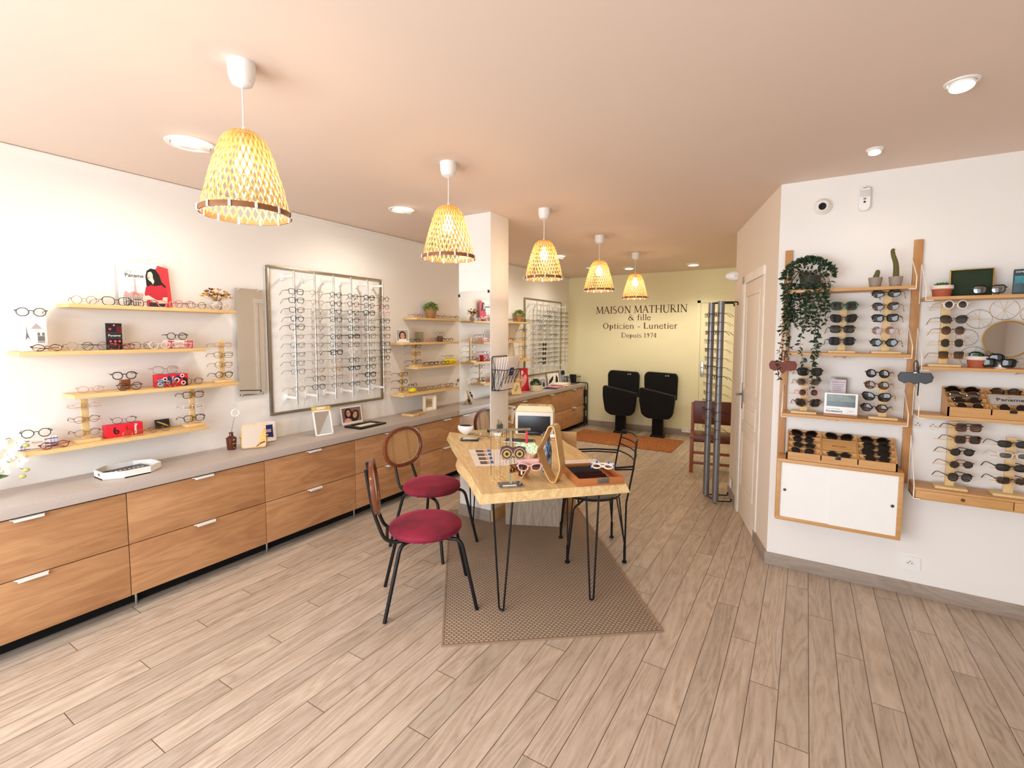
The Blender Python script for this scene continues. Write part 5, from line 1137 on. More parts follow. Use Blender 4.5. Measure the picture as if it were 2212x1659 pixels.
# ================================================================== THINGS ON THE TABLE
ZB = TZ + .001
def tt(name, label, cat, px, py, rz=0, group=None, z=0): p = at(px, py, Z=TZ); return thing(name, label, cat, (p.x, p.y, ZB + z), (0, 0, rz) if not isinstance(rz, tuple) else rz, group)
AX = atan2(1.41, -1.33)
t = tt('bowl', 'round white ceramic bowl on the far left corner of the table', 'bowl', 1009, 936); MB().lathe([(0, 0), (.045, 0), (.05, .006), (.075, .028), (.082, .05), (.078, .07), (.073, .074), (.07, .07), (.072, .05), (.06, .02), (0, .012)], 40).build('bowl_shell', M('white_ceramic', 'F6F2EE', .15, var=.01), t)
MB().lathe([(0, .0), (.066, .0)], 32, (0, 0, .032)).build('bowl_inside', M('pale_pink_glaze', 'E9CFC4', .3), t)
t = tt('phone', 'black phone in a thick case near the white bowl', 'phone', 1015, 951, radians(28)); MB().box((-.075, -.042, 0), (.075, .042, .016), .007).build('phone_case', blackp_m, t); MB().box((-.055, -.034, .016), (.06, .034, .0168)).build('phone_screen', M('screen_pale', 'D8D3B8', .2), t)
p = at(1042, 948, Z=TZ); glasses((p.x, p.y, ZB + .012), radians(20), 'oval', 'gold', 'thin gold eyeglasses lying folded beside the black phone', None, folded=True, pitch=-1.3)
t = tt('charging_cable', 'thin black cable arching over the white bowl corner of the table', 'cable', 1030, 945); p0 = Vector(t.location)
pts = [at(1011, 941, Z=TZ) + Vector((0, 0, .004)), at(1018, 930, Z=TZ) + Vector((0, 0, .02)), at(1030, 935, Z=TZ) + Vector((0, 0, .05)), at(1045, 936, Z=TZ) + Vector((0, 0, .045)), at(1062, 938, Z=TZ) + Vector((0, 0, .01))]
MB().tube([q - p0 for q in pts], .002, 6).build('cable', black_m, t)
t = tt('card_terminal', 'white and silver card terminal behind the hanging necklaces', 'card terminal', 1064, 940, radians(25)); MB().box((-.10, -.045, 0), (.08, .045, .028), .006).build('terminal_body', white_m, t); MB().box((-.02, -.034, .028), (.06, .034, .0288)).build('terminal_screen', M('screen_tan', 'B7A58A', .2), t)
t = tt('small_sign', 'upright white card with an oval ring drawing by the column', 'card', 1046, 931, (radians(-6), 0, radians(20))); MB().box((-.035, -.001, 0), (.035, .001, .145)).build('card_sheet', card_w, t)
MB().tube([(.0 + .019 * cos(a), -.0018, .06 + .03 * sin(a)) for a in [i * pi / 10 for i in range(20)]], .0018, 5, closed=True).build('ring_print', ink, t)
# pencil pot
t = tt('pen_pot', 'clear pot crowded with pens and pencils behind the owl-eyed case', 'pen pot', 1072, 938, 0)
MB().box((-.05, -.03, 0), (.05, .03, .09), .003).build('pot', acry, t); rr = random.Random(8)
for i in range(12): MB().tube([(-.042 + .0075 * i, rr.uniform(-.02, .02), .006), (-.045 + .008 * i + rr.uniform(-.01, .01), rr.uniform(-.025, .025), rr.uniform(.10, .135))], .0035, 6).build('pencil', [ink, M('maroon_print', '6A1722', .5), card_w, M('pencil_green', '6F8A6A', .5), M('steel_pen', 'A8A8A8', .3, metal=1), M('pencil_ochre', 'C79350', .5)][i % 6], t)
# printer
t = thing('printer', 'cream and dark grey desktop printer at the far end of the table', 'printer', (-1.985, 3.60, ZB), (0, 0, radians(22)))
k = MB().box((-.165, -.05, 0), (.165, .12, .20), .012); k.build('printer_body', M('printer_white', 'E9E4D6', .4), t)
k = MB(); k.raw([(-.165, -.05, .20), (.165, -.05, .20), (.165, .12, .20), (-.165, .12, .20), (-.14, -.02, .245), (.14, -.02, .245), (.14, .11, .245), (-.14, .11, .245)], [(0, 1, 5, 4), (1, 2, 6, 5), (2, 3, 7, 6), (3, 0, 4, 7), (4, 5, 6, 7)]); k.build('printer_lid', M('printer_cream', 'EFE2BE', .35), t)
MB().box((-.14, -.056, .012), (.14, -.049, .165), .004).build('front_panel', M('printer_black', '1D1D22', .3), t); MB().box((-.06, -.075, .006), (.06, -.05, .03), .003).build('paper_slot', M('printer_black', '1D1D22'), t)
MB().box((-.06, .03, .2452), (.03, .05, .2465)).build('lid_slot', M('printer_black', '1D1D22'), t); MB().box((.09, .05, .2452), (.11, .065, .2465)).build('button', M('printer_black', '1D1D22'), t)
t = tt('advert_card', 'white tilted advertising card with a small seated figure before the printer', 'card', 1098, 925, (radians(-8), radians(8), radians(24)), z=.05); MB().box((-.045, -.001, 0), (.045, .001, .16)).build('card_sheet', card_w, t); MB().box((-.035, -.0018, .135), (.02, -.001, .139)).box((-.035, -.0018, .125), (.0, -.001, .129)).box((.03, -.0018, .12), (.04, -.001, .14)).build('print_lines', ink, t)
k = MB(); k.raw([(-.01, -.0018, .02), (.02, -.0018, .02), (.015, -.0018, .06), (.005, -.0018, .08), (-.005, -.0018, .06)], [(0, 1, 2, 3, 4)]); k.build('figure_print', M('mustard_print', 'C9982E', .5), t)
MB().tube([(-.05, .004, -.05), (-.05, .004, -.002), (.045, .004, -.002), (.045, .004, -.05)], .003, 6).build('card_holder', acry, t)
t = tt('tablet', 'dark tablet leaning behind the white advertising card', 'tablet', 1088, 915, (radians(-20), 0, radians(40))); MB().box((-.06, -.004, 0), (.06, .004, .17), .003).build('tablet_body', blackp_m, t); MB().box((-.052, -.0048, .01), (.052, -.0042, .16)).build('tablet_screen', M('screen_grey', '8E8C8A', .1), t)
# laptop base
t = tt('keyboard', 'silver keyboard with dark keys in the middle of the table', 'keyboard', 1122, 955, radians(18)); MB().box((-.12, -.06, 0), (.12, .07, .012), .003).build('keyboard_body', M('silver_case', 'B9B4A8', .35, metal=.6), t)
k = MB()
for i in range(13):
    for j in range(5): k.box((-.11 + i * .0172, -.045 + j * .021, .012), (-.11 + i * .0172 + .014, -.045 + j * .021 + .017, .0155))
k.build('keys', M('dark_keys', '4A4642', .5), t, smooth=0)
# bent plywood stand
t = thing('plywood_stand', 'tall bent plywood stand shaped like a leaning letter A', 'stand', (-1.315, 2.475, ZB), (0, 0, radians(8)))
ply = WOOD('bent_ply', 'C79A55', 'E3BE82', axis=2, grain=22, stretch=.1, rough=.35, contrast=.4)
k = MB(); Wd = .035
def ribbon(pts, w0, w1, th=.006):
    P = fillet(pts, .03, 5); o = len(k.v); N = len(P)
    for i, p in enumerate(P):
        a = P[max(0, i - 1)]; b_ = P[min(N - 1, i + 1)]; tg = (b_ - a).normalized(); nr = tg.cross(Vector((0, 1, 0))).normalized() * th / 2
        for yy, s in ((w0, -1), (w1, -1), (w1, 1), (w0, 1)): k.v.append(Vector((p.x, yy, p.z)) + nr * s)
    for i in range(N - 1):
        for q in range(4): k.face(o + i * 4 + q, o + i * 4 + (q + 1) % 4, o + (i + 1) * 4 + (q + 1) % 4, o + (i + 1) * 4 + q)
    k.face(o, o + 1, o + 2, o + 3); k.face(*[o + (N - 1) * 4 + q for q in (3, 2, 1, 0)])
ribbon([(-.11, 0, .004), (.0, 0, .20), (.06, 0, .335), (.09, 0, .33), (.096, 0, .30)], -.05, .05)
ribbon([(.096, 0, .30), (.13, 0, .09), (.10, 0, .004), (.07, 0, .004), (.02, 0, .09), (-.012, 0, .175)], -.049, .049)
k.build('bent_strip', ply, t)
# water bottle and can
t = tt('water_bottle', 'blue marbled metal bottle with grey cap behind the plywood stand', 'bottle', 1180, 1018)
mb_ = NT('blue_marble'); v = mb_.coord((1, 1, .25)); mb_.put(mb_.b.inputs['Base Color'], mb_.ramp(mb_.noise(v, 40, 4, .6, 1.5), (.4, '1E3358'), (.5, '6F8FB4'), (.62, 'C9D5DC'))); mb_.b.inputs['Roughness'].default_value = .25; mb_ = mb_.m
MB().lathe([(0, 0), (.030, 0), (.033, .006), (.034, .13), (.030, .165), (.020, .20), (.019, .21), (0, .21)], 32).build('bottle_body', mb_, t); MB().lathe([(.0, .208), (.021, .208), (.022, .215), (.022, .245), (.019, .25), (0, .25)], 28).build('bottle_cap', M('cap_grey', '5A5A58', .35), t)
t = tt('spray_can', 'small maroon and silver can at the foot of the plywood stand', 'can', 1127, 1027); MB().lathe([(0, 0), (.020, 0), (.021, .004), (.021, .075), (.018, .082), (0, .082)], 28).build('can_body', M('can_maroon', '5A1420', .3), t); MB().lathe([(0, .082), (.017, .083), (.016, .095), (0, .096)], 20).build('can_top', chrome_m, t); MB().box((.006, -.0215, .01), (.016, -.0165, .07), .001).build('can_label', card_w, t)
# acrylic necklace stand
q0 = at(1103, 1048, Z=TZ); t = thing('acrylic_stand', 'clear acrylic stand with two crossing arms near the table front', 'display stand', (q0.x, q0.y, ZB), (0, 0, radians(41)))
MB().box((-.07, -.05, 0), (.07, .05, .005), .001).build('base_plate', acry, t); MB().box((-.007, -.007, .005), (.007, .007, .315), .001).build('post', acry, t)
MB().box((-.12, -.006, .315), (.115, .006, .327), .001).build('arm', acry, t); MB().box((.0, -.003, .316), (.112, .0, .324), .0005).build('gold_insert', brass_m, t)
MB().box((-.05, -.04, .0052), (.03, -.012, .0058)).build('paper_slip', card_w, t)
BX = Matrix.Translation((q0.x, q0.y, ZB)) @ Matrix.Rotation(radians(41), 4, 'Z')
nl = ['leftmost', 'second', 'third', 'fourth', 'fifth', 'rightmost']
for i in range(6):
    x = -.113 + i * .0175; L = (.27, .29, .24, .27, .26, .2)[i]; p = BX @ Vector((x, 0, .328)); m_ = (black_m, brass_m, chrome_m, brass_m, chrome_m, black_m)[i]
    c = thing('necklace', ['thin dark chain necklace, leftmost on the acrylic stand', 'beaded gold chain with ring pendant, second on the acrylic stand', 'silver chain with glass beads, third on the acrylic stand', 'gold chain with a double ring pendant, fourth on the acrylic stand', 'silver chain with dark beads, fifth on the acrylic stand', 'short black cord, rightmost of the chains on the acrylic stand'][i], 'necklace', p, (0, 0, radians(41)), 'necklaces on the acrylic stand')
    k = MB().tube([(-.002, -.008, -.008), (0, 0, .0022), (.002, .008, -.008)], .0009, 5)
    for s in (-1, 1): k.tube([(0, s * .008, -.008), (.0, s * .0085, -L)], .0008, 4)
    for j in range(14):
        if i in (1, 2, 4): k.ico((0, -.008, -.02 - j * L / 15), .0021 if i != 2 else .0026, 1)
    k.build('chain', m_, c)
    if i in (1, 3, 4): MB().tube([(.011 * cos(a), -.0085, -L - .010 + .012 * sin(a)) for a in [j * pi / 8 for j in range(16)]], .001, 5, closed=True).build('ring_pendant', brass_m, c)
# hanging decorated cases
def hang(name, label, cat, px, py, x, z, rz=41): p = BX @ Vector((x, -.02, z)); return thing(name, label, cat, p, (0, 0, radians(rz)))
t = hang('owl_case', 'owl-faced spectacle case with big embroidered eyes hanging on the acrylic stand', 'case', 0, 0, .01, .19, 36)
k = MB(); k.prism([(-.072, .0), (-.066, .035), (-.03, .042), (0, .028), (.03, .042), (.066, .035), (.072, 0), (.06, -.03), (.03, -.036), (0, -.02), (-.03, -.036), (-.06, -.03)], -.012, .012); k.turn(Matrix.Rotation(radians(90), 4, 'X')).build('case_body', M('taupe_fabric', '5A4340', .9, bump=.4), t)
for s in (-1, 1):
    for r_, y_, m_, nm in ((.033, -.0135, M('rose_feather', 'B88C86', .9), 'feather_ring'), (.027, -.0150, ink, 'dark_ring'), (.0205, -.0165, M('eye_gold', 'B79A45', .5), 'iris'), (.009, -.018, ink, 'pupil')):
        k = MB(); k.lathe([(0, -.002), (r_, -.002), (r_, .001), (0, .001)], 24); k.turn(Matrix.Translation((s * .036, y_, -.0)) @ Matrix.Rotation(radians(90), 4, 'X')).build(nm, m_, t)
k = MB().obox((0, -.014, -.006), (.012, .004, .012), (0, pi / 4, 0)); k.build('beak', M('eye_gold', 'B79A45'), t)
MB().tube([(0, 0, .03), (-.0, .01, .09), (0, .02, .135)], .002, 6).build('cord', black_m, t)
t = hang('floral_case', 'colourful floral fabric case hanging right of the owl-faced case', 'case', 0, 0, .088, .215, 30)
fl = NT('floral_print'); v = fl.coord(); vo = fl.add('TexVoronoi'); fl.put(vo.inputs['Vector'], v); vo.inputs['Scale'].default_value = 60
fl.put(fl.b.inputs['Base Color'], fl.ramp(vo.outputs['Distance'], (.15, 'D22E2E'), (.3, 'F0EDE2'), (.5, '8DB64A'), (.7, 'F4F0E6'))); fl.b.inputs['Roughness'].default_value = .8
k = MB(); k.prism([(-.062, .018), (-.04, .033), (.045, .033), (.064, .015), (.058, -.022), (.035, -.034), (.012, -.022), (-.012, -.022), (-.035, -.034), (-.06, -.015)], -.012, .012); k.turn(Matrix.Rotation(radians(90), 4, 'X')).build('case_body', fl.m, t)
MB().box((-.006, -.013, .03), (.006, .0, .10), .001).build('strap', red_i, t)
t = hang('pink_case', 'pale pink spectacle case hanging below the floral case', 'case', 0, 0, .098, .125, 34); MB().box((-.062, -.006, -.018), (.062, .012, .03), .006).build('case_body', M('pale_pink_leather', 'E3AFA4', .5), t); MB().box((-.008, -.001, .03), (.008, .004, .085), .001).build('strap', M('pale_pink_leather', 'E3AFA4'), t)
p = BX @ Vector((.098, -.062, .118)); glasses(p, radians(34), 'cat', 'pink', 'pink cat-eye sunglasses clipped to the pale pink case', None, 'gb', rim=.004)
t = hang('tortoise_clip', 'tortoiseshell hair clip hanging on a cord under the owl-faced case', 'hair clip', 0, 0, .022, .105, 60)
k = MB()
for i in range(6): k.tube([(-.03 + i * .011, -.002, .022), (-.034 + i * .011, -.012, .0), (-.032 + i * .011, -.004, -.024)], [.006, .007, .004], 8)
k.build('clip_teeth', MATS['frame_tort'], t); MB().tube([(.0, 0, .022), (-.004, .01, .06), (0, .02, .09)], .002, 6).build('cord', black_m, t)
# papers
def flat(name, label, cat, px4, m_, extra=None, z=0):
    P = [at(x, y, Z=TZ) for x, y in px4]; c = sum(P, Vector()) / 4; t = thing(name, label, cat, (c.x, c.y, ZB + z)); k = MB(); k.prism([(q.x - c.x, q.y - c.y) for q in P], 0, .0015); k.build('sheet', m_, t)
    def uv(a, b_): q = P[0].lerp(P[1], a).lerp(P[3].lerp(P[2], a), b_); return (q.x - c.x, q.y - c.y)
    for (a0, b0, a1, b1, mm) in extra or (): k = MB(); k.prism([uv(a0, b0), uv(a1, b0), uv(a1, b1), uv(a0, b1)], .0016, .0022); k.build('print_block', mm, t)
    return t
ph = M('photo_brown', '5E463C', .5); ph2 = M('photo_tan', 'C9A08C', .5); blu = M('print_blue', '3566A8', .5)
flat('price_sheet', 'white leaflet with a column of product photos and blue words on the table', 'leaflet', [(1012, 972), (1115, 971), (1118, 1005), (1027, 1007)], paper_m, [x for i in range(4) for x in ((.14, .04 + i * .24, .30, .2 + i * .24, ph), (.30, .04 + i * .24, .36, .2 + i * .24, ph2), (.38, .02 + i * .24, .45, .17 + i * .24, blu))])
flat('white_paper', 'plain white sheet half under the trial lens case', 'paper', [(1206, 996), (1286, 992), (1297, 1001), (1212, 1006)], paper_m)
# trial lens case
pc = [at(1209, 1005, Z=TZ), at(1248, 1052, Z=TZ), at(1349, 1046, Z=TZ)]
uu = (pc[2] - pc[1]); LX = uu.length; uu.normalize(); t = thing('trial_lens_case', 'open orange-brown wooden case full of trial lenses on the right of the table', 'lens case', (pc[1].x, pc[1].y, ZB), (0, 0, atan2(uu.y, uu.x)))
LYc = .33; cw = WOOD('case_wood', 'A65E2C', 'C9814A', axis=0, grain=16, stretch=.12, rough=.4, contrast=.4); k = MB()
for a, c in (((0, 0, 0), (LX, .012, .042)), ((0, LYc - .012, 0), (LX, LYc, .042)), ((0, .012, 0), (.012, LYc - .012, .042)), ((LX - .012, .012, 0), (LX, LYc - .012, .042)), ((.012, .012, 0), (LX - .012, LYc - .012, .006)), ((LX * .72, .012, .006), (LX * .73 + .004, LYc - .012, .034))): k.box(a, c, .0015)
k.build('case_box', cw, t); MB().box((LX * .42, -.003, .012), (LX * .66, .0, .040), .001).build('lock_plate', M('old_steel', '7E7A72', .4, metal=.8), t); MB().tube(fillet([(LX * .46, -.004, .036), (LX * .46, -.012, .046), (LX * .62, -.012, .046), (LX * .62, -.004, .036)], .006), .0018, 6).build('lock_handle', chrome_m, t)
lens_l = M('lens_ring_grey', '4A5054', .3, metal=.4); lens_r = M('lens_ring_red', '3E0E14', .3)
gx0, gx1 = .02, LX * .70
for row in range(5):
    y = .028 + row * .058; red = row < 3; N = 26
    k = MB()
    for i in range(N):
        x = gx0 + (gx1 - gx0) * i / (N - 1); k.lathe([(0, 0), (.018, 0), (.018, .0022), (0, .0022)], 12, (0, 0, 0)) if False else None
        q = MB().lathe([(0, -.0011), (.017, -.0011), (.017, .0011), (0, .0011)], 10); k.join(q, Matrix.Translation((x, y, .026)) @ Matrix.Rotation(radians(82), 4, 'Y'))
    o = k.build('lens_row', lens_r if (row < 3) else lens_l, t); o['kind'] = 'stuff'
# trial frame
p = Vector(t.location) + uu * LX * .80 + Vector((-uu.y, uu.x, 0)) * .20; tf = thing('optician_spectacles', 'white optician trial frame with blue knobs lying on the lens case', 'trial frame', (p.x, p.y, ZB + .052), (radians(-75), 0, radians(20)))
for s in (-1, 1):
    MB().tube([(s * .036 + .026 * cos(a), 0, .026 * sin(a)) for a in [j * pi / 10 for j in range(20)]], .005, 8, closed=True).build('lens_holder', white_m, tf); MB().cyl((s * .036, -.006, .030), (s * .036, -.006, .045), .006, 10).cyl((s * .066, 0, .012), (s * .074, 0, .016), .006, 10).build('blue_knob', M('blue_plastic', '2D6AC0', .4), tf)
    MB().tube([(s * .068, .002, 0), (s * .07, .08, .002), (s * .07, .11, -.015)], .003, 6).build('temple', white_m, tf)
MB().box((-.07, -.004, .03), (.07, .004, .04), .002).box((-.012, -.004, -.01), (.012, .004, .012), .002).build('scale_bar', white_m, tf)
# little things at the far right corner
t = tt('card_reader', 'white handset with a black screen at the far right end of the table', 'card reader', 1193, 936, radians(12)); MB().box((-.055, -.035, 0), (.055, .035, .035), .006).build('reader_body', white_m, t); MB().box((-.045, -.0362, .006), (.03, -.0352, .028)).build('reader_screen', blackp_m, t)
t = tt('notebook', 'small beige and maroon notebook under the white mouse', 'notebook', 1193, 949, radians(12)); MB().box((-.07, -.045, 0), (.07, .045, .010), .002).build('cover', M('beige_cover', 'D7A883', .5), t); MB().box((-.07, -.0465, .0), (.0, -.044, .0102)).build('spine_band', M('maroon_print', '6A1722'), t)
p = at(1193, 949, Z=TZ); t = thing('computer_mouse', 'rounded white computer mouse on the small notebook', 'mouse', (p.x, p.y + .0, ZB + .0105), (0, 0, radians(12))); MB().sphere((0, 0, .012), .045, 20, (1, .58, .38)).build('mouse_shell', M('white_gloss', 'F5F3EE', .15, var=0), t); t.location.z += .005
t = thing('wooden_box', 'pale wooden side board just beyond the far right end of the table', 'board', at(1218, 955, Z=.62) * 1, (0, 0, radians(18))); t.location = (-1.80, 3.83, 0)
MB().box((-.10, 0, 0), (.10, .02, .735), .002).build('upright_board', pineX_m, t)
# ================================================================== BACK OF THE SHOP
def serif(s, size, t, cx, z):
    """painted serif lettering on the back wall: thick and thin strokes with small feet"""
    H_ = size; TH, TN, SF = .13, .065, .045
    def st(p, q, w): return ('s', p, q, w)
    def ar(cx_, cz, rx, rz, a0, a1, w0, w1): return ('a', cx_, cz, rx, rz, a0, a1, w0, w1)
    def foot(x, z_, w=.15): return ('f', x, z_, w)
    xh = .62
    def bowl(cx_, rx, rz=xh / 2, cz=xh / 2): return ar(cx_, cz, rx, rz, 0, 360, 0, 0)
    Gd = {
        'M': (1.08, [st((.14, 0), (.20, 1), TN), st((.20, 1), (.52, .08), TH), st((.52, .08), (.88, 1), TN), st((.88, 1), (.94, 0), TH), foot(.14, 0), foot(.94, 0), foot(.16, 1, .1), foot(.92, 1, .1)]),
        'A': (.82, [st((.08, 0), (.38, 1), TN), st((.38, 1), (.72, 0), TH), st((.18, .36), (.58, .36), TN), foot(.08, 0, .12), foot(.72, 0, .13)]),
        'I': (.40, [st((.2, 0), (.2, 1), TH), foot(.2, 0), foot(.2, 1)]),
        'S': (.60, [ar(.28, .75, .20, .235, 40, 270, TN, TH), ar(.28, .25, .22, .255, 90, -150, TH, TN)]),
        'O': (.92, [ar(.46, .5, .38, .5, 0, 360, 0, 0)]),
        'N': (.90, [st((.16, 0), (.16, 1), TN), st((.16, 1), (.74, 0), TH), st((.74, 0), (.74, 1), TN), foot(.16, 0), foot(.74, 1), foot(.12, 1, .08)]),
        'T': (.76, [st((.36, 0), (.36, 1), TH), st((.04, .97), (.68, .97), TN), st((.05, .84), (.05, .99), TN), st((.67, .84), (.67, .99), TN), foot(.36, 0)]),
        'H': (.92, [st((.16, 0), (.16, 1), TH), st((.74, 0), (.74, 1), TH), st((.16, .5), (.74, .5), TN), foot(.16, 0), foot(.74, 0), foot(.16, 1), foot(.74, 1)]),
        'U': (.88, [st((.16, .3), (.16, 1), TH), st((.72, .3), (.72, 1), TN), ar(.44, .32, .28, .33, 180, 360, TH, TN), foot(.16, 1), foot(.72, 1)]),
        'R': (.78, [st((.16, 0), (.16, 1), TH), ar(.30, .74, .24, .235, 90, -90, TN, TN), st((.16, .975), (.30, .975), TN), st((.16, .505), (.34, .505), TN), st((.34, .5), (.70, 0), TH), foot(.16, 0), foot(.72, 0, .1), foot(.13, 1, .1)]),
        'L': (.66, [st((.16, 0), (.16, 1), TH), st((.16, .03), (.58, .03), TN), st((.58, 0), (.58, .18), TN), foot(.16, 1), foot(.14, 0, .1)]),
        'D': (.88, [st((.16, 0), (.16, 1), TH), ar(.34, .5, .42, .48, 90, -90, TN, TN), st((.16, .975), (.34, .975), TN), st((.16, .025), (.34, .025), TN), foot(.12, 0, .08), foot(.12, 1, .08)]),
        '&': (.90, [ar(.36, .76, .15, .22, -60, 250, TN, TN), st((.26, .62), (.76, .0), TH), ar(.34, .26, .25, .26, 110, 330, TH, TN), st((.55, .16), (.70, .5), TN), foot(.72, .5, .1), foot(.78, 0, .08)]),
        'f': (.38, [st((.16, 0), (.16, .82), TH * .8), ar(.28, .84, .12, .14, 180, 40, TH * .8, TN), st((.04, xh), (.32, xh), TN), foot(.16, 0, .12)]),
        'i': (.32, [st((.15, 0), (.15, xh), TH * .8), foot(.15, 0, .12), foot(.1, xh, .06), ar(.15, .84, .035, .035, 0, 360, TH * .7, TH * .7)]),
        'l': (.30, [st((.15, 0), (.15, 1.04), TH * .8), foot(.15, 0, .12), foot(.1, 1.03, .06)]),
        'e': (.54, [ar(.27, xh / 2, .22, xh / 2, 8, 330, TN, TH * .8), st((.06, .36), (.48, .36), TN)]),
        'p': (.62, [st((.15, -.3), (.15, xh), TH * .8), ar(.32, xh / 2, .22, xh / 2, 0, 360, 0, 0), foot(.15, -.3, .12), foot(.1, xh, .06)]),
        't': (.40, [st((.16, .1), (.16, .8), TH * .8), ar(.27, .12, .11, .12, 180, 300, TH * .8, TN), st((.03, xh), (.34, xh), TN)]),
        'c': (.52, [ar(.28, xh / 2, .23, xh / 2, 40, 320, TN, TN)]),
        'n': (.66, [st((.15, 0), (.15, xh), TH * .8), ar(.32, xh - .2, .17, .2, 160, 0, TN, TH * .8), st((.49, 0), (.49, .44), TH * .8), foot(.15, 0, .1), foot(.49, 0, .1), foot(.1, xh, .05)]),
        'u': (.66, [st((.15, .16), (.15, xh), TH * .8), ar(.31, .18, .17, .18, 180, 350, TH * .8, TN), st((.48, 0), (.48, xh), TH * .8), foot(.1, xh, .05), foot(.43, xh, .05), foot(.53, 0, .05)]),
        'r': (.44, [st((.15, 0), (.15, xh), TH * .8), ar(.30, xh - .17, .13, .17, 170, 50, TN, TH), foot(.15, 0, .11), foot(.1, xh, .05)]),
        's': (.44, [ar(.21, .46, .14, .15, 40, 270, TN, TH * .7), ar(.21, .155, .16, .16, 90, -150, TH * .7, TN)]),
        '-': (.46, [st((.08, .3), (.38, .3), TN * 1.4)]),
        '1': (.48, [st((.24, 0), (.24, .98), TH * .8), st((.10, .86), (.24, .97), TN), foot(.24, 0, .13)]),
        '9': (.56, [ar(.27, .70, .19, .26, 0, 360, 0, 0), st((.45, .62), (.22, 0), TN * 1.5)]),
        '7': (.52, [st((.06, .94), (.46, .94), TH * .7), st((.46, .94), (.20, 0), TH * .7), foot(.07, .9, .03)]),
        '4': (.58, [st((.38, 0), (.38, .96), TH * .8), st((.04, .28), (.38, .96), TN), st((.04, .27), (.54, .27), TN), foot(.38, 0, .11)])}
    w = sum(Gd.get(c, (.34, 0))[0] for c in s); x = cx - w * H_ / 2; k = MB(); Y0 = YB - .0016
    def quad(p, q, w0, w1=None):
        w1 = w0 if w1 is None else w1; d = Vector(q) - Vector(p); n = Vector((-d.y, d.x)); n = n.normalized() if n.length else Vector((0, 1)); a, b_ = n * w0 / 2, n * w1 / 2
        P = [(p[0] - a.x, p[1] - a.y), (p[0] + a.x, p[1] + a.y), (q[0] + b_.x, q[1] + b_.y), (q[0] - b_.x, q[1] - b_.y)]
        k.raw([(x + u * H_, Y0, z + v * H_) for u, v in P], [(0, 1, 2, 3)])
    for c in s:
        if c in Gd:
            wd, ops = Gd[c]
            for o in ops:
                if o[0] == 's': quad(o[1], o[2], o[3])
                elif o[0] == 'f': quad((o[1] - o[3], o[2] + (SF / 2 if o[2] < .9 and o[2] <= 0 else -SF / 2)), (o[1] + o[3], o[2] + (SF / 2 if o[2] < .9 and o[2] <= 0 else -SF / 2)), SF)
                else:
                    _, cx_, cz, rx, rz, a0, a1, w0, w1 = o; N = 20
                    for j in range(N):
                        t0, t1 = radians(a0 + (a1 - a0) * j / N), radians(a0 + (a1 - a0) * (j + 1) / N)
                        if w0 == 0: f = lambda a: TN + (TH - TN) * abs(cos(a)) ** 1.5
                        else: f = lambda a, a0=a0, a1=a1, w0=w0, w1=w1: w0 + (w1 - w0) * (a - radians(a0)) / (radians(a1 - a0))
                        in0, in1 = f(t0), f(t1); r0x, r0z = rx - in0 / 2 if w0 == 0 else rx, rz - in0 / 2 if w0 == 0 else rz
                        quad((cx_ + r0x * cos(t0) * 1.0, cz + r0z * sin(t0)), (cx_ + r0x * cos(t1), cz + r0z * sin(t1)), in0, in1)
            x += wd * H_
        else: x += .34 * H_
    return k.build('lettering', M('brown_paint', '5A2416', .6), t, W=True, smooth=0)
t = thing('wall_sign', 'dark brown painted shop lettering in four lines on the lamp-tinted back wall', 'wall lettering', (-2.36, YB, 1.8))
def zof(py): return at(1385, py, Y=YB).z
def xof(px): return at(px, 690, Y=YB).x
xc = (xof(1287) + xof(1484)) / 2
def line(s, px0, px1, py_base, py_top):
    w_t = xof(px1) - xof(px0); cxx = (xof(px0) + xof(px1)) / 2; o = serif(s, zof(py_top) - zof(py_base), t, cxx, zof(py_base)); xs = [v.co.x for v in o.data.vertices]; m0, m1 = min(xs), max(xs)
    for v in o.data.vertices: v.co.x = (v.co.x - (m0 + m1) / 2) * w_t / (m1 - m0) + (cxx - t.location.x)
line('MAISON MATHURIN', 1287, 1485, 676, 660); line('& fille', 1357, 1406, 691.5, 679); line('Opticien - Lunetier', 1303, 1464, 710, 697); line('Depuis 1974', 1343, 1419, 729, 719)
# folding seats
seat_m = M('black_seat_fabric', '0B0B0C', .95, var=.2, sheen=.1)
for i, (px0, px1, lab) in enumerate(((1304, 1384, 'left black folding cinema seat against the back wall'), (1385, 1465, 'right black folding cinema seat against the back wall, nearer the back door'))):
    t = thing('folding_seat', lab, 'seat', ((-2.53, -1.93)[i], YB - .30, 0), (0, 0, radians((8, 6)[i])), 'folding seats')
    def soft(pts, y0, y1, nm):
        k = MB(); k.prism(pts, y0, y1, .015); k.turn(Matrix(((1, 0, 0, 0), (0, 0, 1, 0), (0, 1, 0, 0), (0, 0, 0, 1)))); return k.build(nm, seat_m, t)
    def rnd(P, r): return [(p.x, p.y) for p in fillet([Vector((a, b_, 0)) for a, b_ in P] + [Vector((P[0][0], P[0][1], 0)), Vector((P[1][0], P[1][1], 0))], r, 4)[5:-2]]
    soft(rnd([(-.23, .64), (.26, .55), (.27, .95), (.24, 1.0), (-.20, 1.02), (-.24, .96)], .04), .0, .09, 'seat_back')
    soft(rnd([(-.29, .78), (.25, .72), (.25, .60), (.22, .36), (.16, .30), (-.16, .30), (-.25, .36), (-.29, .60)], .05), -.14, -.02, 'folded_seat')
    soft([(-.11, 0), (.09, 0), (.075, .05), (.07, .32), (-.09, .32), (-.095, .05)], -.07, .05, 'pedestal')
    soft([(-.12, 0), (.10, 0), (.09, .03), (-.11, .03)], -.11, .09, 'foot')
    text('A 10', .03, card_w, t, (.11, -.0006, .965), (radians(90), 0, 0))
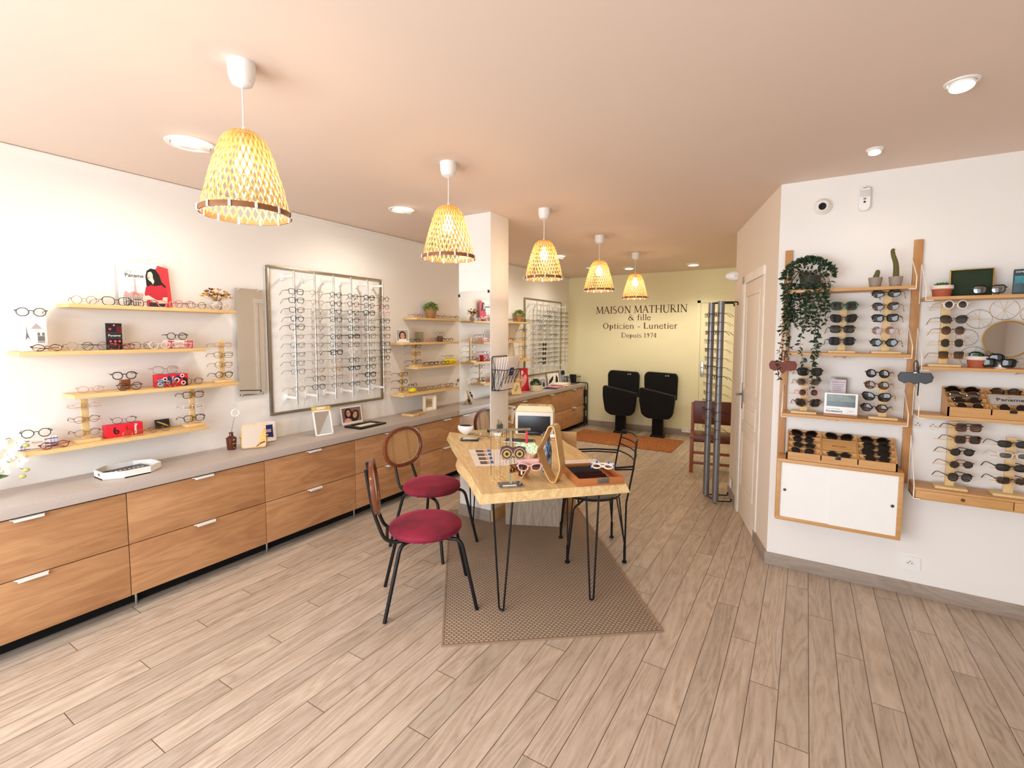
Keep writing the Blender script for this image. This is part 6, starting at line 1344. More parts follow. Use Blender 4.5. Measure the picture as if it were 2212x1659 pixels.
# mat, socket
cork = NT('cork_mat'); v = cork.coord(); cork.put(cork.b.inputs['Base Color'], cork.ramp(cork.noise(v, 60, 3, .7), (.35, '7E451C'), (.55, 'A8642F'), (.7, 'C98B50'))); cork.b.inputs['Roughness'].default_value = .9; cork = cork.m
t = thing('doormat', 'rust-brown cork mat lying before the black folding seats', 'mat', (-2.28, 6.97, 0)); MB().box((-.86, -.40, 0), (.77, .44, .01), .002).build('mat_surface', cork, t)
def socket(t, c, ux, n, w_=.08, gangs=1, m_=None):
    """french wall socket plate"""
    ux = Vector(ux); nn = Vector(n); Mx = Matrix(((ux.x, 0, nn.x, c[0]), (ux.y, 0, nn.y, c[1]), (0, 1, 0, c[2]), (0, 0, 0, 1)))
    W_ = w_ * gangs * .9 + .01
    k = MB(); k.prism([(q[0], q[1] - .041) for q in rsheet(W_, .082, .008)], 0, .009); k.turn(Mx).build('cover_plate', white_m, t)
    for g in range(gangs):
        x = (g - (gangs - 1) / 2) * .07
        k = MB().lathe([(0, .0091), (.020, .0091), (.021, .012), (.019, .012), (.018, .0095), (0, .0095)], 28, (x, 0, 0)); k.turn(Mx).build('socket_well', warmwhite_m, t)
        k = MB()
        for dx, dy in ((-.0095, .0), (.0095, 0), (0, .011)): k.lathe([(0, .0098), (.0028, .0098), (.0028, .0115), (0, .0115)], 10, (x + dx, dy, 0))
        k.turn(Mx).build('contact_holes', blackp_m, t)
t = thing('wall_socket', 'white triple socket strip above the skirting by the back door', 'socket', (-1.53, YB, .1)); socket(t, (0, -.013, .0), (1, 0, 0), (0, -1, 0), .075, 3)
t = thing('wall_socket', 'beige socket low on the slanting wall behind the display tubes', 'socket', dg(1.36, .012, .16)); socket(t, (0, 0, 0), (-DU.x, -DU.y, 0), DN, .08, 1)
# slim trolley at the cabinet end
t = thing('slim_trolley', 'slim black metal trolley standing at the end of the walnut cabinets', 'trolley', (-3.30, 7.70, 0))
k = MB()
for y in (-.05, .06): k.tube(fillet([(-.26, y, .02), (-.26, y, .76), (.07, y, .76), (.07, y, .02)], .03), .008, 8)
k.build('frame', black_m, t)
for z in (.05, .28, .52): MB().box((-.25, -.05, z), (.06, .06, z + .12), .004).build('black_bin', blackp_m, t)
MB().box((-.26, -.055, .34 - .02), (.072, -.048, .36), .002).build('wooden_bar', oakX_m, t)
# grab lamp / camera on the slanting wall
t = thing('security_camera', 'small white bullet-shaped camera high on the far end of the slanting wall', 'camera', dg(1.46, 0, 2.17))
nd = Vector((DN.x, DN.y, 0)); up3 = Matrix(((-DU.x, 0, DN.x, 0), (-DU.y, 0, DN.y, 0), (0, 1, 0, 0), (0, 0, 0, 1)))
k = MB().lathe([(0, .001), (.045, .001), (.05, .02), (.046, .05), (.03, .09), (.012, .105), (0, .107)], 24); k.turn(up3).build('camera_body', white_m, t)
k = MB().lathe([(0, 0), (.006, 0), (.006, .004), (0, .004)], 10, (.049, 0, .02)); k.turn(up3).build('screw', blackp_m, t)
# ------------------------------------------------------------------ twin display tubes
tube_m = M('tube_aluminium', '86868A', .4, metal=.7, var=.03)
TB = [(-.793, 4.968), (-.684, 4.804)]
t = thing('tube_display', 'twin tall grey tube display for spectacles beside the slanting wall', 'display stand', (-.74, 4.88, 0))
for x, y in TB: MB().cyl((x, y, .02), (x, y, 1.912), .029, 24).build('tube', tube_m, t, W=True)
for z in (.02, 1.905):
    k = MB(); 
    for (x, y) in TB:
        e = dg((Vector((x, y, 0)) - DA).dot(DU) + .02, .03, 0); k.tube(fillet([(x, y, z), (e.x, e.y, z), (e.x, e.y, z - .03 if z > 1 else z + .03)], .01), .006, 6)
    k.tube([(TB[0][0], TB[0][1], z), (TB[1][0], TB[1][1], z)], .006, 6); k.build('bracket', black_m, t, W=True)
rr = random.Random(11); cyc = ['black', 'gun', 'tort', 'gun', 'brown', 'bronze', 'black', 'gold', 'gold', 'bronze', 'gun', 'black', 'gold', 'steel', 'bronze']
ORD15 = ['topmost', 'second', 'third', 'fourth', 'fifth', 'sixth', 'seventh', 'eighth', 'ninth', 'tenth', 'eleventh', 'twelfth', 'thirteenth', 'second lowest', 'lowest']
for ti, (x, y) in enumerate(TB):
    for i in range(15):
        z = 1.79 - i * .0835; col = cyc[(i + ti * 4) % 15]; shp = ['panto', 'oval', 'round', 'square'][rr.randrange(4)]
        glasses((x - .036, y - .02, z), radians(-68 + rr.uniform(-5, 5)), shp, col, '%s %s eyeglasses, %s on the %s tube of the twin tube display' % (CN[col], SN[shp], ORD15[i], ('left', 'right')[ti]), 'spectacles on the twin tubes')
# wooden armchair behind the tubes
t = thing('wooden_chair', 'wooden chair with brown leather back half hidden behind the display tubes', 'chair', (-.90, 6.0, 0), (0, 0, radians(10)))
lea = M('brown_leather', '5E2413', .4); rw = WOOD('red_wood', '7A3A1C', '9E5630', axis=2)
MB().box((-.22, .12, .52), (.22, .16, .80), .012).build('back_cushion', lea, t); MB().box((-.22, -.2, .36), (.22, .18, .43), .012).build('seat_cushion', lea, t)
for sx in (-1, 1):
    for y in (-.19, .16): MB().box((sx * .23 - .02, y - .02, 0), (sx * .23 + .02, y + .02, .40 if y < 0 else .78), .004).build('leg', rw, t)
    MB().box((sx * .23 - .022, -.2, .40), (sx * .23 + .022, .18, .43), .004).build('armrest', rw, t)
for z in (.10, .22): MB().box((-.21, -.2, z), (.21, -.18, z + .03), .003).build('crosspiece', rw, t)
# ================================================================== RIGHT WALL
YS = YR - .2
def post(x, z0, z1, lab):
    tag(MB().box((x - .021, YR - .022, z0), (x + .021, YR - .001, z1), .002).build('wall_post', oak_m, W=True), lab, 'post', 'oak wall posts')
post(-.121, .345, 2.16, 'upright oak wall post at the left of the sunglasses shelves, behind the hanging vine'); post(.543, .70, 2.165, 'upright oak wall post between the two bays of sunglasses shelves'); post(1.215, .70, 2.165, 'upright oak wall post at the right picture edge')
wire_w = M('white_wire', 'F3ECE0', .4)
def wshelf(x0, x1, z, lab, grp, hb=.17, drawer=False):
    t = thing('oak_shelf', lab, 'shelf', ((x0 + x1) / 2, YR - .1, z), 0, grp)
    MB().box((x0, YS, z - .018), (x1, YR - .022, z), .0015).build('board', oakX_m, t, W=True)
    for x, s in ((x0, -1), (x1, 1)):
        xx = x + s * .003; MB().tube(fillet([(x - s * .03, YS - .003, z - .021), (xx, YS - .003, z - .021), (xx, YS - .003, z + .05 if not drawer else z + .02), (xx, YR - .026, z + hb), (xx, YR - .024, z - .03)], .004, 3), .0026, 6).build('wire_bracket', wire_w, t, W=True)
    return t
ga, gb = 'oak shelves of the left bay', 'oak shelves of the right bay'
U1 = [1.884, 1.491, 1.098]; U2 = [1.817, 1.424, 1.152]
wshelf(-.117, .512, U1[0], 'top oak shelf of the left bay, carrying the vine and two cacti', ga); wshelf(-.117, .512, U1[1], 'second oak shelf of the left bay, under the green sunglasses', ga); wshelf(-.117, .512, U1[2], 'third oak shelf of the left bay, with the small seascape display', ga)
wshelf(.563, 1.20, U2[0], 'top oak shelf of the right bay, with the green velvet tray', gb, .20); wshelf(.563, 1.20, U2[1], 'second oak shelf of the right bay, with the gold wire mirror', gb, .22); wshelf(.563, 1.20, U2[2], 'third oak shelf of the right bay, with the partitioned wooden box', gb, .15)
t = thing('drawer_shelf', 'oak shelf with shallow drawers at the bottom of the right bay', 'shelf', (.88, YR - .1, .66)); MB().box((.563, YS, .715), (1.20, YR - .022, .728), .001).box((.563, YS + .01, .66), (.575, YR - .022, .715)).box((1.188, YS + .01, .66), (1.20, YR - .022, .715)).box((.563, YS + .01, .66), (1.20, YR - .022, .668)).build('shelf_case', oakX_m, t, W=True)
for x0, x1 in ((.570, .972), (.976, 1.195)):
    d = part(t, 'drawer', (0, 0, 0)); MB().box((x0, YS - .001, .668), (x1, YS + .014, .714), .0015).build('drawer_front', oakX_m, d, W=True)
    k = MB().lathe([(0, 0), (.008, 0), (.0085, .006), (.006, .01), (0, .011)], 18); k.turn(Matrix.Translation(((x0 + x1) / 2, YS - .001, .691)) @ Matrix.Rotation(radians(90), 4, 'X')).build('knob', M('old_brass', '6E5A3A', .35, metal=.9), d, W=True)
MB().tube(fillet([(.59, YS - .004, .664), (.560, YS - .004, .664), (.560, YS - .004, .74), (.560, YR - .026, 1.0), (.56, YR - .024, .66)], .004, 3), .0028, 6).build('wire_bracket', wire_w, t, W=True)
# cabinet with sliding doors
t = thing('sliding_cabinet', 'hanging oak cabinet with two white sliding doors under the sunglasses box', 'cabinet', (.19, YR - .1, .40))
x0, x1, z0, z1 = -.132, .514, .398, .800; k = MB()
k.box((x0, YS, z0), (x1, YR - .022, z0 + .02), .001).box((x0, YS, z1 - .022), (x1, YR - .022, z1), .001).box((x0, YS, z0 + .02), (x0 + .023, YR - .022, z1 - .022), .001).box((x1 - .023, YS, z0 + .02), (x1, YR - .022, z1 - .022), .001).box((x0, YR - .03, z0), (x1, YR - .024, z1))
k.build('cabinet_frame', oakX_m, t, W=True)
xm = .165
for a, b_, y, kx, nm in ((xm - .005, x1 - .023, YS + .006, .469, 'front'), (x0 + .023, xm + .015, YS + .014, -.083, 'rear')):
    d = part(t, 'sliding_door'); MB().box((a, y, z0 + .02), (b_, y + .006, z1 - .022)).build('door_panel', white_m, d, W=True, smooth=0)
    k = MB().lathe([(0, -.0005), (.009, -.0005), (.009, .002), (.006, .003), (.004, .001), (0, .001)], 20); k.turn(Matrix.Translation((kx, y - .0006, .597)) @ Matrix.Rotation(radians(90), 4, 'X')).build('finger_ring', M('old_brass', '6E5A3A'), d, W=True)
# round lights under the shelves
for x, z, lab in ((.18, U1[1] - .0185, 'round white puck light under the second shelf of the left bay'), (.16, U1[2] - .0185, 'round white puck light under the third shelf of the left bay'), (1.0, U2[1] - .0185, 'round white puck light under the second shelf of the right bay'), (1.0, U2[2] - .0185, 'round white puck light under the third shelf of the right bay')):
    tag(MB().lathe([(0, 0), (.022, 0), (.034, -.012), (.033, -.016), (0, -.016)], 32).build('puck_light', M('translucent_white', 'EDE4DA', .3)), lab, 'lamp', 'puck lights under the oak shelves').location = (x, YR - .10, z)
def onr(px, py, shp, col, lab, D=.15, rz=0, lens='grey', grp='sunglasses on the right wall', **kw):
    p = at(px, py, Y=YR - D); return glasses(p, radians(rz), shp, col, lab, grp, lens, **kw)
def rstand(px, zs, n, ztop, where):
    x = at(px, 700 if zs > 1.3 else 900, Y=YR - .13).x; t = thing('display_stand', 'oak display stand with %d crossbars, %s' % (n, where), 'display stand', (x, YR - .115, zs), 0, 'oak sunglasses stands')
    MB().box((-.07, -.045, 0), (.07, .05, .014), .003).build('foot', lightw_m, t); MB().box((-.02, .0, .014), (.02, .014, ztop - zs), .002).build('upright', lightw_m, t); return t, x
def column_of(px, zs, items, where, rz):
    """sunglasses one above the other on a stand"""
    ztop = max(at(px, it[0], Y=YR - .15).z for it in items) + .03
    t, x = rstand(px, zs, len(items), ztop, where)
    for i, it in enumerate(items):
        py, ppx, shp, col, lens, desc = it[:6]; kw = it[6] if len(it) > 6 else {}
        g = onr(ppx, py, shp, col, '%s, %s on %s' % (desc, ['topmost', 'second', 'third', 'fourth', 'lowest'][i if i < len(items) - 1 else 4], where), rz=rz, lens=lens, D=.155, **kw)
        z = g.location.z - zs - .012; MB().cyl((-.085, -.022, z), (.085, -.022, z), .0022, 8).build('crossbar', lightw_m, t)
column_of(1820, U1[1], [(661, 1823, 'big', 'green', 'gg', 'dark green square sunglasses', dict(rim=.0042, wide=True)), (688, 1822, 'bigcat', 'black', 'grey', 'black browline sunglasses', {}), (711, 1819, 'square', 'black', 'gg', 'black rectangular sunglasses with patterned temples', dict(tcol='tort', rim=.0032)), (737, 1818, 'big', 'navy', 'grey', 'navy square sunglasses', dict(rim=.003))], 'left stand, second shelf, left bay', 12)
column_of(1916, U1[1], [(634, 1914, 'bigoval', 'black', 'grey', 'large black oval sunglasses', dict(rim=.002)), (662, 1913, 'pilot', 'tort', 'brown', 'brown pilot sunglasses', {}), (687, 1912, 'square', 'black', 'grey', 'black square sunglasses with broad temples', dict(wide=True, rim=.003)), (714, 1908, 'round', 'rose', 'rose', 'rose mirrored round sunglasses', dict(rim=.0012)), (740, 1909, 'bighex', 'black', 'grey', 'black angular sunglasses', dict(rim=.0026))], 'right stand, second shelf, left bay', -20)
column_of(1735, U1[2], [(803, 1749, 'big', 'black', 'grey', 'thick black square sunglasses with gilt temple', dict(rim=.0038, tcol='gold')), (825, 1746, 'bighex', 'smoke', 'gb', 'smoky hexagonal sunglasses', dict(rim=.003)), (848, 1746, 'round', 'pink', 'gb', 'pink round sunglasses', dict(rim=.0026)), (870, 1745, 'bigcat', 'tort', 'grey', 'tortoiseshell cat-eye sunglasses', dict(rim=.0034))], 'left stand, third shelf, left bay', 14)
column_of(1906, U1[2], [(807, 1896, 'round', 'black', 'brown', 'round black sunglasses with wide red temples', dict(rim=.0036, wide=True, tcol='coral')), (832, 1894, 'panto', 'tort', 'gb', 'tortoiseshell sunglasses with wide brown temples', dict(rim=.0036, wide=True)), (857, 1893, 'bigcat', 'black', 'grey', 'black cat-eye sunglasses', dict(rim=.003, tcol='gold')), (881, 1888, 'bighex', 'black', 'gb', 'black angular sunglasses with graded brown lenses', dict(rim=.003, wide=True))], 'right stand, third shelf, left bay', -20)
column_of(2043, U2[1], [(658, 2064, 'round', 'clear', 'gg', 'pale translucent round sunglasses', dict(rim=.0044)), (690, 2060, 'pilot', 'gun', 'gg', 'dark double-bridge pilot sunglasses', {}), (714, 2058, 'round', 'brown', 'gb', 'brown round sunglasses with a top bar', dict(rim=.0016)), (741, 2056, 'round', 'gold', 'green', 'green round sunglasses with pale side tips', dict(rim=.0014, tcol='white')), (767, 2054, 'square', 'gold', 'go', 'rimless sunglasses graded green to amber', {})], 'stand on second shelf, right bay', 18)
column_of(2062, .728, [(924, 2092, 'square', 'brown', 'gb', 'brown flat-top sunglasses', dict(rim=.003)), (950, 2090, 'square', 'brown', 'brown', 'brown sunglasses with marbled temples', dict(tcol='tort', rim=.0028)), (977, 2078, 'oval', 'black', 'green', 'black oval sunglasses', dict(rim=.0026)), (1004, 2076, 'oval', 'tort', 'green', 'tortoiseshell oval sunglasses', dict(rim=.0022)), (1031, 2073, 'panto', 'black', 'gg', 'black rounded sunglasses with graded lenses', dict(rim=.0026))], 'left stand above the drawers', 22)
column_of(2192, .728, [(960, 2190, 'wide', 'black', 'green', 'narrow black wraparound sunglasses', dict(rim=.0022)), (985, 2192, 'wide', 'clear', 'blue', 'clear-framed blue sunglasses', dict(rim=.003)), (1011, 2186, 'wide', 'black', 'brown', 'black curved sunglasses', dict(rim=.003)), (1039, 2187, 'wide', 'tort', 'brown', 'dark brown curved sunglasses', dict(rim=.003))], 'right-edge stand above the drawers', 14)
# hanging vine
def vine():
    t = thing('trailing_vine', 'dark green trailing vine spilling over the left end of the top oak shelf', 'plant', (.0, YR - .11, U1[0])); rr = random.Random(21)
    MB().lathe([(0, 0), (.05, 0), (.06, .09), (.055, .09), (0, .08)], 24).build('pot', M('dark_pot', '3A3A34', .6), t)
    st, lf = MB(), MB()
    def leaf(p, d, L):
        n = d.orthogonal().normalized(); n.rotate(Matrix.Rotation(rr.uniform(0, 6.28), 3, d)); e = d.cross(n) * L * .14
        lf.raw([p, p + d * L * .35 + n * L * .26 + e, p + d * L * .7 + n * L * .18 + e, p + d * L, p + d * L * .7 - n * L * .18 + e, p + d * L * .35 - n * L * .26 + e], [(0, 1, 2, 3, 4, 5)])
    def strand(x, y, ln, top=.12, out=.0):
        p = Vector((rr.uniform(-.04, .04), rr.uniform(-.03, .03), .08)); path = [p.copy(), Vector((x * .6, y * .6, top))]; q = Vector((x, y, top * .5)); path.append(q.copy()); n = int(ln / .022)
        for i in range(n):
            q = q + Vector((rr.uniform(-.007, .007), rr.uniform(-.005, .005), -.022)); path.append(q.copy())
            for _ in range(2): leaf(q, Vector((rr.uniform(-1, 1), rr.uniform(-.9, .3), rr.uniform(-.9, .15))).normalized(), rr.uniform(.022, .036))
        st.tube(path, .0013, 4)
    for i in range(26): strand(rr.uniform(-.14, .115), rr.uniform(-.12, -.03), rr.uniform(.12, .34))
    for x, ln in ((-.13, .62), (-.12, .50), (.03, .62), (.06, .45), (.0, .55), (.045, .66), (-.135, .4)): strand(x, -.115, ln)
    for i in range(330):
        u, v = rr.uniform(0, 2 * pi), rr.uniform(0, 1.5); r_ = .12; p = Vector((r_ * sin(v) * cos(u) * 1.12 - .01, r_ * sin(v) * sin(u) * .75 - .02, .07 + r_ * cos(v) * .95)); p.y = min(p.y, .075)
        leaf(p, (p - Vector((0, 0, .05)) + Vector((rr.uniform(-.06, .06), rr.uniform(-.06, .06), rr.uniform(-.08, .03)))).normalized(), rr.uniform(.026, .04))
    st.build('stems', M('vine_stem', '4A3C20', .7), t); lf.build('leaves', leaf_mat('vine_leaf', '12291A', '2C4A2C'), t, smooth=0); t.location = (.005, YR - .115, U1[0]); return t
vine()
def cactus(px, h, lab, path, r):
    x = at(px, 600, Y=YR - .12).x; t = thing('potted_cactus', lab, 'cactus', (x, YR - .12, U1[0]), 0, 'cacti on the top shelf')
    pr = [(0, 0), (.026, 0)] + [(.026 + .009 * i / 8 + (.0008 if i % 2 else 0), .002 + .058 * i / 8) for i in range(9)] + [(.031, .06), (.03, .05), (0, .05)]
    MB().lathe(pr, 28).build('pot', M('taupe_pot', '9A8C80', .6), t)
    P = fillet([Vector(p) for p in path], .03, 4); n = len(P); k = MB(); R = [r * (1 - .45 * i / n) if i < n - 1 else r * .35 for i in range(n)]; k.tube(P, R, 10)
    rr = random.Random(int(px)); 
    for i in range(n * 14):
        j = rr.randrange(n); a = rr.uniform(0, 6.28); d = Vector((cos(a), sin(a), rr.uniform(-.2, .3))); p = P[j] + Vector((0, 0, rr.uniform(-.01, .01))) + d * R[j] * .9; k.raw([p, p + d * .004 + Vector((.0004, 0, 0)), p + Vector((.0006, 0, .0006))], [(0, 1, 2)])
    k.build('cactus_stem', M('cactus_green', '5F5A2E', .8, bump=.4, bs=150), t)
cactus(1891, .1, 'short stubby cactus in a ribbed grey pot on the top oak shelf', [(0, 0, .045), (.004, 0, .07), (.01, 0, .093), (.008, 0, .105)], .016)
cactus(1935, .2, 'tall bent cactus in a ribbed grey pot on the top oak shelf', [(0, 0, .045), (.0, 0, .10), (-.004, 0, .145), (-.018, 0, .185), (-.022, 0, .215), (-.014, 0, .222)], .015)
# hanging leather cases
def leather_case(loc, col, lab, nose, rz, loop):
    t = thing('leather_case', lab, 'spectacle case', loc, (0, 0, radians(rz)))
    k = MB(); k.prism([(-.078, .008), (-.066, .03), (.066, .03), (.078, .008), (.072, -.02), (.045, -.034), (.022, -.026), (0, nose), (-.022, -.026), (-.045, -.034), (-.072, -.02)], -.010, .010, .003); k.turn(Matrix.Rotation(radians(90), 4, 'X')).build('case_body', col, t)
    MB().tube(fillet([(-.006, 0, .028), (-.009, 0, .085), (0, 0, .10), (.009, 0, .085), (.006, 0, .028)], .01), .0035, 6, flat=.5).build('hanging_loop', col, t); MB().box((-.008, -.0105, .026), (.008, .0105, .031), .001).build('metal_bar', chrome_m, t)
p = at(1691, 790, Y=YR - .235); leather_case(p, M('rust_leather2', '6E2E1E', .45), 'rust-brown leather glasses case hanging from the left end of the second shelf', -.052, 6, 0)
p = at(1977, 816, Y=YR - .235); leather_case(p, M('black_leather', '121214', .35), 'black leather glasses case hanging between the two shelf bays', -.036, -8, 0)
tag(MB().tube(fillet([(.548, YS - .02, 1.26), (.548, YS - .03, 1.34), (.545, YS - .02, 1.425)], .02), .003, 6).build('hanging_cord', black_m, W=True), 'thin cord holding the black leather glasses case', 'cord')
# acrylic leaflet and polarised lens display
p = at(1812, 812, Y=YR - .06); t = thing('leaflet_holder', 'clear acrylic holder with a pale lilac leaflet behind the seascape display', 'leaflet', (p.x, YR - .05, U1[2]))
MB().box((-.045, -.002, .0), (.045, .001, .235), .001).build('acrylic_sheet', acry, t); MB().box((-.04, -.004, .06), (.04, -.0025, .222)).build('leaflet_sheet', M('lilac_paper', 'D9CBD4', .6), t)
text('COFFRET PALAIS', .0095, M('grey_drawing', '77726F'), t, (0, -.0045, .205), (radians(90), 0, 0)); text('Lunettes de soleil', .008, MATS['grey_drawing'], t, (0, -.0045, .19), (radians(90), 0, 0))
k = MB()
for i in range(6): k.box((-.03, -.0048, .178 - i * .006), (.03 - (i % 3) * .008, -.0042, .1795 - i * .006))
for i in range(3): k.tube([(.0 + i * .012, -.0046, .13), (.014 + i * .012, -.0046, .085)], .0008, 4)
k.box((-.03, -.0048, .10), (-.005, -.0042, .112)); k.build('fine_print', MATS['grey_drawing'], t)
p = at(1816, 893, Y=YR - .17); t = thing('seascape_display', 'white-edged display with a dark seascape panel on a wooden foot', 'display sign', (p.x - .002, YR - .165, U1[2]), (radians(-4), 0, radians(-4)))
MB().box((-.085, -.005, .014), (.085, .003, .145), .002).build('white_board', white_m, t); MB().box((-.086, -.03, 0), (.086, .03, .016), .002).build('wooden_foot', M('red_oak', 'A36A3E', .45), t)
MB().box((-.073, -.0062, .095), (.073, -.0055, .137)).build('sky_print', M('sky_print', '5B6656', .15, var=.35, vs=25), t); MB().box((-.073, -.0062, .062), (.073, -.0055, .095)).build('sea_print', M('sea_print', '2C3434', .15, var=.25, vs=60), t)
text('TESTEZ LES VERRES', .0085, pale_i, t, (-.075, -.006, .047), (radians(90), 0, 0), align='LEFT'); text('POLARISANTS', .0135, ink, t, (-.075, -.006, .032), (radians(90), 0, 0), align='LEFT', bold=.0003)
k = MB().tube([(.036, -.006, .022), (.07, -.006, .022), (.07, -.006, .052), (.036, -.006, .052)], .0006, 4, closed=True); k.build('logo_outline', pale_i, t); text('MO', .013, pale_i, t, (.053, -.006, .037), (radians(90), 0, 0))
# partitioned boxes
def tray_box(x0, x1, zf, zb, zbase, lab, label_fn, cells):
    t = thing('partitioned_box', lab, 'display box', ((x0 + x1) / 2, YR - .1, zbase)); w = x1 - x0; d = .16; ang = atan2(zb - zf - .0, d)
    k = MB(); X0, X1 = -w / 2, w / 2; Y0, Y1 = -d / 2 - .012, d / 2 - .012; hf, hb = zf - zbase, zb - zbase
    k.raw([(X0, Y0, 0), (X1, Y0, 0), (X1, Y0, hf), (X0, Y0, hf), (X0, Y0 + .008, 0), (X1, Y0 + .008, 0), (X1, Y0 + .008, hf), (X0, Y0 + .008, hf)], [(0, 1, 2, 3), (5, 4, 7, 6), (3, 2, 6, 7), (0, 3, 7, 4), (1, 5, 6, 2), (0, 4, 5, 1)])
    k.box((X0, Y1 - .006, 0), (X1, Y1, hb))
    for a, b_ in ((X0, X0 + .008), (X1 - .008, X1)):
        P = [(Y0, 0), (Y1, 0), (Y1, hb), (Y0, hf)]; k.raw([(a, y, z) for y, z in P] + [(b_, y, z) for y, z in P], [(0, 1, 2, 3), (7, 6, 5, 4), (0, 4, 5, 1), (1, 5, 6, 2), (2, 6, 7, 3), (3, 7, 4, 0)])
    k.build('box_shell', oakX_m, t, smooth=0)
    fl_ = lambda y: hf - .022 + (hb - hf) * (y - Y0) / (Y1 - Y0)
    k = MB(); k.raw([(X0, Y0, fl_(Y0)), (X1, Y0, fl_(Y0)), (X1, Y1, fl_(Y1)), (X0, Y1, fl_(Y1))], [(0, 1, 2, 3)]); k.build('sloping_floor', oakX_m, t, smooth=0)
    top = lambda y: hf + (hb - hf) * (y - Y0) / (Y1 - Y0)
    cw_ = w / 3
    for c in (1, 2):
        a = X0 + cw_ * c; P = [(Y0, fl_(Y0) - .01), (Y1, fl_(Y1) - .01), (Y1, top(Y1)), (Y0, top(Y0))]; kk = MB(); kk.raw([(a - .003, y, z) for y, z in P] + [(a + .003, y, z) for y, z in P], [(0, 1, 2, 3), (7, 6, 5, 4), (0, 4, 5, 1), (1, 5, 6, 2), (2, 6, 7, 3), (3, 7, 4, 0)]); kk.build('divider', oakX_m, t, smooth=0)
    for r_ in (1, 2, 3):
        y = Y0 + d * r_ / 4
        for c in range(3):
            if c == 1 and r_ == 2: continue
            MB().box((X0 + cw_ * c + .004, y - .0015, fl_(y) - .005), (X0 + cw_ * (c + 1) - .004, y + .0015, top(y) - .004)).build('divider', oakX_m, t, smooth=0)
    y = Y0 + d / 2; sl = (hb - hf) / d; ym0, ym1 = Y0 + d / 4 + .003, Y0 + 3 * d / 4 - .003
    kk = MB(); kk.raw([(-cw_ / 2 + .004, ym0, top(ym0) - .004), (cw_ / 2 - .004, ym0, top(ym0) - .004), (cw_ / 2 - .004, ym1, top(ym1) - .004), (-cw_ / 2 + .004, ym1, top(ym1) - .004)], [(0, 1, 2, 3)])
    label_fn(t, kk, y, top(y) - .0032, atan2(hb - hf, d), cw_); MB().box((-.02, Y0 - .004, hf - .016), (.008, Y0, hf), .001).build('clasp', blackp_m, t)
    nm = {0: 'back', 1: 'second', 2: 'third', 3: 'front'}; cn = {0: 'left', 1: 'middle', 2: 'right'}
    for (c, r_, shp, col, lens) in cells:
        y = Y0 + d * (3 - r_ + .45) / 4; xx = (x0 + x1) / 2 + X0 + cw_ * (c + .5)
        glasses((xx + random.uniform(-.006, .006), YR - .1 + y, zbase + top(y) - .003), 0, shp, col, '%s %s sunglasses, %s column, %s row, %s' % (CN[col], SN[shp], cn[c], nm[r_], 'box with script label' if 'script' in lab else 'box on the cabinet'), 'sunglasses in the partitioned boxes', lens, folded=True, pitch=radians(-28), rim=.0024 if not FRM[col][2] else .0013)
    return t
def lab1(t, kk, y, z, a, cw_):
    kk.build('name_plate', oakX_m, t, smooth=0); r3 = (a, 0, 0); dy = Vector((0, cos(a), sin(a)))
    for s_, sz, o in (('FR', .030, .018), ('FRENCH RETRO', .0105, -.007), ('LUNETTES', .007, -.02)): text(s_, sz, [M('copper_print', 'E0A070', .4), M('dark_orange_print', '8A4A20', .5), MATS['copper_print']][('FR', 'FRENCH RETRO', 'LUNETTES').index(s_)], t, Vector((0, y, z)) + dy * o, r3)
def lab2(t, kk, y, z, a, cw_): kk.build('name_plate', M('silver_label', 'C9C4C0', .5), t, smooth=0); text('Paname', .036, ink, t, Vector((0, y, z)), (a, 0, 0)); k = MB(); k.raw([(-.02, y + .028, z + .014), (.02, y + .028, z + .014), (.0, y + .012, z + .009)], [(0, 1, 2)]); k.build('red_mark', red_i, t)
tray_box(-.083, .483, .850, .970, .802, 'partitioned wooden box of sunglasses on the sliding-door cabinet', lab1, [(0, 0, 'bigcat', 'black', 'grey'), (0, 1, 'round', 'gun', 'grey'), (0, 2, 'oval', 'black', 'grey'), (0, 3, 'pilot', 'gold', 'green'), (1, 0, 'bigcat', 'matt', 'brown'), (1, 3, 'oval', 'black', 'brown'), (2, 0, 'bigoval', 'black', 'grey'), (2, 1, 'square', 'black', 'grey'), (2, 2, 'big', 'black', 'grey'), (2, 3, 'panto', 'black', 'grey')])
tray_box(.685, 1.22, 1.205, 1.305, U2[2] + .001, 'second partitioned box with script label, on the right bay', lab2, [(0, 0, 'bigoval', 'black', 'grey'), (0, 1, 'pilot', 'steel', 'mirror'), (0, 2, 'oval', 'black', 'brown'), (0, 3, 'oval', 'gold', 'brown'), (1, 0, 'panto', 'black', 'mirror'), (1, 3, 'round', 'gold', 'brown')])
# top shelf of the right bay
def succulent(px, z, lab, s=1):
    x = at(px, 620, Y=YR - .13).x; t = thing('succulent', lab, 'succulent', (x, YR - .13, z)); MB().lathe([(0, 0), (.038 * s, 0), (.045 * s, .042), (0, .042)], 32).build('pot', M('terracotta', 'A8563A', .7), t)
    MB().lathe([(0, .042), (.046 * s, .042), (.050 * s, .045), (.050 * s, .062), (.046 * s, .064), (.042 * s, .058), (0, .056)], 32).build('pot_rim', M('cream_band', 'E3D3C8', .7, bump=.4), t); k = MB(); rr = random.Random(3)
    for i in range(26):
        a = i * 2.4; r_ = .005 + .0016 * i; d = Vector((cos(a), sin(a), .75 - i * .02)).normalized(); p = Vector((0, 0, .06)); n = Vector((-sin(a), cos(a), 0)); L = (.025 + r_ * .5) * s; k.raw([p, p + d * L * .6 + n * .009, p + d * L + Vector((0, 0, .004)), p + d * L * .6 - n * .009], [(0, 1, 2, 3)])
    k.build('leaves', leaf_mat('succulent_leaf', '2E7A2A', '4FA040') if 'succulent_leaf' not in MATS else MATS['succulent_leaf'], t); return t
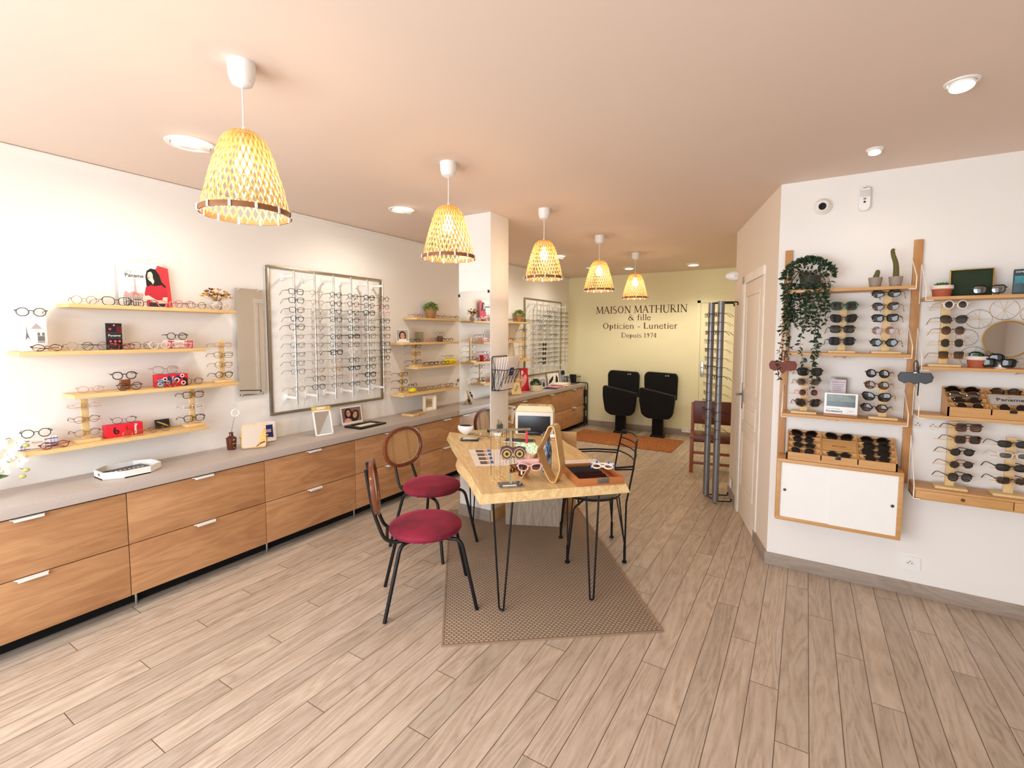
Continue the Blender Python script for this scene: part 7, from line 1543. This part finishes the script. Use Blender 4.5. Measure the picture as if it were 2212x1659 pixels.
succulent(2035, U2[0], 'small succulent in a terracotta pot with a cream band on the top right-bay shelf')
succulent(2122, U2[1], 'second succulent in a terracotta pot, hidden behind black sunglasses', .95)
x0_, x1_ = at(2051, 600, Y=YR - .06).x, at(2145, 600, Y=YR - .06).x
t = thing('velvet_tray', 'brass-edged tray with dark green velvet standing upright on the top right-bay shelf', 'tray', ((x0_ + x1_) / 2, YR - .075, U2[0]), (radians(-6), 0, radians(-3))); W_ = x1_ - x0_; Hh = .15
MB().box((-W_ / 2 + .004, -.002, .003), (W_ / 2 - .004, .004, Hh)).build('velvet_panel', M('green_velvet', '2C3A28', .9, sheen=.5), t); k = MB()
for a, c in (((-W_ / 2, -.016, 0), (-W_ / 2 + .005, .006, Hh + .004)), ((W_ / 2 - .005, -.016, 0), (W_ / 2, .006, Hh + .004)), ((-W_ / 2, -.016, Hh), (W_ / 2, .006, Hh + .004)), ((-W_ / 2, -.016, 0), (W_ / 2, .006, .004))): k.box(a, c, .0008)
k.build('brass_edge', brass_m, t)
onr(2136, 625, 'square', 'black', 'black square sunglasses with silvery lenses before the green velvet tray', D=.16, rz=-6, lens='mirror', rim=.003)
x = at(2201, 600, Y=YR - .1).x; t = thing('blue_box', 'dark teal printed carton at the right picture edge', 'box', (x + .02, YR - .10, U2[0] + .0005), (0, 0, radians(-12))); MB().box((-.04, -.03, 0), (.05, .03, .135), .002).build('carton', M('teal_card', '123038', .4, var=.4, vs=20), t)
MB().box((-.036, -.0312, .06), (.045, -.0302, .10)).build('teal_wave', M('teal_print', '2A7A86', .4, var=.4, vs=30), t); text('DEMETZ', .013, card_w, t, (-.034, -.0315, .12), (radians(90), 0, 0), align='LEFT')
# gold wire mirror
pm = at(2176, 733, Y=YR - .05); t = thing('gold_flower_mirror', 'round brass-rimmed mirror with gold wire petals on the second right-bay shelf', 'mirror', (pm.x, YR - .05, pm.z), (radians(3), 0, 0))
def disc(r0, prof, m_, nm, n=48): k = MB().lathe(prof, n); k.turn(Matrix.Rotation(radians(90), 4, 'X')).build(nm, m_, t, smooth=30)
disc(0, [(0, .004), (.098, .004), (.098, 0), (0, 0)], M('smoked_mirror', 'B9B2AC', .02, metal=1, var=0), 'mirror_glass'); disc(0, [(.097, -.002), (.104, -.002), (.105, .008), (.099, .008), (.097, .005)], brass_m, 'mirror_rim')
k = MB(); r_ = random.Random(2)
for i in range(9):
    a = i * 2 * pi / 9 + .3; c = Vector((.165 * cos(a), .004, .165 * sin(a)))
    if c.x + pm.x < .62 or c.z + pm.z > U2[0] - .05 and False: pass
    R_ = (.055, .048, .06)[i % 3]; k.tube([c + Vector((R_ * cos(b_), 0, R_ * sin(b_) * .95)) for b_ in [j * pi / 12 for j in range(24)]], .0012, 5, closed=True)
    for j in range(4): b1 = a + pi + (j - 1.5) * .5; b2 = a + (j - 1.5) * .55; k.tube([c + Vector((R_ * cos(b1), 0, R_ * sin(b1))), c + Vector((R_ * cos(b2), 0, R_ * sin(b2)))], .0008, 4)
k.v = [v for v in k.v]
for v in k.v:
    zz = v.z + pm.z
    if zz > U2[0] - .025: v.z = U2[0] - .025 - pm.z
    if zz < U2[1] + .004: v.z = U2[1] + .004 - pm.z
k.build('wire_petals', brass_m, t)
onr(2131, 771, 'bigoval', 'black', 'black oval sunglasses tilted before the second succulent', D=.15, rz=-14, rim=.0034, roll=.1)
onr(2158, 784, 'square', 'black', 'black sunglasses on a small white foot below the gold mirror', D=.175, rz=-12, rim=.0036)
x = at(2160, 800, Y=YR - .16).x; tag(MB().lathe([(0, 0), (.024, 0), (.026, .003), (.010, .01), (.008, .022), (0, .024)], 24).build('glasses_holder', white_m), 'small white foot holding black sunglasses on the second right-bay shelf', 'holder').location = (x, YR - .165, U2[1])
# wall devices
p = at(1777, 447, Y=YR); t = thing('dome_camera', 'white dome security camera with dark lens high on the right wall', 'camera', (p.x, YR, p.z)); RX90 = Matrix.Rotation(radians(90), 4, 'X')
k = MB().lathe([(0, 0), (.05, 0), (.052, .008), (.048, .014), (.043, .03), (.03, .048), (0, .052)], 36); k.turn(RX90).build('dome', warmwhite_m, t)
tip = Matrix.Translation((-.006, -.034, -.004)) @ Matrix.Rotation(radians(12), 4, 'Z') @ Matrix.Rotation(radians(100), 4, 'X')
k = MB().lathe([(0, .004), (.026, .004), (.03, .010), (.027, .020), (0, .020)], 30); k.turn(tip).build('lens_ring', white_m, t); k = MB().lathe([(0, .0205), (.022, .0205), (.021, .023), (0, .024)], 30); k.turn(tip).build('lens_glass', M('camera_glass', '0A0A0C', .15), t)
p = at(1867, 431, Y=YR); t = thing('motion_detector', 'white capsule-shaped motion detector with a small lens high on the right wall', 'detector', (p.x, YR, p.z))
pts = [(q[0], q[1] - .075) for q in rsheet(.062, .15, .028)]; k = MB(); k.prism(pts, 0, .034, .008); k.turn(RX90).build('detector_body', white_m, t); MB().box((-.026, -.038, .01), (.026, -.03, .05), .003).build('sensor_window', M('frosted_window', 'DAD5D2', .4), t)
k = MB().lathe([(0, 0), (.006, 0), (.006, .003), (0, .003)], 14); k.turn(Matrix.Translation((0, -.034, -.022)) @ RX90).build('lens_dot', blackp_m, t); MB().box((-.007, -.0355, -.008), (.007, -.033, .003), .001).build('led_window', M('grey_led', '8A8784', .4), t); MB().box((-.012, -.0355, .061), (.012, -.033, .0635)).build('slot', blackp_m, t)
p = at(1965, 1215, Y=YR); t = thing('wall_socket', 'single white socket low on the right wall below the cabinet', 'socket', (p.x, YR, p.z)); socket(t, (0, 0, 0), (1, 0, 0), (0, -1, 0), .10, 1)
p = at(1998, 919, Y=YR); t = thing('wall_socket', 'double white socket plate beside the brown sunglasses stand', 'socket', (p.x, YR, p.z)); socket(t, (0, 0, 0), (1, 0, 0), (0, -1, 0), .10, 2)
